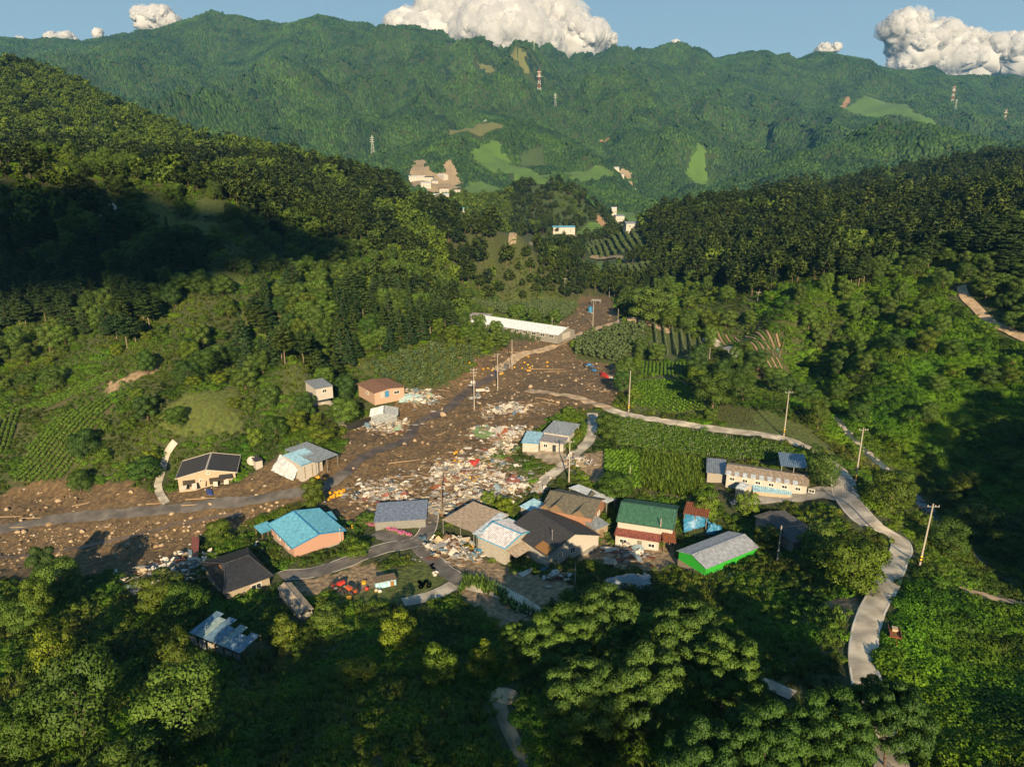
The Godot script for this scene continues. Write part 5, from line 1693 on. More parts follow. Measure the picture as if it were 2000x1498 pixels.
	window_on(t, Vector3(-r[4] * 0.5 + 0.5, 1.7, 3.0), Vector3.LEFT, 1.6, 1.1)
	window_on(t, Vector3(-r[4] * 0.5 + 0.5, 1.7, -2.0), Vector3.LEFT, 1.6, 1.1)
	var pipe := Shape.new()
	pipe.tube(Vector3(r[4] * 0.5 - 1.4, -0.6, r[5] * 0.5 - 0.3), Vector3(r[4] * 0.5 - 1.4, 3.9, r[5] * 0.5 - 0.3), 0.13, 0.13, 8)
	part("drainpipe", pipe.mesh(), white, t)
	var b6: Array = [-44, -0.37, -150, 0.565, 2.7, 4.6]
	wing(t, "porch", b6, {front = 2.4, back = 2.7, open = true, wall = steel, roof = blue})
	b6 = [-58.8, -1.43, -147.4, 0.831, 3.5, 3.6]
	wing(t, "side_shelter", b6, {front = 1.8, back = 2.5, open = true, wall = wood, roof = blue})
	# leaning grey shed
	r = [-26.8, 0.19, -152, 0.077, 12.5, 9]
	t = house("tin_shed", "low leaning shed of grey corrugated sheets above the pink flower border", "shed", r, {front = 2.2, back = 2.9, wall = mat("galvanised_wall", 0.4, 0.42, 0.42, 0.5, 0.4, "wear", 0.3), roof = roof_mat("slate_blue_roof", 0.22, 0.27, 0.36, 0.5, 0.2), ribs = true})
	t.rotation.z = 0.03
	# open barn under fibre cement
	r = [-8.5, 0.49, -145.3, -0.665, 11.4, 11.1]
	t = house("open_barn", "open barn under a grey brown fibre cement roof beside the white shed", "barn", r, {front = 3.8, back = 4.2, open = true, wall = steel, roof = fibre, pitch = 0.4})
	var strip: Array = [-5, 0.27, -141.9, -0.563, 2.3, 11.1]
	wing(t, "roof_strip", strip, {front = 4.1, back = 4.5, open = true, wall = steel, roof = pale})
	# white shed with blue trim
	r = [-1.1, 0.07, -138.8, -0.705, 8.5, 11]
	t = house("steel_shed", "white steel shed with a pale ribbed roof and blue edges", "shed", r, {eave = 3.9, rise = 1.25, along = "x", wall = mat("panel_white", 0.5, 0.49, 0.45, 0.6, 0.0, "wear", 0.2), roof = roof_mat("white_roof", 0.62, 0.62, 0.66, 0.4, 0.1), trim = mat("bright_blue_trim", 0.04, 0.25, 0.42, 0.5, 0.0, "", 1.0), over = 0.25})
	for i in 3:
		var s := Shape.new()
		s.box(Vector3(-r[4] * 0.25 + i * r[4] * 0.25, 1.9, r[5] * 0.5 - 0.24), Vector3(0.06, 3.9, 0.05))
		part("panel_joint", s.mesh(), grey_wall, t)
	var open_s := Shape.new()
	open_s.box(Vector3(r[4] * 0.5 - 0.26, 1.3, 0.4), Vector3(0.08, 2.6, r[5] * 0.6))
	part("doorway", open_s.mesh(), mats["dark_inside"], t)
	var can := Shape.new()
	can.ribbed(Vector3(r[4] * 0.5 + 2.6, 2.4, r[5] * 0.45), Vector3(r[4] * 0.5 + 2.6, 2.4, -r[5] * 0.1), Vector3(r[4] * 0.5 - 0.2, 3.2, -r[5] * 0.1), Vector3(r[4] * 0.5 - 0.2, 3.2, r[5] * 0.45), 0.25, 0.04)
	part("canopy", can.mesh(), fibre, t)
	var can2 := Shape.new()
	can2.ribbed(Vector3(r[4] * 0.5 + 2.3, 3.0, -r[5] * 0.05), Vector3(r[4] * 0.5 + 2.3, 3.0, -r[5] * 0.6), Vector3(r[4] * 0.5 - 0.2, 3.5, -r[5] * 0.6), Vector3(r[4] * 0.5 - 0.2, 3.5, -r[5] * 0.05), 0.3, 0.04)
	part("canopy", can2.mesh(), galv, t)
	for z in [r[5] * 0.4, -r[5] * 0.1, -r[5] * 0.55]:
		var s := Shape.new()
		s.box(Vector3(r[4] * 0.5 + 2.2, 1.0, z), Vector3(0.12, 2.9, 0.12))
		part("post", s.mesh(), wood, t)
	# black roofed house
	r = [9.3, 0.92, -139.6, 0.615, 15.7, 15]
	t = house("farmhouse", "white house under a big black roof beside the white shed", "house", r, {eave = 2.8, rise = 2.8, along = "z", wall = white, roof = dark, pitch = 0.5, deep = 0.02, over = 0.5})
	window_on(t, Vector3(-0.2, 1.7, r[5] * 0.5 - 0.5), Vector3.BACK, 1.3, 1.3)
	window_on(t, Vector3(-3.6, 1.6, r[5] * 0.5 - 0.5), Vector3.BACK, 1.0, 1.1)
	var flue := Shape.new()
	flue.tube(Vector3(-r[4] * 0.25, 3.4, r[5] * 0.3), Vector3(-r[4] * 0.25, 6.4, r[5] * 0.3), 0.09, 0.09, 7)
	flue.tube(Vector3(-r[4] * 0.25, 6.4, r[5] * 0.3), Vector3(-r[4] * 0.25, 6.6, r[5] * 0.3), 0.18, 0.14, 7)
	part("flue", flue.mesh(), steel, t)
	var patch := Shape.new()
	var sl: float = 2.8 / (r[4] * 0.5)
	var y1: float = 2.8 + sl * 0.3 + 0.08
	var y2: float = 2.8 + sl * 2.6 + 0.08
	var xl: float = -r[4] * 0.5
	patch.slab(Vector3(xl + 0.3, y1, r[5] * 0.46), Vector3(xl + 0.3, y1, r[5] * 0.2), Vector3(xl + 2.6, y2, r[5] * 0.2), Vector3(xl + 2.6, y2, r[5] * 0.46), 0.05)
	part("roof_patch", patch.mesh(), mat("rust_orange", 0.34, 0.17, 0.05, 0.9, 0.0, "wear", 0.8), t)
	var step := Shape.new()
	step.slab(Vector3(2.0, 0.1, r[5] * 0.5 - 0.3), Vector3(6.0, 0.9, r[5] * 0.5 - 0.3), Vector3(6.0, 0.9, r[5] * 0.5 + 0.5), Vector3(2.0, 0.1, r[5] * 0.5 + 0.5), 0.5)
	part("ramp", step.mesh(), grey_wall, t)
	# olive roofed house
	r = [15.1, 2.39, -150.7, -0.43, 12.9, 12]
	t = house("farmhouse", "broad house with an olive grey roof and small gables behind the black roof", "house", r, {eave = 3.0, rise = 2.1, along = "x", wall = mat("salmon_wall", 0.42, 0.22, 0.14, 0.9, 0.0, "wear", 0.3), roof = olive, pitch = 0.5, deep = 0.015, over = 0.5})
	for q in [[-2.6, 1.0, 2.3], [3.0, 1.0, 1.9], [2.4, -1.0, 1.4], [-5.4, 1.0, 1.6]]:
		var s := Shape.new()
		var z0: float = q[1] * r[5] * 0.5
		var h: float = q[2]
		var slope: float = 2.1 / (r[5] * 0.5)
		var tip := Vector3(q[0], 3.0 + h * 0.85, z0 * 1.02)
		var back := Vector3(q[0], 3.0 + h * 0.85, z0 - q[1] * h * 0.85 / slope)
		s.slab(Vector3(q[0] - h, 3.06, z0 * 1.02), tip, back, Vector3(q[0] - h, 3.07, z0 * 0.98), 0.06)
		s.slab(tip, Vector3(q[0] + h, 3.06, z0 * 1.02), Vector3(q[0] + h, 3.07, z0 * 0.98), back, 0.06)
		var g := part("dormer_roof", s.mesh(), olive, t)
		var f := Shape.new()
		f.tri(Vector3(q[0] - h * 0.9, 3.02, z0 * 0.99), tip - Vector3(0, 0.12, z0 * 0.03), Vector3(q[0] + h * 0.9, 3.02, z0 * 0.99))
		part("gable", f.mesh(), wood, g)
	var r2: Array = [19.7, 3.11, -155.2, -0.779, 12.1, 3.9]
	wing(t, "back_roof", r2, {front = 2.9, back = 2.6, open = true, wall = steel, roof = pale})
	window_on(t, Vector3(r[4] * 0.5 - 0.5, 1.6, 0.0), Vector3.RIGHT, 1.6, 1.1)
	# small roofs between
	r = [5.4, 1.75, -151.5, -0.824, 5.6, 4.9]
	house("lean_to_shed", "small shed with a pale blue patched roof wedged behind the black roof", "shed", r, {front = 2.3, back = 2.8, wall = grey_wall, roof = sky_blue})
	r = [18.9, 1.5, -143.8, -1.048, 6.8, 3.9]
	t = house("store_room", "store room with a grey ribbed roof between the black and the green roofs", "shed", r, {front = 2.6, back = 3.0, wall = mat("stained_wall", 0.36, 0.3, 0.22, 0.9, 0.0, "wear", 0.4), roof = galv})
	door_on(t, Vector3(r[4] * 0.5 - 0.3, 0.0, 0.0), Vector3.RIGHT, 1.2, 2.0, wood)
	# green roofed house
	r = [31.3, 2.88, -143.3, -0.322, 12.7, 12]
	t = house("farmhouse", "long house with a green ribbed roof and a maroon lean-to along its front", "house", r, {eave = 3.6, rise = 2.0, along = "x", wall = white, roof = green, pitch = 0.5, over = 0.3, trim = mat("dark_green_trim", 0.02, 0.06, 0.04, 0.6, 0.0, "", 1.0)})
	r2 = [28.3, 1.81, -138.3, -0.325, 10.1, 5.5]
	var w3 := wing(t, "front_lean_to", r2, {front = 2.4, back = 3.5, wall = white, roof = maroon, pitch = 0.48})
	window_on(w3, Vector3(-3.0, 1.2, r2[5] * 0.5 - 0.3), Vector3.BACK, 1.6, 0.9)
	door_on(w3, Vector3(0.6, 0.0, r2[5] * 0.5 - 0.3), Vector3.BACK, 1.0, 1.9, door_m)
	window_on(w3, Vector3(3.2, 1.2, r2[5] * 0.5 - 0.3), Vector3.BACK, 1.4, 0.9)
	r2 = [34.4, 2.36, -135.6, -0.135, 2.8, 4.6]
	wing(t, "patched_lean_to", r2, {front = 2.3, back = 3.3, open = true, wall = wood, roof = rust})
	var ch := Shape.new()
	ch.tube(Vector3(3.4, 3.0, r[5] * 0.5 - 0.4), Vector3(3.4, 5.6, r[5] * 0.5 - 0.4), 0.16, 0.14, 8)
	part("chimney", ch.mesh(), grey_wall, t)
	# rusty shed with the blue tarpaulin
	r = [42.3, 3.92, -143, -0.376, 5.5, 5.7]
	t = house("rusty_shed", "shed with a rusty red sheet roof beside the green roofed house", "shed", r, {front = 3.6, back = 4.0, open = true, wall = wood, roof = rust})
	var tp := sheet_between(Vector3(39.2, 7.1, -142.6), Vector3(44, 7.3, -139.5), Vector3(44.4, 4.9, -140.7), Vector3(38.5, 4, -139), -0.3, 14, 0.3)
	single("tarpaulin", tp, tarp_blue, "big bright blue tarpaulin hanging from the rusty shed", "tarpaulin")
	tp = sheet_between(Vector3(44.1, 6.2, -139.7), Vector3(46.5, 5.9, -137.9), Vector3(46.6, 4.1, -138.3), Vector3(43.2, 3.7, -138.4), -1.2, 12, 0.5)
	single("tarpaulin", tp, tarp_blue, "crumpled darker fold of blue sheeting on the ground right of the rusty shed", "tarpaulin")
	# shed with green tarpaulin walls
	r = [42.9, 3.67, -127.8, 0.558, 15.9, 8.2]
	t = house("animal_shed", "shed with a grey ribbed roof and bright green tarpaulin walls", "shed", r, {eave = 2.6, rise = 1.2, along = "x", wall = tarp_green, roof = roof_mat("steel_roof", 0.36, 0.39, 0.44, 0.4, 0.3), over = 0.4, pitch = 0.5, sink = -0.75})
	var pl := Shape.new()
	pl.box(Vector3(0, -0.4, 0), Vector3(r[4] - 0.6, 2.3, r[5] - 0.6))
	part("plinth", pl.mesh(), mat("block_wall", 0.3, 0.25, 0.19, 0.95, 0.0, "wear", 0.6), t)
	for i in 9:
		var s := Shape.new()
		s.box(Vector3(-r[4] * 0.5 + 0.8 + i * (r[4] - 1.6) / 8.0, 1.6, r[5] * 0.5 - 0.38), Vector3(0.07, 1.8, 0.05))
		part("tarpaulin_fold", s.mesh(), tarp_green, t)
	# long cattle house beside the road bend
	r = [62.6, 8.12, -156.2, -0.389, 19.1, 8]
	t = house("cattle_house", "long low cattle house with a weathered brown roof beside the road bend", "barn", r, {eave = 2.4, rise = 1.1, along = "x", wall = white, roof = fibre, pitch = 0.3})
	for i in 9:
		var s := Shape.new()
		var x0: float = -r[4] * 0.5 + 0.3 + i * 1.9
		var e: float = r[5] * 0.5
		s.ribbed(Vector3(x0, 2.42, e + 0.25), Vector3(x0 + 1.15, 2.42, e + 0.25), Vector3(x0 + 1.15, 2.42 + 1.1 / e * 1.5 + 0.04, e - 1.4), Vector3(x0, 2.42 + 1.1 / e * 1.5 + 0.04, e - 1.4), 0.25, 0.05)
		part("roof_panel", s.mesh(), pale, t)
	for i in 7:
		window_on(t, Vector3(-r[4] * 0.5 + 1.8 + i * 3.0, 1.3, r[5] * 0.5 - 0.4), Vector3.BACK, 1.2, 0.8)
	r2 = [52.3, 7.1, -163.3, -0.274, 4.9, 8.9]
	wing(t, "end_shed", r2, {front = 2.3, back = 2.8, wall = grey_wall, roof = galv})
	r2 = [62.4, 7.18, -151.6, -0.254, 8.8, 2.5]
	wing(t, "front_skirt", r2, {front = 1.0, back = 1.6, wall = cream, roof = sky_blue, over = 0.1})
	r = [55.8, 6.9, -152.1, -0.832, 2.3, 4.2]
	t = house("pump_hut", "little white hut with a pale roof in front of the long cattle house", "hut", r, {eave = 2.2, rise = 0.6, along = "x", wall = white, roof = pale, over = 0.15})
	door_on(t, Vector3(r[4] * 0.5 - 0.15, 0.0, 0.0), Vector3.RIGHT, 0.8, 1.7, door_m)
	r = [69.6, 9.96, -158.7, -0.275, 6.2, 8]
	house("machine_shed", "open shed with a blue grey ribbed roof half under the corner tree", "shed", r, {front = 3.0, back = 3.5, open = true, wall = steel, roof = roof_mat("dusk_blue_roof", 0.16, 0.24, 0.33, 0.5, 0.2)})
	r = [59.8, 5.82, -134.2, -1.252, 12.9, 8.3]
	house("mushroom_house", "long low building under a plain dark grey roof in the hollow below the lane", "barn", r, {eave = 2.3, rise = 0.5, along = "x", wall = grey_wall, roof = roof_mat("felt_roof", 0.075, 0.075, 0.08, 0.95), pitch = 1.2, deep = 0.015})
	# yard house
	r = [14.8, 5.5, -193.2, -0.405, 8.5, 9.9]
	t = house("farmhouse", "house with stepped grey and blue roofs at the back of the concrete yard", "house", r, {front = 3.2, back = 3.7, wall = white, roof = galv, across = true})
	r2 = [12.4, 5.14, -187.3, -0.36, 7.5, 6.7]
	w3 = wing(t, "front_room", r2, {front = 2.7, back = 3.1, wall = white, roof = roof_mat("plain_grey_roof", 0.24, 0.24, 0.26, 0.7)})
	window_on(w3, Vector3(-1.8, 1.4, r2[5] * 0.5 - 0.3), Vector3.BACK, 1.2, 1.0)
	door_on(w3, Vector3(0.8, 0.0, r2[5] * 0.5 - 0.3), Vector3.BACK, 1.0, 2.0, glass)
	r2 = [6.1, 4.73, -189.1, -0.213, 5.2, 8.4]
	w3 = wing(t, "blue_roofed_room", r2, {front = 2.7, back = 3.1, wall = white, roof = sky_blue, trim = blue_trim})
	# black tiled house: hipped, with a small wooden gable
	r = [-57.8, -1.3, -127.8, 0.693, 10, 15]
	clear_plot(r)
	t = thing("farmhouse", "house with a black tiled roof and a small orange gable below the mud", "house", Vector3(r[0], r[1], r[2]), r[3])
	var hw: float = r[4] * 0.5
	var hd: float = r[5] * 0.5
	var box := Shape.new()
	box.box(Vector3(0, 0.8, 0), Vector3(r[4] - 1.4, 4.0, r[5] - 1.4))
	part("wall", box.mesh(), mat("dun_wall", 0.42, 0.36, 0.28, 0.9, 0.0, "wear", 0.3), t)
	var tile := roof_mat("black_tile", 0.036, 0.037, 0.042, 0.5)
	var ra := Vector3(-hw * 0.42, 5.0, 0)
	var rb := Vector3(hw * 0.55, 5.0, 0)
	var faces := [[Vector3(-hw, 2.8, hd), Vector3(hw, 2.8, hd), rb, ra], [Vector3(hw, 2.8, -hd), Vector3(-hw, 2.8, -hd), ra, rb], [Vector3(-hw, 2.8, -hd), Vector3(-hw, 2.8, hd), ra, ra], [Vector3(hw, 2.8, hd), Vector3(hw, 2.8, -hd), rb, rb]]
	for f in faces:
		var s := Shape.new()
		s.ribbed(f[0], f[1], f[2], f[3], 0.4, 0.08)
		part("roof_slope", s.mesh(), tile, t)
	var gab := Shape.new()
	var gx0: float = -hw * 0.62
	gab.slab(Vector3(gx0, 3.9, 2.2), Vector3(gx0, 5.25, 0), ra + Vector3(0.5, 0.25, 0), Vector3(-hw * 0.3, 4.0, 2.2), 0.1)
	gab.slab(Vector3(gx0, 5.25, 0), Vector3(gx0, 3.9, -2.2), Vector3(-hw * 0.3, 4.0, -2.2), ra + Vector3(0.5, 0.25, 0), 0.1)
	var gab_roof := part("gable_roof", gab.mesh(), tile, t)
	var tri := Shape.new()
	tri.tri(Vector3(gx0 + 0.05, 3.95, 2.0), Vector3(gx0 + 0.05, 5.12, 0), Vector3(gx0 + 0.05, 3.95, -2.0))
	part("gable", tri.mesh(), mat("varnished_wood", 0.5, 0.2, 0.05, 0.6, 0.0, "wear", 0.8), gab_roof)
	for q in [[ra, rb], [ra, Vector3(-hw, 2.85, hd)], [rb, Vector3(hw, 2.85, hd)], [rb, Vector3(hw, 2.85, -hd)], [ra, Vector3(-hw, 2.85, -hd)]]:
		var s := Shape.new()
		s.tube(q[0] + Vector3(0, 0.08, 0), q[1] + Vector3(0, 0.08, 0), 0.14, 0.14, 7)
		part("ridge_tile", s.mesh(), tile, t)
	window_on(t, Vector3(1.5, 1.5, hd - 0.7), Vector3.BACK, 2.0, 1.1)
	# blue metal shed in the lower left, its sheets of unequal length
	r = [-49.9, 1.03, -103.7, -0.468, 12.3, 6.1]
	clear_plot(r)
	t = thing("metal_shed", "shed with dusky blue sheets of unequal length and broken walls in the lower left", "shed", Vector3(r[0], r[1], r[2]), r[3])
	var dusk := roof_mat("worn_blue_roof", 0.13, 0.23, 0.33, 0.5, 0.2)
	for i in 7:
		var s := Shape.new()
		var x0: float = -r[4] * 0.5 + r[4] * i / 7.0
		var x1: float = x0 + r[4] / 7.0 + 0.08
		var zb: float = -r[5] * 0.5 + [0.0, 1.1, 0.2, 2.2, 0.9, 2.8, 1.6][i]
		var lift: float = 0.035 * (i % 2)
		s.ribbed(Vector3(x0, 2.7 + lift, r[5] * 0.5), Vector3(x1, 2.7 + lift, r[5] * 0.5), Vector3(x1, 3.3 + lift, zb), Vector3(x0, 3.3 + lift, zb), 0.22, 0.035)
		part("roof_sheet", s.mesh(), dusk if i % 3 != 1 else roof_mat("clear_sheet", 0.22, 0.3, 0.31, 0.3), t)
	for q in [[-0.42, 0.48], [0.0, 0.48], [0.42, 0.48], [-0.42, -0.4], [0.42, -0.4]]:
		var s := Shape.new()
		s.box(Vector3(q[0] * r[4], 0.8, q[1] * r[5]), Vector3(0.14, 3.9, 0.14))
		part("post", s.mesh(), wood, t)
	for i in 6:
		var s := Shape.new()
		s.box(Vector3.ZERO, Vector3(1.5, 2.4, 0.06))
		var p := part("wall_sheet", s.mesh(), galv if i % 2 else grey_wall, t)
		p.position = Vector3(-r[4] * 0.42 + i * r[4] * 0.17, 0.9, r[5] * 0.48)
		p.rotation = Vector3(rnd(-0.2, 0.1), 0, rnd(-0.12, 0.12))
	# ruined shed
	r = [-42.2, -0.01, -116.8, -0.906, 11.4, 3]
	house("ruined_shed", "collapsing shed with a patched grey fibre cement roof below the lane end", "shed", r, {eave = 1.9, rise = 0.6, along = "x", wall = grey_wall, roof = roof_mat("pale_fibre", 0.3, 0.26, 0.21, 0.95), pitch = 0.4, over = 0.3})
	# long poultry shed at the head of the slide
	r = [4.7, 9.43, -326.5, -0.642, 52, 16]
	t = house("poultry_shed", "very long shed with a pale roof at the upper end of the mud", "barn", r, {eave = 2.9, rise = 2.3, along = "x", wall = mat("dull_wall", 0.3, 0.3, 0.28, 0.9, 0.0, "wear", 0.3), roof = roof_mat("ice_roof", 0.68, 0.76, 0.8, 0.5), roof2 = galv, pitch = 1.0, deep = 0.03, over = 0.7})
	for i in 10:
		window_on(t, Vector3(-r[4] * 0.5 + 4.0 + i * (r[4] - 8.0) / 9.0, 1.9, r[5] * 0.5 - 0.7), Vector3.BACK, 2.4, 1.2)
	r2 = [-17.2, 10.12, -345.3, -0.379, 11, 12]
	wing(t, "end_building", r2, {front = 3.0, back = 3.6, wall = mats["dull_wall"], roof = roof_mat("ash_roof", 0.26, 0.25, 0.26, 0.8)})
	var dd := Shape.new()
	dd.box(Vector3(r[4] * 0.5 - 0.66, 1.4, 0), Vector3(0.1, 2.8, r[5] * 0.4))
	part("door", dd.mesh(), white, t)
	# small far huts
	r = [108, 9.99, -277.5, -0.581, 3.9, 4.7]
	t = house("pump_hut", "small bright blue hut at the corner of the vegetable beds", "hut", r, {eave = 2.4, rise = 0.4, along = "x", wall = mat("blue_wall", 0.05, 0.22, 0.46, 0.6, 0.0, "wear", 0.4), roof = roof_mat("hut_blue_roof", 0.12, 0.38, 0.56, 0.5), over = 0.2})
	door_on(t, Vector3(-0.4, 0.0, r[5] * 0.5 - 0.2), Vector3.BACK, 0.9, 1.8, white)
	window_on(t, Vector3(r[4] * 0.5 - 0.2, 1.3, 0), Vector3.RIGHT, 0.6, 0.6)
	r = [60.9, 10.24, -344.1, -0.38, 4.5, 4]
	house("stone_hut", "tiny hut with a flat stone grey roof under the giant old tree", "hut", r, {front = 2.0, back = 2.3, wall = mat("stone_wall", 0.4, 0.32, 0.2, 0.9, 0.0, "wear", 0.5), roof = fibre, over = 0.1})
	r = [50.7, 7.26, -412.9, -0.281, 5.8, 4]
	house("roadside_shelter", "small open shelter with a pale roof at the far end of the mud", "shelter", r, {front = 2.6, back = 2.9, open = true, wall = grey_wall, roof = mat("shelter_roof", 0.5, 0.48, 0.42, 0.8, 0.0, "wear", 0.4)})
	r = [-72.5, 1.6, -181.8, 0.671, 2.2, 3.8]
	house("boiler_hut", "tiny white hut with a chimney behind the satellite dish", "hut", r, {front = 2.2, back = 2.5, wall = white, roof = dark, over = 0.15})


# ---------------------------------------------------------------- far away

func drape(called: String, outline: Array, m: Material, cell: float, lift: float):
	var p := pairs(outline)
	clearings.append(p)
	var lo := p[0]
	var hi := p[0]
	for q in p:
		lo = lo.min(q)
		hi = hi.max(q)
	var s := Shape.new()
	var w := int((hi.x - lo.x) / cell) + 2
	var h := int((hi.y - lo.y) / cell) + 2
	var id := {}
	for j in h:
		for i in w:
			var q := lo + Vector2(i, j) * cell
			var r := q + Vector2(noise.get_noise_2d(q.x * 0.02, q.y * 0.02), noise.get_noise_2d(q.x * 0.02 + 9.0, q.y * 0.02)) * cell
			if Geometry2D.is_point_in_polygon(r, p):
				id[Vector2i(i, j)] = s.v.size()
				var t := 1.0 + 0.35 * noise.get_noise_2d(q.x * 0.03, q.y * 0.03)
				s.vert(Vector3(q.x, gy(q.x, q.y) + lift, q.y), Vector3.UP, Color(t, t, t))
	for k in id:
		var a: int = id[k]
		var b = id.get(k + Vector2i(1, 0))
		var c = id.get(k + Vector2i(0, 1))
		var d = id.get(k + Vector2i(1, 1))
		if b != null and c != null and d != null:
			s.k.append_array([a, b, c, b, d, c])
	if s.k.size():
		setting(called, s.smooth_mesh(), m)


func strip(outline: Array, wide: float, m: Material, margin := 4.0):
	var line := smooth_line(pairs(outline), 6.0)
	var left := PackedVector2Array()
	var right := PackedVector2Array()
	for i in line.size():
		var d := (line[mini(i + 1, line.size() - 1)] - line[maxi(i - 1, 0)]).normalized().orthogonal() * (wide * 0.5 + margin)
		left.append(line[i] + d)
		right.append(line[i] - d)
	right.reverse()
	left.append_array(right)
	clearings.append(left)
	setting("path", ribbon(line, wide, 0.6).smooth_mesh(), m)


func build_far_clearings():
	var meadow := mat("far_meadow", 0.085, 0.19, 0.025, 0.95, 0.0, "wear", 0.03)
	var rough := mat("rough_pasture", 0.14, 0.16, 0.05, 0.95, 0.0, "wear", 0.03)
	var earth := mat("bare_earth", 0.36, 0.23, 0.12, 0.95, 0.0, "wear", 0.03)
	var pale := mat("pale_earth", 0.36, 0.29, 0.19, 0.95, 0.0, "wear", 0.03)
	var crop := mat("far_crop", 0.05, 0.1, 0.025, 0.95, 0.0, "wear", 0.05)
	drape("field", [1044.3, -2342.6, 1181.4, -2491.5, 1232.5, -2452.5, 1195.4, -2183.4, 1216.5, -2055.4, 1206.5, -1991.4, 1089.8, -1948.6, 1024, -1981.8, 994.5, -2039.5, 955, -2115], meadow, 8.0, 1.5)
	drape("field", [1001.7, -2306.1, 1113.8, -2483.4, 1117.7, -2443.2, 1037.8, -2308.9, 977.8, -2204.5], earth, 6.0, 1.6)
	drape("field", [-120.7, -2172.1, -58, -2133.3, 0, -2078.3, 50.5, -2049.1, 45.7, -2098.7, -14.4, -2125.6, -59.1, -2181.2], rough, 7.0, 1.5)
	drape("field", [-432, -817.8, -954.1, -1879.4, -919.9, -1846, -413.3, -804.4], meadow, 6.0, 1.5)
	drape("field", [-123.9, -1336.7, -77.2, -1377.3, -14.1, -1339.1, 0, -1319.6, -53.7, -1274.1, -105.3, -1247], rough, 5.0, 1.0)
	drape("field", [-72, -1199.6, -35.9, -1275, 8.5, -1204, 64.5, -1134.4, 45.8, -856.1, 24.4, -856.4, 0, -1137.8, -32, -1126, -57, -1150.6], meadow, 5.0, 1.0)
	drape("field", [74.8, -1171.6, 139.1, -1224, 188.3, -1229.7, 168.5, -1180.5, 95.1, -1111.7], meadow, 4.5, 1.0)
	drape("field", [169.9, -1260.4, 212.6, -1523.4, 230.2, -1541.3, 254.5, -1526.9, 246.6, -1389.9, 202.9, -1268.6], pale, 3.5, 1.0)
	drape("field", [-158.7, -1102.5, -161.4, -1177.5, -141.9, -1181.6, -118.4, -1113.5, -98, -1154.4, -73.6, -1090.6, -81.2, -1035, -124, -1021.9, -144.9, -1043.7], pale, 3.0, 1.0)
	drape("field", [-86, -1049.3, -62.2, -1093.8, -7.5, -1050.3, -9, -839.3, -45, -897.4, -72.4, -841.7], meadow, 4.0, 0.8)
	drape("field", [10.5, -1234.5, 54.6, -1289.4, 60.3, -1216.4, 12.5, -1171.9], crop, 4.0, 1.0)
	drape("field", [357.4, -1509.1, 425, -1618.6, 384.8, -1261.8, 366.7, -1274.1, 384.1, -1463.2], meadow, 5.0, 1.0)
	drape("field", [129, -953.7, 183.1, -998.5, 116.8, -589.3, 108.9, -574.7, 137.4, -843, 120.3, -853.5], meadow, 3.0, 0.8)
	drape("field", [-65.1, -754.1, -52.2, -762.8, -29.5, -741, -20, -459.6, -32.2, -468.7, -41.6, -496.3], meadow, 2.5, 0.6)
	drape("field", [98, -848.8, 106.3, -857.3, 118, -834.1, 107.4, -822.3, 101.5, -834.3], earth, 2.0, 0.8)
	drape("field", [34.3, -763.1, 91, -839.6, 115.1, -835.6, 82.8, -760, 54.4, -749.7], meadow, 2.0, 0.6)
	drape("field", [51.3, -583.4, 73.6, -557.1, 66.6, -488.3, 45.7, -476.5], meadow, 2.0, 0.5)
	drape("field", [21.1, -726.6, 50.7, -735, 51.4, -704.9, 24.7, -677], crop, 2.0, 0.6)
	drape("field", [67.8, -688.7, 95.7, -710.5, 101.7, -548.5, 98.7, -502.8, 74, -560.5, 60.8, -593.2], crop, 2.0, 0.5)
	drape("field", [67.3, -503, 97.6, -483.2, 91, -452.2, 67.9, -470.8], crop, 2.0, 0.5)
	for s in [[[-72.1, -1373.8, -61, -1407.3, -52.2, -1439.2, -31.2, -1496.7, -16.4, -1569.1], 7.0], [[-16.4, -1569.1, 22.5, -1616.1, 72.3, -1735.1], 6.0], [[101.5, -1721, 141.6, -1701, 176.9, -1700.9], 6.0], [[203.9, -1712.2, 229.7, -1729.8], 6.0]]:
		strip(s[0], s[1], earth)
	for s in [[[48.9, -707.1, 64, -733.4, 81.1, -744.1, 100.2, -766, 124.2, -835, 99.3, -580.3], 6.0], [[0, -431.9, 20.1, -691.1, 48.9, -707.1], 5.0], [[-68.9, -534.3, -90.7, -904.7, -67.3, -989.9, -25.7, -899.3], 7.0], [[66, -580.9, 77, -552.9, 83.2, -503.4], 4.0]]:
		strip(s[0], s[1], pale, 11.0)


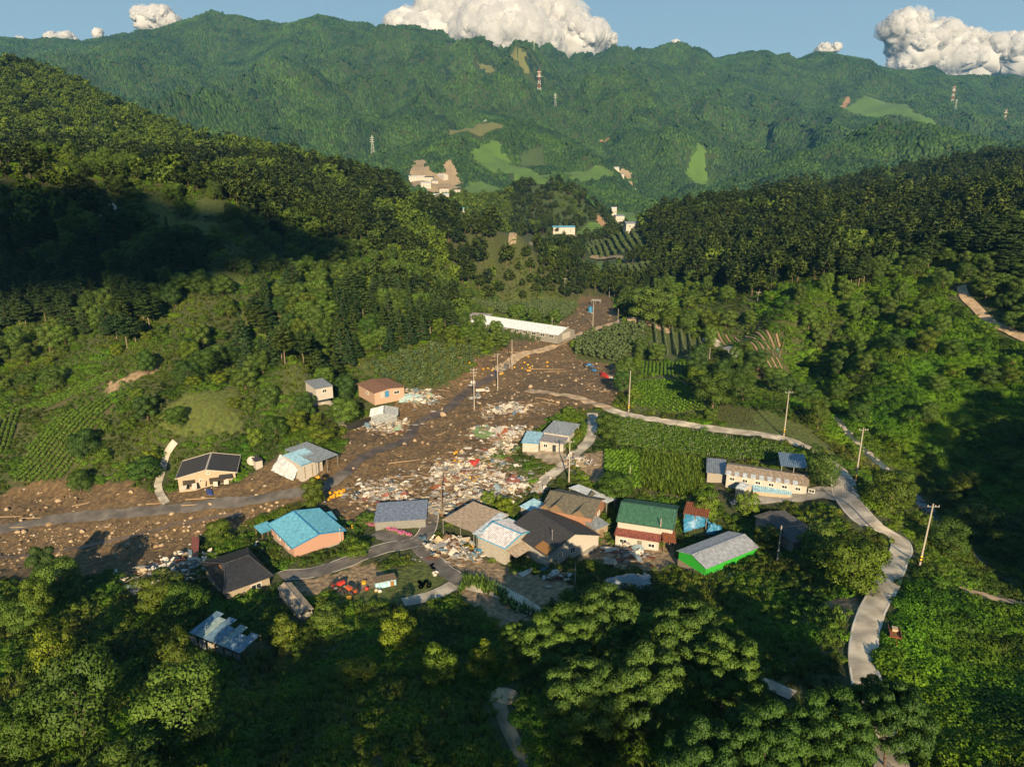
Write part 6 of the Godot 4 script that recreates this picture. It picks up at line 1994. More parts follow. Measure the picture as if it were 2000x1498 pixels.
func build_far_places():
	var white: StandardMaterial3D = mats["white_wall"]
	var roofs := [mats["pale_roof"], mats["blue_roof"], mats["grey_roof"], mats["brown_roof"], mats["black_roof"], mats["white_roof"]]
	var n := ["pale", "blue", "grey", "brown", "black", "white"]
	# x, z, width, depth, height, turn, roof
	var list := [[-147.4, -1081.8, 16, 9, 5, 0.2, 0], [-135.8, -1080.9, 12, 8, 4, 0.1, 5], [-124, -1077.7, 14, 9, 5, -0.2, 4], [-115.9, -1073, 10, 8, 4, 0.4, 2], [-124.2, -1037.1, 15, 9, 7, 0.1, 0], [-107.5, -1097.2, 26, 9, 4, -0.9, 5], [-98.3, -1027.5, 14, 10, 6, 0.3, 3], [-84.9, -1006.4, 18, 9, 4, 0.1, 1], [-76.8, -1035.3, 12, 9, 4, -0.2, 4], [-83.8, -806, 26, 9, 4, 0.1, 5], [-35.5, -903.3, 30, 3, 3, 0.15, 5], [53.8, -740.4, 24, 11, 6, 0.1, 1], [201, -1391.8, 12, 8, 4, 0.1, 0], [229.7, -1504.3, 18, 8, 4, 0.3, 3], [217, -1342.2, 14, 8, 4, 0, 5], [180.8, -1274.3, 16, 8, 4, 0, 0], [191.1, -1270, 12, 8, 4, 0.2, 2], [221.2, -1309.5, 10, 7, 4, 0.2, 5], [130.7, -911.2, 7, 6, 9, 0, 5], [131.5, -871.3, 12, 9, 8, 0.2, 2], [139.1, -850.2, 22, 12, 4, 0.3, 4], [100.6, -583.3, 16, 10, 4, 0.1, 2], [258.3, -1063.6, 22, 9, 4, 0, 3], [197.8, -967.3, 12, 8, 5, 0.2, 0], [-50.5, -770.9, 6, 5, 3, 0, 1], [-42.5, -525.7, 5, 4, 3, 0, 1]]
	var at := ["in the far hamlet below the tan cutting, leftmost", "in the far hamlet below the tan cutting, second from the left", "in the middle of the far hamlet below the tan cutting", "right of the middle of the far hamlet below the tan cutting", "at the lower edge of the far hamlet, tall and whitish", "like a greenhouse tunnel on the slope right of the far hamlet", "alone with a reddish roof below the far hamlet", "with a bright blue roof below the far hamlet", "under trees just right of the far hamlet", "low beside the road below the far hamlet", "like a long low wall beside the far road", "big beside the winding dirt road in mid valley", "on the left of the small hamlet high on the right slope", "at the top of the small hamlet on the right slope", "in the middle of the small hamlet on the right slope", "lower left in the small hamlet on the right slope", "lowest in the small hamlet on the right slope", "rightmost in the small hamlet on the right slope", "tall and narrow at the edge of the valley meadow", "beside the valley meadow below the narrow tall one", "dark and wide at the end of the winding dirt road", "beside the dark wide roof at the end of the dirt road", "alone at the forest edge far up the valley", "at the crest of the wooded spur right of the valley meadow", "tiny on the bright terrace left of the valley", "tiny on the lower end of the bright terrace"]
	for i in list.size():
		var r: Array = list[i]
		var t := thing("far_house", "%s roofed building %s" % [n[r[6]], at[i]], "building", Vector3(r[0], gy(r[0], r[1]) + 0.3, r[1]), r[5])
		gabled(t, r[2], r[3], {eave = r[4], rise = 1.4, along = "x", wall = white, roof = roofs[r[6]], pitch = 1.2, over = 0.4, sink = 4.0})
		for j in 3:
			window_on(t, Vector3((j - 1) * r[2] * 0.28, r[4] * 0.5, r[3] * 0.5 - 0.4), Vector3.BACK, minf(1.6, r[2] * 0.2), 1.2)
	# pylons
	var steel := mat("pylon_steel", 0.42, 0.46, 0.42, 0.6, 0.3, "", 1.0)
	var red := mat("pylon_red", 0.38, 0.12, 0.08, 0.7, 0.0, "", 1.0)
	var mast_white := mat("pylon_white", 0.75, 0.75, 0.72, 0.7, 0.0, "", 1.0)
	var py := [[73.7, -2031.5, 53.6], [104.9, -1797.7, 34.1], [-56.1, -1553.5, 39.2], [-254.2, -1327.7, 36.1], [1412, -2379.4, 48.8], [1282.5, -2139.8, 30.5], [1347.7, -2015.1, 32.9], [62.7, -2150, 26.6]]
	var said := ["red and white lattice pylon below the saddle of the far ridge", "grey lattice pylon right of the red and white one below the saddle", "greenish lattice pylon above the winding orange track", "greenish lattice pylon on the left mountain slope, lowest of the line", "red and white lattice pylon above the bright clearing on the right", "faint grey lattice pylon below the red and white one on the right", "red and white lattice pylon nearest the right edge", "faint lattice pylon standing on the saddle against the cloud"]
	for i in py.size():
		var r: Array = py[i]
		var h: float = r[2]
		var t := thing("pylon", said[i], "pylon", Vector3(r[0], gy(r[0], r[1]) - 1.0, r[1]))
		var bands := 6
		for b in bands:
			var s := Shape.new()
			var y0 := h * b / bands
			var y1 := h * (b + 1) / bands
			var w0 := lerpf(h * 0.1, h * 0.018, pow(y0 / h, 0.7))
			var w1 := lerpf(h * 0.1, h * 0.018, pow(y1 / h, 0.7))
			var thick := h * 0.0042
			for c in 4:
				var e := Vector3(1 if c & 1 else -1, 0, 1 if c & 2 else -1)
				var f := Vector3(e.z, 0, -e.x)
				s.tube(e * w0 + Vector3(0, y0, 0), e * w1 + Vector3(0, y1, 0), thick, thick, 4, false)
				s.tube(e * w0 + Vector3(0, y0, 0), f * w1 + Vector3(0, y1, 0), thick * 0.7, thick * 0.7, 4, false)
				s.tube(f * w0 + Vector3(0, y0, 0), e * w1 + Vector3(0, y1, 0), thick * 0.7, thick * 0.7, 4, false)
			part("mast_section", s.mesh(), (red if b % 2 else mast_white) if i in [0, 4, 6] else steel, t)
		for a in 3:
			var s := Shape.new()
			var y := h * (0.7 + 0.1 * a)
			var reach := h * (0.13 - 0.012 * a)
			for d in [-1.0, 1.0]:
				s.tube(Vector3(0, y + h * 0.02, 0), Vector3(d * reach, y, 0), h * 0.007, h * 0.004, 4)
				s.tube(Vector3(0, y - h * 0.015, 0), Vector3(d * reach, y, 0), h * 0.006, h * 0.004, 4)
			part("crossarm", s.mesh(), (red if a % 2 else mast_white) if i in [0, 4, 6] else steel, t)
	# young orchard trees on the terraces in mid valley
	var rows_m: ArrayMesh = kinds["fruit"][0][0]
	plant_rows("orchard", rows_m, [67.3, -683.1, 94.6, -702.5, 101.4, -546.2, 98.3, -504.8, 74.3, -563.2, 61.9, -596.3], Vector2(86.1, -522.4) - Vector2(87, -582.7), 4.2, 1.6, 0.0, 0.9, 1.3)
	plant_rows("orchard", rows_m, [67.6, -499.3, 96.7, -481.9, 90.9, -455.6, 68.5, -472.4], Vector2(84.3, -465.6) - Vector2(84, -496.6), 4.0, 1.6, 0.0, 0.9, 1.3)


# ---------------------------------------------------------------- poles and wires

func build_poles():
	var conc := mat("pole_concrete", 0.5, 0.47, 0.42, 0.85, 0.0, "wear", 0.5)
	var wood: StandardMaterial3D = mats["old_wood"]
	var steel: StandardMaterial3D = mats["galvanised"]
	var yellow := mat("stripe_yellow", 0.7, 0.42, 0.02, 0.7, 0.0, "", 1.0)
	var black := mat("stripe_black", 0.03, 0.03, 0.03, 0.7, 0.0, "", 1.0)
	var glaze := mat("insulator", 0.5, 0.45, 0.4, 0.3, 0.0, "", 1.0)
	var list := [[75.5, -113, 12.6], [81.3, -150.1, 13.8], [77.7, -184.9, 13.6], [38, -213.1, 13.8], [14.9, -165.9, 11.7], [29.5, -159, 7], [-17.2, -153.6, 10.5], [-12.8, -221.9, 14.6], [-5.3, -245.3, 14.3], [0, -270.4, 12.3], [41, -343.8, 13.1], [54.6, -350.2, 7.2], [19.3, -326.9, 8], [55.4, -292.4, 7.8], [79.6, -269.6, 4.4], [105.6, -264.4, 6.6], [-34.1, -352.4, 9], [33.4, -436, 8.7], [61.4, -433.6, 6.8], [64.7, -432.3, 8.7], [53.5, -123.3, 8.4], [-81, -423.2, 7.2], [12.7, -122.1, 3.7], [112.3, -313.2, 5.2], [-113.7, -481.6, 4.6], [78.8, -697.7, 6], [85.4, -715.7, 7.7]]
	# arms, stripes, wooden
	var how := [[1, 1, 0], [1, 1, 0], [1, 1, 0], [0, 1, 0], [1, 0, 0], [0, 0, 0], [0, 0, 1], [2, 0, 0], [1, 0, 0], [0, 0, 0], [0, 0, 0], [0, 0, 0], [0, 0, 0], [0, 0, 0], [0, 0, 0], [0, 0, 1], [2, 0, 0], [1, 0, 0], [0, 0, 0], [1, 0, 0], [0, 0, 0], [1, 0, 0], [0, 0, 0], [1, 0, 0], [0, 0, 0], [0, 0, 0], [0, 0, 0]]
	var said := ["leaning concrete pole with crossarm and yellow stripes above the lower road bend", "concrete pole with crossarm beside the road at the corner tree", "tall pole with crossarm on the grassy bank above the pepper field road", "tall striped pole at the edge of the meadow and the curved road", "pole with crossarm beside the fork of the yard lane", "plain pole behind the green roofed house", "wooden pole among the white wreckage by the tin shed", "pole with two crossarms standing beside the white truck", "pole with crossarm on the mud right of the truck", "plain pole on the mud near the dark vehicle", "plain pole at the upper end of the mud by the dirt track", "short pole beside the dirt track below the giant tree", "pole in front of the long poultry shed", "white pole at the corner of the fruit rows", "short white pole at the right end of the fruit rows", "slanting wooden pole beside the blue hut", "pole with two crossarms on the bushy hillside left of the long shed", "pole with crossarm on the far meadow beyond the mud", "plain post beside the far shelter", "pole with crossarm behind the far shelter", "plain pole right of the green walled shed", "pole with crossarm among the shaded pines", "thin white pole below the black roofed house", "thin pole in the wood above the vegetable beds", "far pole by the road below the far hamlet", "left far pole beside the mid valley orchard", "right far pole beside the mid valley orchard"]
	var tops := []
	for i in list.size():
		var r: Array = list[i]
		var h: float = clampf(r[2], 5.0, 17.0)
		var t := thing("utility_pole", said[i], "pole", Vector3(r[0], gy(r[0], r[1]), r[1]))
		if i == 0:
			t.rotation.z = -0.03
		if i == 15:
			t.rotation.z = -0.18
		var s := Shape.new()
		var fat := 0.2 if h > 8.0 else 0.13
		s.tube(Vector3(0, -0.8, 0), Vector3(0, h, 0), fat, fat * 0.62, 9)
		part("shaft", s.mesh(), wood if how[i][2] else conc, t)
		for a in how[i][0]:
			var b := Shape.new()
			b.box(Vector3(0, h - 0.5 - a * 1.1, 0.16), Vector3(2.2, 0.11, 0.11))
			part("crossarm", b.mesh(), steel, t)
			for x in [-1.0, 0.4, 1.0]:
				var g := Shape.new()
				g.tube(Vector3(x, h - 0.45 - a * 1.1, 0.16), Vector3(x, h - 0.17 - a * 1.1, 0.16), 0.07, 0.05, 6)
				part("insulator", g.mesh(), glaze, t)
		if how[i][1]:
			for b in 4:
				var g := Shape.new()
				g.tube(Vector3(0, 0.9 + b * 0.3, 0), Vector3(0, 1.2 + b * 0.3, 0), fat + 0.015, fat + 0.013, 9, false)
				part("stripe", g.mesh(), yellow if b % 2 else black, t)
		tops.append(t.to_global(Vector3(0, h - 0.2, 0.1)) if t.is_inside_tree() else t.transform * Vector3(0, h - 0.2, 0.1))
	var links := [[0, 1], [1, 2], [2, 3], [3, 8], [8, 7], [8, 9], [9, 10], [10, 11], [4, 5], [20, 0], [4, 6], [13, 14], [14, 15], [16, 7], [17, 19]]
	var wires := ["wire from the striped leaning pole up to the corner tree pole", "wire over the corner tree to the grassy bank pole", "wire above the curved concrete road", "wire crossing the upper mud towards the truck poles", "wire between the two crossarm poles beside the truck", "wire from the mud pole to the plain pole near the dark vehicle", "wire along the upper mud to its far end", "wire along the dirt track to the giant old tree", "wire from the lane fork pole to the green roofed house", "wire over the concrete road to the striped leaning pole", "wire from the lane fork pole to the wooden pole in the wreckage", "wire over the trained fruit rows", "wire over the vegetable beds to the slanting pole", "wire down the bushy hillside to the truck poles", "wire over the far meadow"]
	for i in links.size():
		links[i].append(i)
	for l in links:
		var s := Shape.new()
		var a: Vector3 = tops[l[0]]
		var b: Vector3 = tops[l[1]]
		var last := a
		for k in 14:
			var f := (k + 1) / 14.0
			var q := a.lerp(b, f) - Vector3(0, a.distance_to(b) * 0.025 * sin(PI * f), 0)
			s.tube(last, q, 0.03, 0.03, 3, false)
			last = q
		single("power_line", s.mesh(), black, wires[l[2]], "wire")


# ---------------------------------------------------------------- wreckage and mud

func rock_shape(seed_: int) -> ArrayMesh:
	var s := Shape.new()
	noise.seed = seed_
	s.ball(Vector3.ZERO, Vector3(1.0, 0.62, 0.8), 9, 6, noise, 0.55, 1.1)
	noise.seed = 3
	return s.smooth_mesh()


func crate_shape() -> ArrayMesh:
	var s := Shape.new()
	s.box(Vector3(0, 0.02, 0), Vector3(0.52, 0.04, 0.36))
	for d in [-1.0, 1.0]:
		s.box(Vector3(0, 0.16, d * 0.17), Vector3(0.52, 0.3, 0.03))
		s.box(Vector3(d * 0.25, 0.163, 0), Vector3(0.03, 0.3, 0.31))
		s.box(Vector3(0, 0.31, d * 0.19), Vector3(0.56, 0.04, 0.03))
	return s.mesh()


func truck(label: String, at: Vector2, turn: float, paint: Material, bed: Material, tilt_: float):
	var t := thing("pickup_truck", label, "truck", at2(at, -0.05), turn)
	t.rotation.z = tilt_
	var tyre := mat("tyre", 0.02, 0.02, 0.02, 0.9, 0.0, "", 1.0)
	var s := Shape.new()
	var p := [Vector2(2.5, 0.45), Vector2(2.5, 1.0), Vector2(2.2, 1.9), Vector2(1.0, 1.95), Vector2(0.95, 0.45)]
	for i in p.size():
		var a: Vector2 = p[i]
		var b: Vector2 = p[(i + 1) % p.size()]
		s.quad(Vector3(a.x, a.y, -0.82), Vector3(a.x, a.y, 0.82), Vector3(b.x, b.y, 0.82), Vector3(b.x, b.y, -0.82))
	for z in [-0.82, 0.82]:
		for i in range(1, p.size() - 1):
			s.tri(Vector3(p[0].x, p[0].y, z), Vector3(p[i].x, p[i].y, z), Vector3(p[i + 1].x, p[i + 1].y, z))
	part("cab", s.mesh(), paint, t)
	var g := Shape.new()
	g.quad(Vector3(2.5, 1.08, -0.7), Vector3(2.5, 1.08, 0.7), Vector3(2.24, 1.8, 0.66), Vector3(2.24, 1.8, -0.66))
	part("windscreen", g.mesh(), mats["window_pane"], t).position.x = 0.02
	for z in [-0.832, 0.832]:
		var w := Shape.new()
		w.quad(Vector3(1.1, 1.15, z), Vector3(2.2, 1.15, z), Vector3(2.0, 1.75, z), Vector3(1.12, 1.75, z))
		part("side_window", w.mesh(), mats["window_pane"], t)
	var b := Shape.new()
	b.box(Vector3(-0.85, 0.75, 0), Vector3(3.3, 0.1, 1.66))
	for z in [-0.82, 0.82]:
		b.box(Vector3(-0.85, 0.98, z), Vector3(3.3, 0.36, 0.05))
	b.box(Vector3(-2.52, 0.98, 0), Vector3(0.05, 0.36, 1.6))
	part("bed", b.mesh(), bed, t)
	for q in [[1.7, 0.7], [1.7, -0.7], [-1.5, 0.7], [-1.5, -0.7]]:
		var w := Shape.new()
		w.tube(Vector3(q[0], 0.36, q[1] - 0.11), Vector3(q[0], 0.36, q[1] + 0.11), 0.36, 0.36, 14)
		w.tube(Vector3(q[0], 0.36, q[1] + 0.11), Vector3(q[0], 0.36, q[1] - 0.11), 0.36, 0.36, 14)
		var wheel := part("wheel", w.mesh(), tyre, t)
		var rim := Shape.new()
		rim.tube(Vector3(q[0], 0.36, q[1] - 0.125), Vector3(q[0], 0.36, q[1] + 0.125), 0.19, 0.19, 10)
		part("rim", rim.mesh(), mats["galvanised"], wheel)


func tractor(label: String, at: Vector2, turn: float, paint: Material, roofed: bool):
	var t := thing("tractor", label, "tractor", at2(at), turn)
	var tyre: StandardMaterial3D = mats["tyre"]
	var s := Shape.new()
	s.box(Vector3(0.9, 1.0, 0), Vector3(1.5, 0.7, 0.7))
	s.box(Vector3(-0.4, 0.9, 0), Vector3(1.1, 0.5, 0.8))
	part("body", s.mesh(), paint, t)
	for q in [[-0.6, 0.65, 0.75], [-0.6, 0.65, -0.75], [1.3, 0.42, 0.6], [1.3, 0.42, -0.6]]:
		var w := Shape.new()
		w.tube(Vector3(q[0], q[1], q[2] - 0.16), Vector3(q[0], q[1], q[2] + 0.16), q[1], q[1], 14)
		w.tube(Vector3(q[0], q[1], q[2] + 0.16), Vector3(q[0], q[1], q[2] - 0.16), q[1], q[1], 14)
		var wheel := part("wheel", w.mesh(), tyre, t)
		var rim := Shape.new()
		rim.tube(Vector3(q[0], q[1], q[2] - 0.18), Vector3(q[0], q[1], q[2] + 0.18), q[1] * 0.5, q[1] * 0.5, 10)
		part("rim", rim.mesh(), mats["galvanised"], wheel)
	var seat := Shape.new()
	seat.box(Vector3(-0.5, 1.3, 0), Vector3(0.5, 0.15, 0.5))
	seat.box(Vector3(-0.75, 1.55, 0), Vector3(0.1, 0.5, 0.5))
	part("seat", seat.mesh(), mats["stripe_black"], t)
	var bar := Shape.new()
	for z in [-0.45, 0.45]:
		bar.tube(Vector3(-0.8, 1.1, z), Vector3(-0.8, 2.3, z), 0.04, 0.04, 5)
	bar.tube(Vector3(-0.8, 2.3, -0.45), Vector3(-0.8, 2.3, 0.45), 0.04, 0.04, 5)
	part("roll_bar", bar.mesh(), mats["stripe_black"], t)
	if roofed:
		var r := Shape.new()
		r.box(Vector3(-0.4, 2.36, 0), Vector3(1.3, 0.08, 1.1))
		part("canopy", r.mesh(), paint, t)


func build_wreckage():
	var rock := mat("stone", 0.5, 0.39, 0.27, 0.95, 0.0, "wear", 0.6)
	var mud_rock := mat("muddy_stone", 0.36, 0.25, 0.14, 0.95, 0.0, "wear", 0.6)
	var timber := mat("stripped_timber", 0.4, 0.29, 0.18, 0.9, 0.0, "wear", 0.7)
	var white := mat("scrap_white", 0.66, 0.63, 0.57, 0.7, 0.0, "wear", 0.5)
	var cream := mat("scrap_cream", 0.56, 0.46, 0.3, 0.8, 0.0, "wear", 0.5)
	var rust: StandardMaterial3D = mats["rust"]
	var maroon: StandardMaterial3D = mats["maroon_roof"]
	var mint := mat("scrap_mint", 0.34, 0.5, 0.36, 0.7, 0.0, "wear", 0.5)
	var moss := mat("scrap_green", 0.16, 0.27, 0.1, 0.8, 0.0, "wear", 0.5)
	var steelblue := mat("scrap_blue", 0.3, 0.42, 0.5, 0.5, 0.2, "wear", 0.5)
	var yellow := mat("crate_yellow", 0.62, 0.34, 0.015, 0.6, 0.0, "fine", 1.0)
	var red := mat("red_plastic", 0.42, 0.03, 0.02, 0.6, 0.0, "fine", 1.0)
	var rocks := [rock_shape(1), rock_shape(2), rock_shape(4)]
	rng.seed = 700
	# loose stones, mud clods and splinters: beyond counting
	var mud := pairs([-149.5, -173.9, -126.7, -181.5, -95.2, -173.5, -72.2, -180.1, -50.3, -185.9, -47.9, -216.1, -35.9, -228.1, -18.5, -250.8, -4, -291.3, 23, -342.5, 37.3, -398.6, 59.6, -398.1, 51.1, -338.7, 28.4, -297.5, 45.5, -274.6, 43.6, -239.6, 35.2, -220.2, 17.8, -217.5, 3.2, -192.6, -9.5, -183.9, 4.6, -167.9, 0, -159.4, -20, -152.6, -36.9, -151.9, -53.5, -164.5, -63.5, -158.6, -77.5, -152.9, -72.6, -131.9, -72, -119.5, -94.6, -138.3, -116, -137.5, -123.2, -137.8])
	var lo := mud[0]
	var hi := mud[0]
	for q in mud:
		lo = lo.min(q)
		hi = hi.max(q)
	var st: Array = [[] as Array[Transform3D], [] as Array[Transform3D], [] as Array[Transform3D]]
	var sc: Array = [PackedColorArray(), PackedColorArray(), PackedColorArray()]
	var sticks: Array[Transform3D] = []
	var stick_c := PackedColorArray()
	var bank := smooth_line(pairs([-132.2, -153.2, -121.1, -155.4, -109.3, -157.5, -95.8, -157, -87.8, -159.6, -76.2, -160.4, -65.8, -160.8]), 3.0)
	for i in 60000:
		var q := Vector2(rnd(lo.x, hi.x), rnd(lo.y, hi.y))
		if zone_raw(q.x, q.y) != 1:
			continue
		var thick := noise.get_noise_2d(q.x * 0.09, q.y * 0.09) + 0.22
		var stony := false
		for b in bank:
			if q.distance_squared_to(b) < 60.0:
				thick += 0.75
				stony = true
				break
		if rng.randf() > thick:
			continue
		var k := i % 3
		var size := 0.1 + 0.5 * pow(rng.randf(), 3.0)
		st[k].append(Transform3D(Basis(Vector3.UP, rnd(0, TAU)).scaled(Vector3(size, size * rnd(0.7, 1.3), size)), at2(q, 0.0)))
		var c := Color(0.42, 0.33, 0.22) if rng.randf() < (0.7 if stony else 0.3) else Color(0.17, 0.11, 0.055)
		c = c * rnd(0.7, 1.4)
		if rng.randf() < 0.06:
			c = Color(0.5, 0.45, 0.38)
		sc[k].append(c)
		if i % 7 == 0 and not stony:
			sticks.append(Transform3D(Basis(Vector3.UP, rnd(0, TAU)) * Basis(Vector3.FORWARD, rnd(-0.25, 0.25)).scaled(Vector3(rnd(0.6, 2.6), 1, 1)), at2(q, 0.08)))
			stick_c.append(Color(0.36, 0.26, 0.16) * rnd(0.6, 1.3))
	for k in 3:
		scatter("rubble", rocks[k], mat("rubble", 1, 1, 1, 0.95, 0.0, "wear", 0.6), st[k], sc[k])
	var stick := Shape.new()
	stick.tube(Vector3(-0.5, 0, 0), Vector3(0.5, 0.05, 0.06), 0.045, 0.03, 5)
	scatter("driftwood", stick.mesh(), mats["rubble"], sticks, stick_c)
	# boulders
	var big := [[-18.9, -244.7, 1.5], [-22.9, -216.7, 2], [-29.6, -196.6, 1.3], [6.9, -247, 1.8], [-10.3, -241.3, 0.9], [0, -233.6, 1.1], [12.9, -257.2, 1], [-32.3, -194.1, 1.4], [-27.1, -195, 1.1], [-25.4, -194.2, 0.8], [-79.2, -164.7, 1], [-104.7, -173.4, 1.1], [-107.8, -172.6, 0.8], [-125.9, -174.3, 1.2], [-132.9, -177.2, 1], [-131.1, -169.8, 0.9], [-132.3, -177.5, 0.7], [-137.1, -169.8, 1.3], [-127.1, -159.3, 1.2], [-125.6, -159.4, 1], [-120.9, -162.4, 1.4], [-129.6, -164.4, 0.9], [-109.9, -158.5, 1.2], [-88.4, -162.4, 1.2], [-86.7, -150.2, 1.4], [-85.6, -150.6, 1], [-129.2, -167.9, 0.8], [-65.1, -162.8, 0.9], [-64, -163.7, 0.8], [-61.4, -164, 0.8], [-62.4, -162.8, 0.7], [-38.9, -205.4, 1.2], [-39.8, -201.5, 1], [-36, -202.6, 1.3], [-43.3, -212.1, 0.8], [1.9, -240, 0.8], [18.7, -269.9, 0.9], [24.7, -256.1, 0.9], [-7.9, -256.4, 1], [11, -288.1, 1], [16, -310.9, 1.2], [28.4, -342.8, 0.9], [36.5, -263.5, 0.7], [-19.7, -208.9, 0.8], [-16, -202.5, 0.7], [34.1, -297.9, 0.8], [23.7, -216.9, 0.9], [21.6, -222.1, 1.1], [14.1, -226.4, 1], [15.7, -224.6, 1.2], [-57.6, -255.8, 2.2], [-61.3, -255, 1.2], [-52.9, -197.1, 0.8], [-44.3, -178.2, 0.8]]
	for i in big.size():
		var r: Array = big[i]
		var left: bool = r[0] < -70.0
		var where := "on the left mud" if left else ("on the upper mud" if r[1] < -235.0 else "in mid slide")
		var o := single("boulder", rocks[i % 3], rock if i % 4 else mud_rock, ("big " if r[2] > 1.25 else ("small " if r[2] < 0.9 else "")) + ("pale" if i % 4 else "muddy") + " boulder " + where + ", " + near_what(r[0], r[1]).replace("the dirt path on the right slope", "the dirt path"), "boulder", "boulders " + where, at2(Vector2(r[0], r[1]), r[2] * 0.15))
		o.rotation.y = rnd(0, TAU)
		o.scale = Vector3.ONE * r[2] * 0.62
	# logs
	var logs := [[-115.8, -170.2, 0.5, 6], [-95.7, -167.8, 0.1, 4], [-82.4, -167.7, 0.12, 9], [-83.5, -165.4, 0.1, 7], [-128, -166, 0, 7], [-133.2, -165.8, 0.05, 6], [-128.9, -161.4, 0.1, 6], [-22.2, -201, 0.7, 3], [-30.7, -173.1, 0.2, 8], [-25.2, -174.4, -0.5, 6], [-30.5, -181.5, 0.3, 9], [-21.8, -181.5, 1.2, 5], [10.6, -275.2, 0, 22], [17.8, -272.2, 0.05, 9], [0, -288.6, 0.1, 6], [-8.3, -271.1, 0.3, 4], [28.9, -248.8, 0.8, 6], [33.1, -237.1, 0.3, 5], [13, -222.9, -0.6, 7], [10.7, -228.5, -0.5, 6], [-20.8, -258.7, 0, 3], [-27.9, -231.7, 0.6, 5], [-24.7, -235.7, -0.3, 5], [-16.3, -248.6, 0.4, 5], [7.9, -223.9, 0.2, 5]]
	for i in logs.size():
		var r: Array = logs[i]
		var s := Shape.new()
		var l: float = r[3]
		s.tube(Vector3(-l * 0.5, 0, 0), Vector3(0, 0.1, 0.12), 0.17, 0.15, 8)
		s.tube(Vector3(0, 0.1, 0.12), Vector3(l * 0.5, 0.05, -0.05), 0.15, 0.09, 8)
		var where := "on the left mud" if r[0] < -70.0 else ("on the upper mud" if r[1] < -215.0 else "in mid slide")
		var o := single("log", s.mesh(), timber, ("long" if l > 6.5 else ("short" if l < 4.5 else "middling")) + " bare trunk " + where + ", " + near_what(r[0], r[1]), "log", "bare trunks lying " + where, at2(Vector2(r[0], r[1]), 0.22))
		o.rotation.y = r[2]
	# heaps of broken buildings: each sheet or panel by itself, small scraps as one mass
	var heaps := [
		[Vector2(-34.2, -165.5), 7.5, 30, [white, white, cream, maroon, white], "in the heap above the tin shed"],
		[Vector2(-26.5, -158.7), 4.5, 9, [cream, white, cream], "in the heap right behind the tin shed"],
		[Vector2(-13.3, -174.8), 11.0, 34, [white, cream, rust, white], "among the yellow crates"],
		[Vector2(-4.7, -164.4), 9.5, 40, [white, white, steelblue, white], "in the tangle left of the olive roof"],
		[Vector2(-2.3, -198.1), 7.0, 20, [white, cream, white, rust], "on the wreck left of the yard house"],
		[Vector2(-8.8, -201.8), 4.5, 9, [moss, mint, moss, white], "on the collapsed green roof in mid slide"],
		[Vector2(-2.2, -187.6), 4.0, 9, [white, moss, steelblue], "in the fallen room by the yard house"],
		[Vector2(-31.8, -227), 6.0, 11, [cream, mint, white], "beside the brown roofed house"],
		[Vector2(-40.2, -208.5), 6.5, 12, [mint, white, cream], "below the small ribbed grey shed"],
		[Vector2(-75.9, -136), 8.0, 18, [rust, white, rust, steelblue, white], "in the heap left of the black tiled house"],
		[Vector2(-76.2, -127), 4.0, 7, [white, rust, white], "at the lower end of the rusty heap"],
		[Vector2(-13.8, -138.7), 5.0, 22, [white, white, cream], "by the lane before the open barn"],
		[Vector2(-9.6, -134.8), 3.0, 6, [white, steelblue], "between the lane and the white shed"],
		[Vector2(-17.4, -157.9), 6.0, 10, [white, steelblue, cream], "by the wooden pole at the tin shed"],
		[Vector2(-1.7, -220.1), 7.0, 10, [cream, white], "in brushwood above the yard house"],
		[Vector2(17.6, -175.9), 3.5, 6, [white, cream], "beside the yard lane"],
		[Vector2(25.1, -133.6), 6.0, 7, [white, steelblue], "below the green roofed house"],
		[Vector2(9, -125.6), 3.0, 4, [steelblue, white], "before the black roofed house"],
	]
	var bits: Array[Transform3D] = []
	var bit_c := PackedColorArray()
	for h in heaps:
		var centre: Vector2 = h[0]
		for i in h[2]:
			var q: Vector2 = centre + Vector2(rnd(-1, 1), rnd(-0.8, 0.8)) * h[1] * sqrt(rng.randf())
			var s := Shape.new()
			var w := rnd(0.7, 2.4)
			var l := rnd(1.2, 3.6)
			var bend := rnd(-0.5, 0.5)
			var steps_ := 5
			for k in steps_:
				var a := Vector3(-l * 0.5 + l * k / steps_, bend * sin(PI * k / steps_), 0)
				var b := Vector3(-l * 0.5 + l * (k + 1) / steps_, bend * sin(PI * (k + 1) / steps_), 0)
				s.slab(a + Vector3(0, 0, w * 0.5), a - Vector3(0, 0, w * 0.5), b - Vector3(0, 0, w * rnd(0.45, 0.55)), b + Vector3(0, 0, w * 0.5), 0.05)
			var m: Material = h[3][rng.randi() % h[3].size()]
			var colour: String = {white: "white", cream: "cream", maroon: "maroon", rust: "rusty", mint: "pale green", moss: "mossy green", steelblue: "blue grey"}[m]
			var off := q - centre
			var o := single("broken_panel", s.mesh(), m, "%s %s %s panel %s, %s" % ["long" if l > 2.6 else ("short" if l < 1.8 else "square"), "bent" if absf(bend) > 0.2 else "flat", colour, h[4], ("at its left" if off.x < 0.0 else "at its right") if absf(off.x) > absf(off.y) else ("at its back" if off.y < 0.0 else "at its front")], "panel", "broken panels " + h[4], at2(q, rnd(0.2, 1.1)))
			o.rotation = Vector3(rnd(-0.7, 0.7), rnd(0, TAU), rnd(-0.6, 0.6))
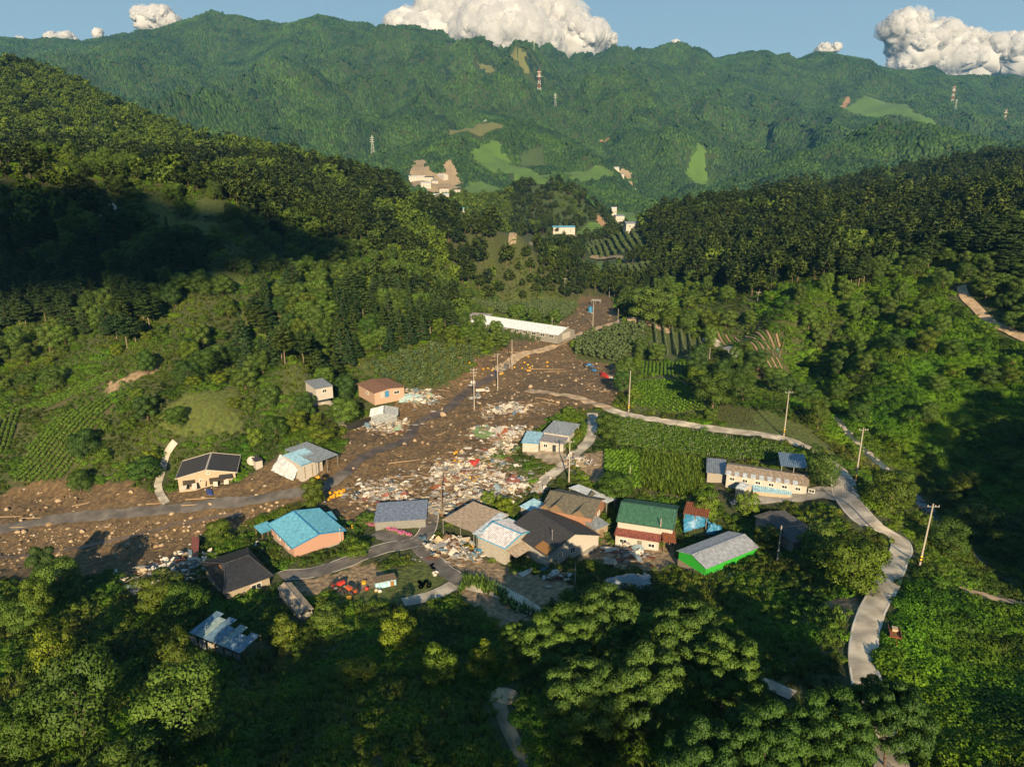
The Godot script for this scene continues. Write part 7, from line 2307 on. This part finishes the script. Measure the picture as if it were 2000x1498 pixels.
		for i in int(h[1] * h[1] * (4.0 if h[0].y > -148.0 and h[0].x > 5.0 else 8.0)):
			var q: Vector2 = centre + Vector2(rng.randfn(), rng.randfn() * 0.8) * h[1] * 0.62
			if zone_raw(q.x, q.y) == 8:
				continue
			var mound: float = 1.3 * exp(-q.distance_squared_to(centre) / (h[1] * h[1] * 0.45)) * (0.6 + 0.8 * noise.get_noise_2d(q.x * 0.4, q.y * 0.4) + 0.4)
			var s := 0.16 + 1.0 * pow(rng.randf(), 2.6)
			bits.append(Transform3D(Basis(rnd3(), rnd(0, 6)).scaled(Vector3(s * rnd(0.5, 2.2), s * 0.14, s)), at2(q, rnd(0.02, 0.25) + maxf(mound, 0.0) * rng.randf())))
			bit_c.append([Color(0.4, 0.29, 0.18), Color(0.66, 0.62, 0.55), Color(0.28, 0.18, 0.1), Color(0.6, 0.52, 0.4), Color(0.7, 0.68, 0.65), Color(0.42, 0.44, 0.46), Color(0.26, 0.08, 0.05)][mini(6, int(7.0 * pow(rng.randf(), 1.7)))] * rnd(0.7, 1.1))
	var chip := Shape.new()
	chip.box(Vector3.ZERO, Vector3.ONE)
	scatter("debris", chip.mesh(), mats["rubble"], bits, bit_c)
	# torn cloth, film and thin sheet, crumpled
	var rag := sheet_between(Vector3(-0.5, 0, 0.5), Vector3(0.5, 0.1, 0.4), Vector3(0.45, 0, -0.5), Vector3(-0.5, 0.2, -0.45), -0.3, 6, 0.5)
	var rags: Array[Transform3D] = []
	var rag_c := PackedColorArray()
	var poles_x: Array[Transform3D] = []
	var pole_c := PackedColorArray()
	for h in heaps:
		for i in int(h[1] * h[1] * (0.5 if h[0].y > -148.0 and h[0].x > 5.0 else 2.4)):
			var q: Vector2 = h[0] + Vector2(rng.randfn(), rng.randfn() * 0.8) * h[1] * 0.5
			var s := rnd(0.5, 2.0)
			rags.append(Transform3D(Basis(rnd3(), rnd(0, 1.2)) * Basis(Vector3.UP, rnd(0, 6)).scaled(Vector3(s, s * rnd(0.5, 1.4), s * rnd(0.5, 1.0))), at2(q, rnd(0.15, 0.9))))
			rag_c.append([Color(0.72, 0.7, 0.66), Color(0.66, 0.6, 0.5), Color(0.5, 0.42, 0.3), Color(0.34, 0.36, 0.38), Color(0.2, 0.13, 0.08), Color(0.14, 0.24, 0.33)][mini(5, int(6.0 * pow(rng.randf(), 2.3)))] * rnd(0.75, 1.1))
			if i % 2 == 0:
				poles_x.append(Transform3D(Basis(Vector3.UP, rnd(0, TAU)) * Basis(Vector3.FORWARD, rnd(-0.5, 0.5)).scaled(Vector3(rnd(1.0, 4.5), 1.6, 1.6)), at2(q + Vector2(rnd(-2, 2), rnd(-2, 2)), rnd(0.2, 0.8))))
				pole_c.append(Color(0.42, 0.31, 0.2) * rnd(0.6, 1.3))
	scatter("debris", rag, mats["rubble"], rags, rag_c)
	scatter("driftwood", stick.mesh(), mats["rubble"], poles_x, pole_c)
	# harvest crates
	var crate := crate_shape()
	for c in [[Vector2(-13.6, -178.7), 7.0, 24, "among the central wreckage"], [Vector2(-9.7, -171.5), 5.0, 14, "among the central wreckage"], [Vector2(-17.8, -186.1), 5.0, 6, "among the central wreckage"], [Vector2(-45.9, -165.6), 2.6, 12, "beside the road above the blue roofed house"], [Vector2(-12.4, -140), 2.6, 10, "under the open barn"], [Vector2(-10.1, -138.7), 2.0, 6, "under the open barn"], [Vector2(-53.3, -173), 2.0, 8, "at the foot of the tall farm shed"], [Vector2(8.6, -279.1), 12.0, 10, "strewn over the upper mud"], [Vector2(-8, -258.4), 8.0, 6, "strewn over the upper mud"], [Vector2(-38.7, -149.2), 3.0, 3, "right of the blue roofed house"]]:
		for i in c[2]:
			var q: Vector2 = c[0] + Vector2(rng.randfn(), rng.randfn() * 0.7) * c[1] * 0.5
			var o := single("crate", crate, yellow, "%s yellow harvest crate %s, %s" % ["tipped" if rng.randf() < 0.5 else "dirty", c[3], ("left" if q.x < c[0].x else "right") + (" rear" if q.y < c[0].y else " front")], "crate", "yellow crates " + c[3], at2(q, rnd(0.05, 0.4)))
			o.rotation = Vector3(rnd(-0.6, 0.6), rnd(0, TAU), rnd(-0.6, 0.6))
			o.scale = Vector3.ONE * rnd(1.1, 1.6)
	# single pieces one can point to
	var sheet := func(called: String, label: String, cat: String, a: Vector3, b: Vector3, p: Vector3, d: Vector3, m: Material, sag: float, crumple: float): single(called, sheet_between(a, b, p, d, sag, 12, crumple), m, label, cat)
	sheet.call("tarpaulin", "red plastic sheet crumpled at the right end of the crate heap", "tarpaulin", Vector3(-12.4, 3.9, -180.3), Vector3(-9.2, 4.3, -180.1), Vector3(-9, 3.1, -175.7), Vector3(-11.9, 3, -176.7), red, -0.8, 0.7)
	sheet.call("tarpaulin", "pale blue sheet draped over rubble beside the brown roofed house", "tarpaulin", Vector3(-38.2, 9.6, -225.8), Vector3(-31.4, 8.8, -227.3), Vector3(-31.7, 7.3, -224), Vector3(-38.5, 7.4, -222.4), mat("pale_tarp", 0.42, 0.62, 0.66, 0.6, 0.0, "wear", 0.4), -0.5, 0.4)
	sheet.call("shade_net", "black shade net stretched along the mud channel below the grey shed", "net", Vector3(-51.4, 7, -201.8), Vector3(-45.9, 6.3, -210.5), Vector3(-45.1, 4, -212.4), Vector3(-51, 4.9, -201.4), mat("black_net", 0.025, 0.025, 0.025, 0.8, 0.0, "wear", 0.5), -0.2, 0.3)
	sheet.call("roof_sheet", "brown fallen roof at the right end of the white heap", "roof", Vector3(-2, 3.6, -166), Vector3(0, 4.8, -169.1), Vector3(2.4, 4.2, -166.6), Vector3(0.5, 3.1, -163.6), mats["maroon_roof"], -0.1, 0.12)
	sheet.call("roof_sheet", "mossy green fallen roof lying on the mud left of the yard house", "roof", Vector3(-13.9, 4.3, -200.4), Vector3(-10.8, 5.8, -201.8), Vector3(-5, 5.5, -198), Vector3(-7.7, 4.4, -195.8), moss, -0.1, 0.15)
	sheet.call("roof_sheet", "large white fallen roof beside the mossy green one", "roof", Vector3(-7.8, 5, -197.8), Vector3(-4, 6.4, -202.1), Vector3(1.6, 6.1, -196.5), Vector3(-1.5, 4.7, -193.2), white, -0.1, 0.2)
	sheet.call("roof_sheet", "curled rusty roof sheet at the bottom of the rusty heap", "roof", Vector3(-79.9, -4, -137.6), Vector3(-72.4, -2.6, -131.3), Vector3(-72, -2.5, -129.2), Vector3(-78.9, -4, -135.1), rust, -0.8, 0.15)
	sheet.call("roof_sheet", "long maroon sheet standing upright beside the black tiled house", "roof", Vector3(-78.2, -3.7, -151.1), Vector3(-76, -3.5, -150.2), Vector3(-70.5, -2.6, -137.1), Vector3(-73.2, -3.3, -139.3), maroon, 0.1, 0.1)
	sheet.call("roof_sheet", "long pale blue sheet leaning beside the upright maroon one", "roof", Vector3(-76.4, -3.5, -144.9), Vector3(-74.9, -3.2, -143.8), Vector3(-70.6, -2.6, -134.9), Vector3(-72, -2.8, -135.3), steelblue, 0.1, 0.1)
	sheet.call("roof_sheet", "wavy grey blue roof sheet beside the wooden pole at the tin shed", "roof", Vector3(-24.1, 1.8, -160.3), Vector3(-17.5, 1.9, -155.7), Vector3(-18.1, 1, -153.2), Vector3(-23.2, 0.9, -156.2), mats["grey_roof"], -0.3, 0.5)
	sheet.call("plastic_film", "big heap covered with clear grey plastic film in the shade", "plastic cover", Vector3(18.7, 3.2, -121.7), Vector3(27.7, 3.5, -123), Vector3(27.3, 3.6, -117.4), Vector3(18.6, 2.7, -118.5), mat("plastic_film", 0.32, 0.38, 0.42, 0.35, 0.0, "wear", 0.3, 0.2), -1.6, 0.7)
	sheet.call("tarpaulin", "blue sheet on the ground at the corner of the white shed", "tarpaulin", Vector3(-8.5, 0.9, -137.6), Vector3(-6.8, 1.2, -136.3), Vector3(-6.7, 0.2, -135.8), Vector3(-8.2, 0.2, -136.6), mats["blue_tarp"], -0.4, 0.3)
	sheet.call("tarpaulin", "blue sheet lying in front of the cracked cream farmhouse", "tarpaulin", Vector3(-83.2, -0.8, -171.7), Vector3(-81.5, -0.5, -171.3), Vector3(-79.9, -1, -168.5), Vector3(-81.6, -1.1, -168.8), mat("deep_blue_tarp", 0.03, 0.07, 0.3, 0.5, 0.0, "wear", 0.4), -0.4, 0.3)
	sheet.call("door_leaf", "yellow fallen door on the ground beside the thin white pole", "door", Vector3(10.8, 1.3, -126.3), Vector3(12.2, 1.2, -128.8), Vector3(13.2, 1.3, -128), Vector3(11.8, 1.4, -125.5), mat("ochre_door", 0.6, 0.32, 0.03, 0.7, 0.0, "wear", 0.6), 0.0, 0.05)
	sheet.call("door_leaf", "blue fallen door in front of the black roofed house", "door", Vector3(5.7, 0.7, -130.4), Vector3(6.8, 0.7, -131), Vector3(7.6, 0.9, -129.3), Vector3(6.2, 0.9, -128.1), mats["blue_tarp"], 0.0, 0.05)
	sheet.call("roof_sheet", "white plastic sheet spread on the bare plot by the white shed", "sheet", Vector3(1.3, 0.5, -127.9), Vector3(4.4, 0.5, -130.2), Vector3(3.9, 0.6, -128.1), Vector3(2.3, 0.6, -126.2), white, 0.0, 0.12)
	sheet.call("roof_sheet", "pale green sheets lying in the grass below the green walled shed", "sheet", Vector3(41.8, 5.3, -119.3), Vector3(45.4, 5.5, -121.2), Vector3(45, 5.5, -120.1), Vector3(41.8, 5.4, -118), mint, 0.0, 0.12)
	sheet.call("tarpaulin", "red plastic bundle at the right edge of the upper mud", "tarpaulin", Vector3(35.5, 5.5, -268.2), Vector3(37.9, 6, -261.7), Vector3(37.7, 5.6, -257.5), Vector3(35.2, 5.2, -262.5), red, -1.0, 0.5)
	sheet.call("tarpaulin", "white plastic tail beside the red bundle", "tarpaulin", Vector3(38.1, 5.5, -262.9), Vector3(39.9, 5.6, -259), Vector3(39.7, 5.5, -257.1), Vector3(37.7, 5.4, -258.9), white, -0.4, 0.3)
	# vehicles
	var at_truck := Vector2(-10.8, -243.3)
	truck("small white pickup truck stranded beside the muddy road", at_truck, 0.1, mats["panel_white"], white, 0.02)
	truck("crushed grey pickup in front of the white truck", Vector2(-13.5, -234.9), 0.2, mat("dull_silver", 0.4, 0.42, 0.44, 0.5, 0.3, "wear", 0.5), mats["grey_roof"], 0.2)
	truck("dirty pale pickup half buried behind the white truck", Vector2(-14.8, -245.8), 1.4, mats["scrap_white"], mats["grey_roof"], -0.1)
	truck("dark pickup at the head of the muddy road", Vector2(-2.7, -267.6), 1.3, mat("dark_paint", 0.05, 0.055, 0.06, 0.5, 0.0, "", 1.0), mats["galvanised"], 0.0)
	var blue_paint := mat("tractor_blue", 0.03, 0.16, 0.42, 0.5, 0.0, "", 1.0)
	tractor("blue tractor with a canopy on the upper mud", Vector2(33, -271.6), -0.9, blue_paint, true)
	tractor("small blue and orange tractor left of the canopied one", Vector2(31.4, -278.7), 0.3, blue_paint, false)
	tractor("red farm tractor rusting in the weedy plot below the lane", Vector2(-35.7, -123.2), 0.6, red, false)
	tractor("orange red tiller machine right of the red tractor", Vector2(-32.1, -121.1), 2.5, mat("orange_paint", 0.34, 0.07, 0.02, 0.6, 0.0, "", 1.0), false)
	# water tank, dish, posts
	var s := Shape.new()
	s.tube(Vector3(0, -0.2, 0), Vector3(0, 3.2, 0), 1.3, 1.3, 18)
	for k in 3:
		s.tube(Vector3(0, 0.5 + k, 0), Vector3(0, 0.62 + k, 0), 1.36, 1.36, 18, false)
	single("water_tank", s.mesh(), mats["blue_tarp"], "blue cylindrical water tank beside the pole at the upper end of the mud", "tank", "", at2(Vector2(44.2, -385.1)))
	var dish := thing("satellite_dish", "big white satellite dish beside the tiny white hut", "satellite dish", at2(Vector2(-73.9, -181.6)), 0.5)
	s = Shape.new()
	var ring := 16
	for j in 5:
		for i in ring + 1:
			var rr := 1.3 * j / 4.0
			s.vert(Vector3(cos(TAU * i / ring) * rr, sin(TAU * i / ring) * rr, -0.35 + 0.35 * (rr / 1.3) ** 2), Vector3.BACK, Color.WHITE)
	for j in 4:
		for i in ring:
			var e := j * (ring + 1) + i
			s.k.append_array([e, e + ring + 1, e + 1, e + 1, e + ring + 1, e + ring + 2])
	var bowl := part("bowl", s.smooth_mesh(), mats["scrap_white"], dish)
	bowl.position = Vector3(0, 2.0, 0)
	bowl.rotation.x = -0.5
	s = Shape.new()
	s.tube(Vector3(0, -0.4, -0.3), Vector3(0, 1.9, -0.3), 0.07, 0.07, 6)
	part("post", s.mesh(), mats["galvanised"], dish)
	s = Shape.new()
	s.tube(Vector3(0, 1.2, 0.2), Vector3(0, 2.5, 1.1), 0.03, 0.03, 5)
	s.box(Vector3(0, 2.55, 1.12), Vector3(0.16, 0.16, 0.2))
	part("feed_arm", s.mesh(), mats["galvanised"], dish)


func build_yards():
	rng.seed = 800
	var wood: StandardMaterial3D = mats["old_wood"]
	# junk plot below the lane
	var t := thing("junk_hut", "low blue sided hut with a plank roof on the junk plot below the lane", "hut", at2(Vector2(-26.1, -124.4)), 0.35)
	var s := Shape.new()
	s.box(Vector3(0, 0.5, 0), Vector3(4.2, 1.9, 2.2))
	part("wall", s.mesh(), mats["light_blue_roof"], t)
	for i in 8:
		s = Shape.new()
		s.box(Vector3(-2.0 + i * 0.57, 1.5 + rnd(0, 0.05), 0), Vector3(0.52, 0.07, 2.6), Basis(Vector3.UP, rnd(-0.05, 0.05)))
		part("plank", s.mesh(), wood, t)
	s = Shape.new()
	s.box(Vector3(1.3, 0.5, 1.12), Vector3(0.8, 1.4, 0.06))
	part("door", s.mesh(), mats["rust_orange"], t)
	var tyre := Shape.new()
	for i in 20:
		for j in 9:
			var a := TAU * i / 20.0
			var b := TAU * j / 8.0
			tyre.vert(Vector3(cos(a) * (0.42 + 0.15 * cos(b)), 0.15 * sin(b), sin(a) * (0.42 + 0.15 * cos(b))), Vector3(cos(a) * cos(b), sin(b), sin(a) * cos(b)), Color.WHITE)
	for i in 20:
		for j in 8:
			var e := i * 9 + j
			var f := ((i + 1) % 20) * 9 + j
			tyre.k.append_array([e, e + 1, f, f, e + 1, f + 1])
	var tm := tyre.mesh()
	for q in [[846,1110], [844,1106]]:
		pass
	var spots := [[-16.8, -130], [-17.3, -131.3], [-18.9, -124.3], [-18.2, -123.5], [-17.7, -124.6], [-16.9, -123], [-18.5, -122.7]]
	for i in spots.size():
		var o := single("tyre", tm, mats["tyre"], ["old tyre lying at the lane edge above the white bags", "old tyre lying highest at the lane edge", "dark tyre in the weedy heap right of the junk hut"][mini(i, 2)], "tyre", "" if i < 2 else "tyres in the weedy heap", at2(Vector2(spots[i][0], spots[i][1]), 0.25))
		o.rotation = Vector3(rnd(-0.4, 0.4), 0, rnd(-0.4, 0.4))
	spots = [[-16.4, -128], [-15.9, -128.2], [-16.1, -127.2], [-29.5, -122.6], [-27.4, -121.9], [-26.6, -121.5], [-45.5, -121.7], [-57.8, -140.6], [-59.2, -142.1], [-59.3, -143.7], [-56.5, -139.1], [-58.9, -140.2]]
	for i in spots.size():
		s = Shape.new()
		s.ball(Vector3.ZERO, Vector3(0.45, 0.35, 0.4), 10, 7, noise, 0.3, 1.5)
		single("sack", s.smooth_mesh(), [mats["scrap_white"], mats["scrap_white"], mats["scrap_white"], mats["red_plastic"], mats["scrap_cream"], mats["scrap_white"], mats["scrap_white"], mats["red_plastic"], mats["galvanised"], mats["scrap_white"], mats["galvanised"], mats["red_plastic"]][i], ["white bag at the lane edge below the tyres", "white bag at the lane edge below the tyres", "white bag at the lane edge below the tyres", "red bag in front of the junk hut", "cream bag in front of the junk hut", "white bag in front of the junk hut", "white sack at the corner of the ruined shed", "red bundle in the yard left of the brick house", "silver pot in the yard left of the brick house", "white bundle in the yard left of the brick house", "low silver pot in the yard left of the brick house", "lowest red bundle in the yard left of the brick house"][i], "bag", "white bags below the tyres" if i < 3 else "", at2(Vector2(spots[i][0], spots[i][1]), 0.25))
	for q in [[Vector2(-30.6, -125), "yellow plastic tub on the bare ground of the junk plot", mats["crate_yellow"]], [Vector2(-32.3, -119.1), "yellow cover of a machine below the red tractor", mats["crate_yellow"]], [Vector2(3.4, -135.2), "grey water tub under the canopy of the white shed", mats["grey_block"]], [Vector2(5.4, -133.9), "dark barrel at the wall beside the white shed", mats["tyre"]]]:
		s = Shape.new()
		s.tube(Vector3(0, -0.1, 0), Vector3(0, 0.55, 0), 0.4, 0.5, 14)
		single("tub", s.mesh(), q[2], q[1], "tub", "", at2(q[0]))
	# stone slab and broken concrete by the lower path
	s = Shape.new()
	s.ball(Vector3.ZERO, Vector3(2.2, 0.8, 1.8), 12, 8, noise, 0.4, 1.3)
	single("concrete_block", s.smooth_mesh(), mats["scrap_cream"], "big broken slab of pale concrete at the head of the lower path", "slab", "", at2(Vector2(-1.1, -82.5), 0.2))
	# low wall along the plot between the black roofed house and the white shed
	var wall_line := smooth_line(pairs([4, -136.4, 6.7, -133.1, 9.2, -129.2]), 1.0)
	s = Shape.new()
	for i in wall_line.size() - 1:
		var a := at2(wall_line[i])
		var b := at2(wall_line[i + 1])
		s.box((a + b) * 0.5 + Vector3(0, 0.5, 0), Vector3(0.18, 2.0, a.distance_to(b) + 0.02), Basis.looking_at(b - a, Vector3.UP))
	single("garden_wall", s.mesh(), mats["grey_block"], "low grey block wall between the white shed and the black roofed house", "wall")
	# trailer by the lower road
	t = thing("trailer", "rusty farm trailer with scrap standing in the weeds right of the lower road", "trailer", at2(Vector2(57.2, -88.4), 0.1), 1.2)
	s = Shape.new()
	s.box(Vector3(0, 0.7, 0), Vector3(2.6, 0.12, 1.5))
	for z in [-0.74, 0.74]:
		s.box(Vector3(0, 0.95, z), Vector3(2.6, 0.4, 0.05))
	part("bed", s.mesh(), mats["rust"], t)
	for z in [-0.85, 0.85]:
		s = Shape.new()
		s.tube(Vector3(-0.3, 0.4, z - 0.1), Vector3(-0.3, 0.4, z + 0.1), 0.4, 0.4, 14)
		part("wheel", s.mesh(), mats["tyre"], t)
	s = Shape.new()
	s.box(Vector3(0.6, 0.95, 0.1), Vector3(0.9, 0.4, 0.8))
	part("load", s.mesh(), mats["scrap_cream"], t)
	s = Shape.new()
	s.tube(Vector3(-1.3, 0.7, 0), Vector3(-3.0, 0.4, 0), 0.06, 0.06, 6)
	part("drawbar", s.mesh(), mats["rust"], t)
	# rocks in the gully stream
	var rock: ArrayMesh = rock_shape(6)
	var line := smooth_line(pairs([100.6, -199.8, 102.1, -183, 104.7, -176, 106.9, -171.8, 107.4, -167.3, 107.1, -161.8]), 1.6)
	for i in line.size():
		if i > 40:
			break
		var q := line[i] + Vector2(rnd(-2, 2), rnd(-2, 2))
		var o := single("boulder", rock, mat("river_stone", 0.3, 0.29, 0.27, 0.8, 0.0, "wear", 0.6), "grey boulder in the stream bed of the dark gully", "boulder", "boulders in the stream bed of the gully", at2(q, 0.1))
		o.scale = Vector3.ONE * rnd(0.4, 1.1)
		o.rotation.y = rnd(0, TAU)
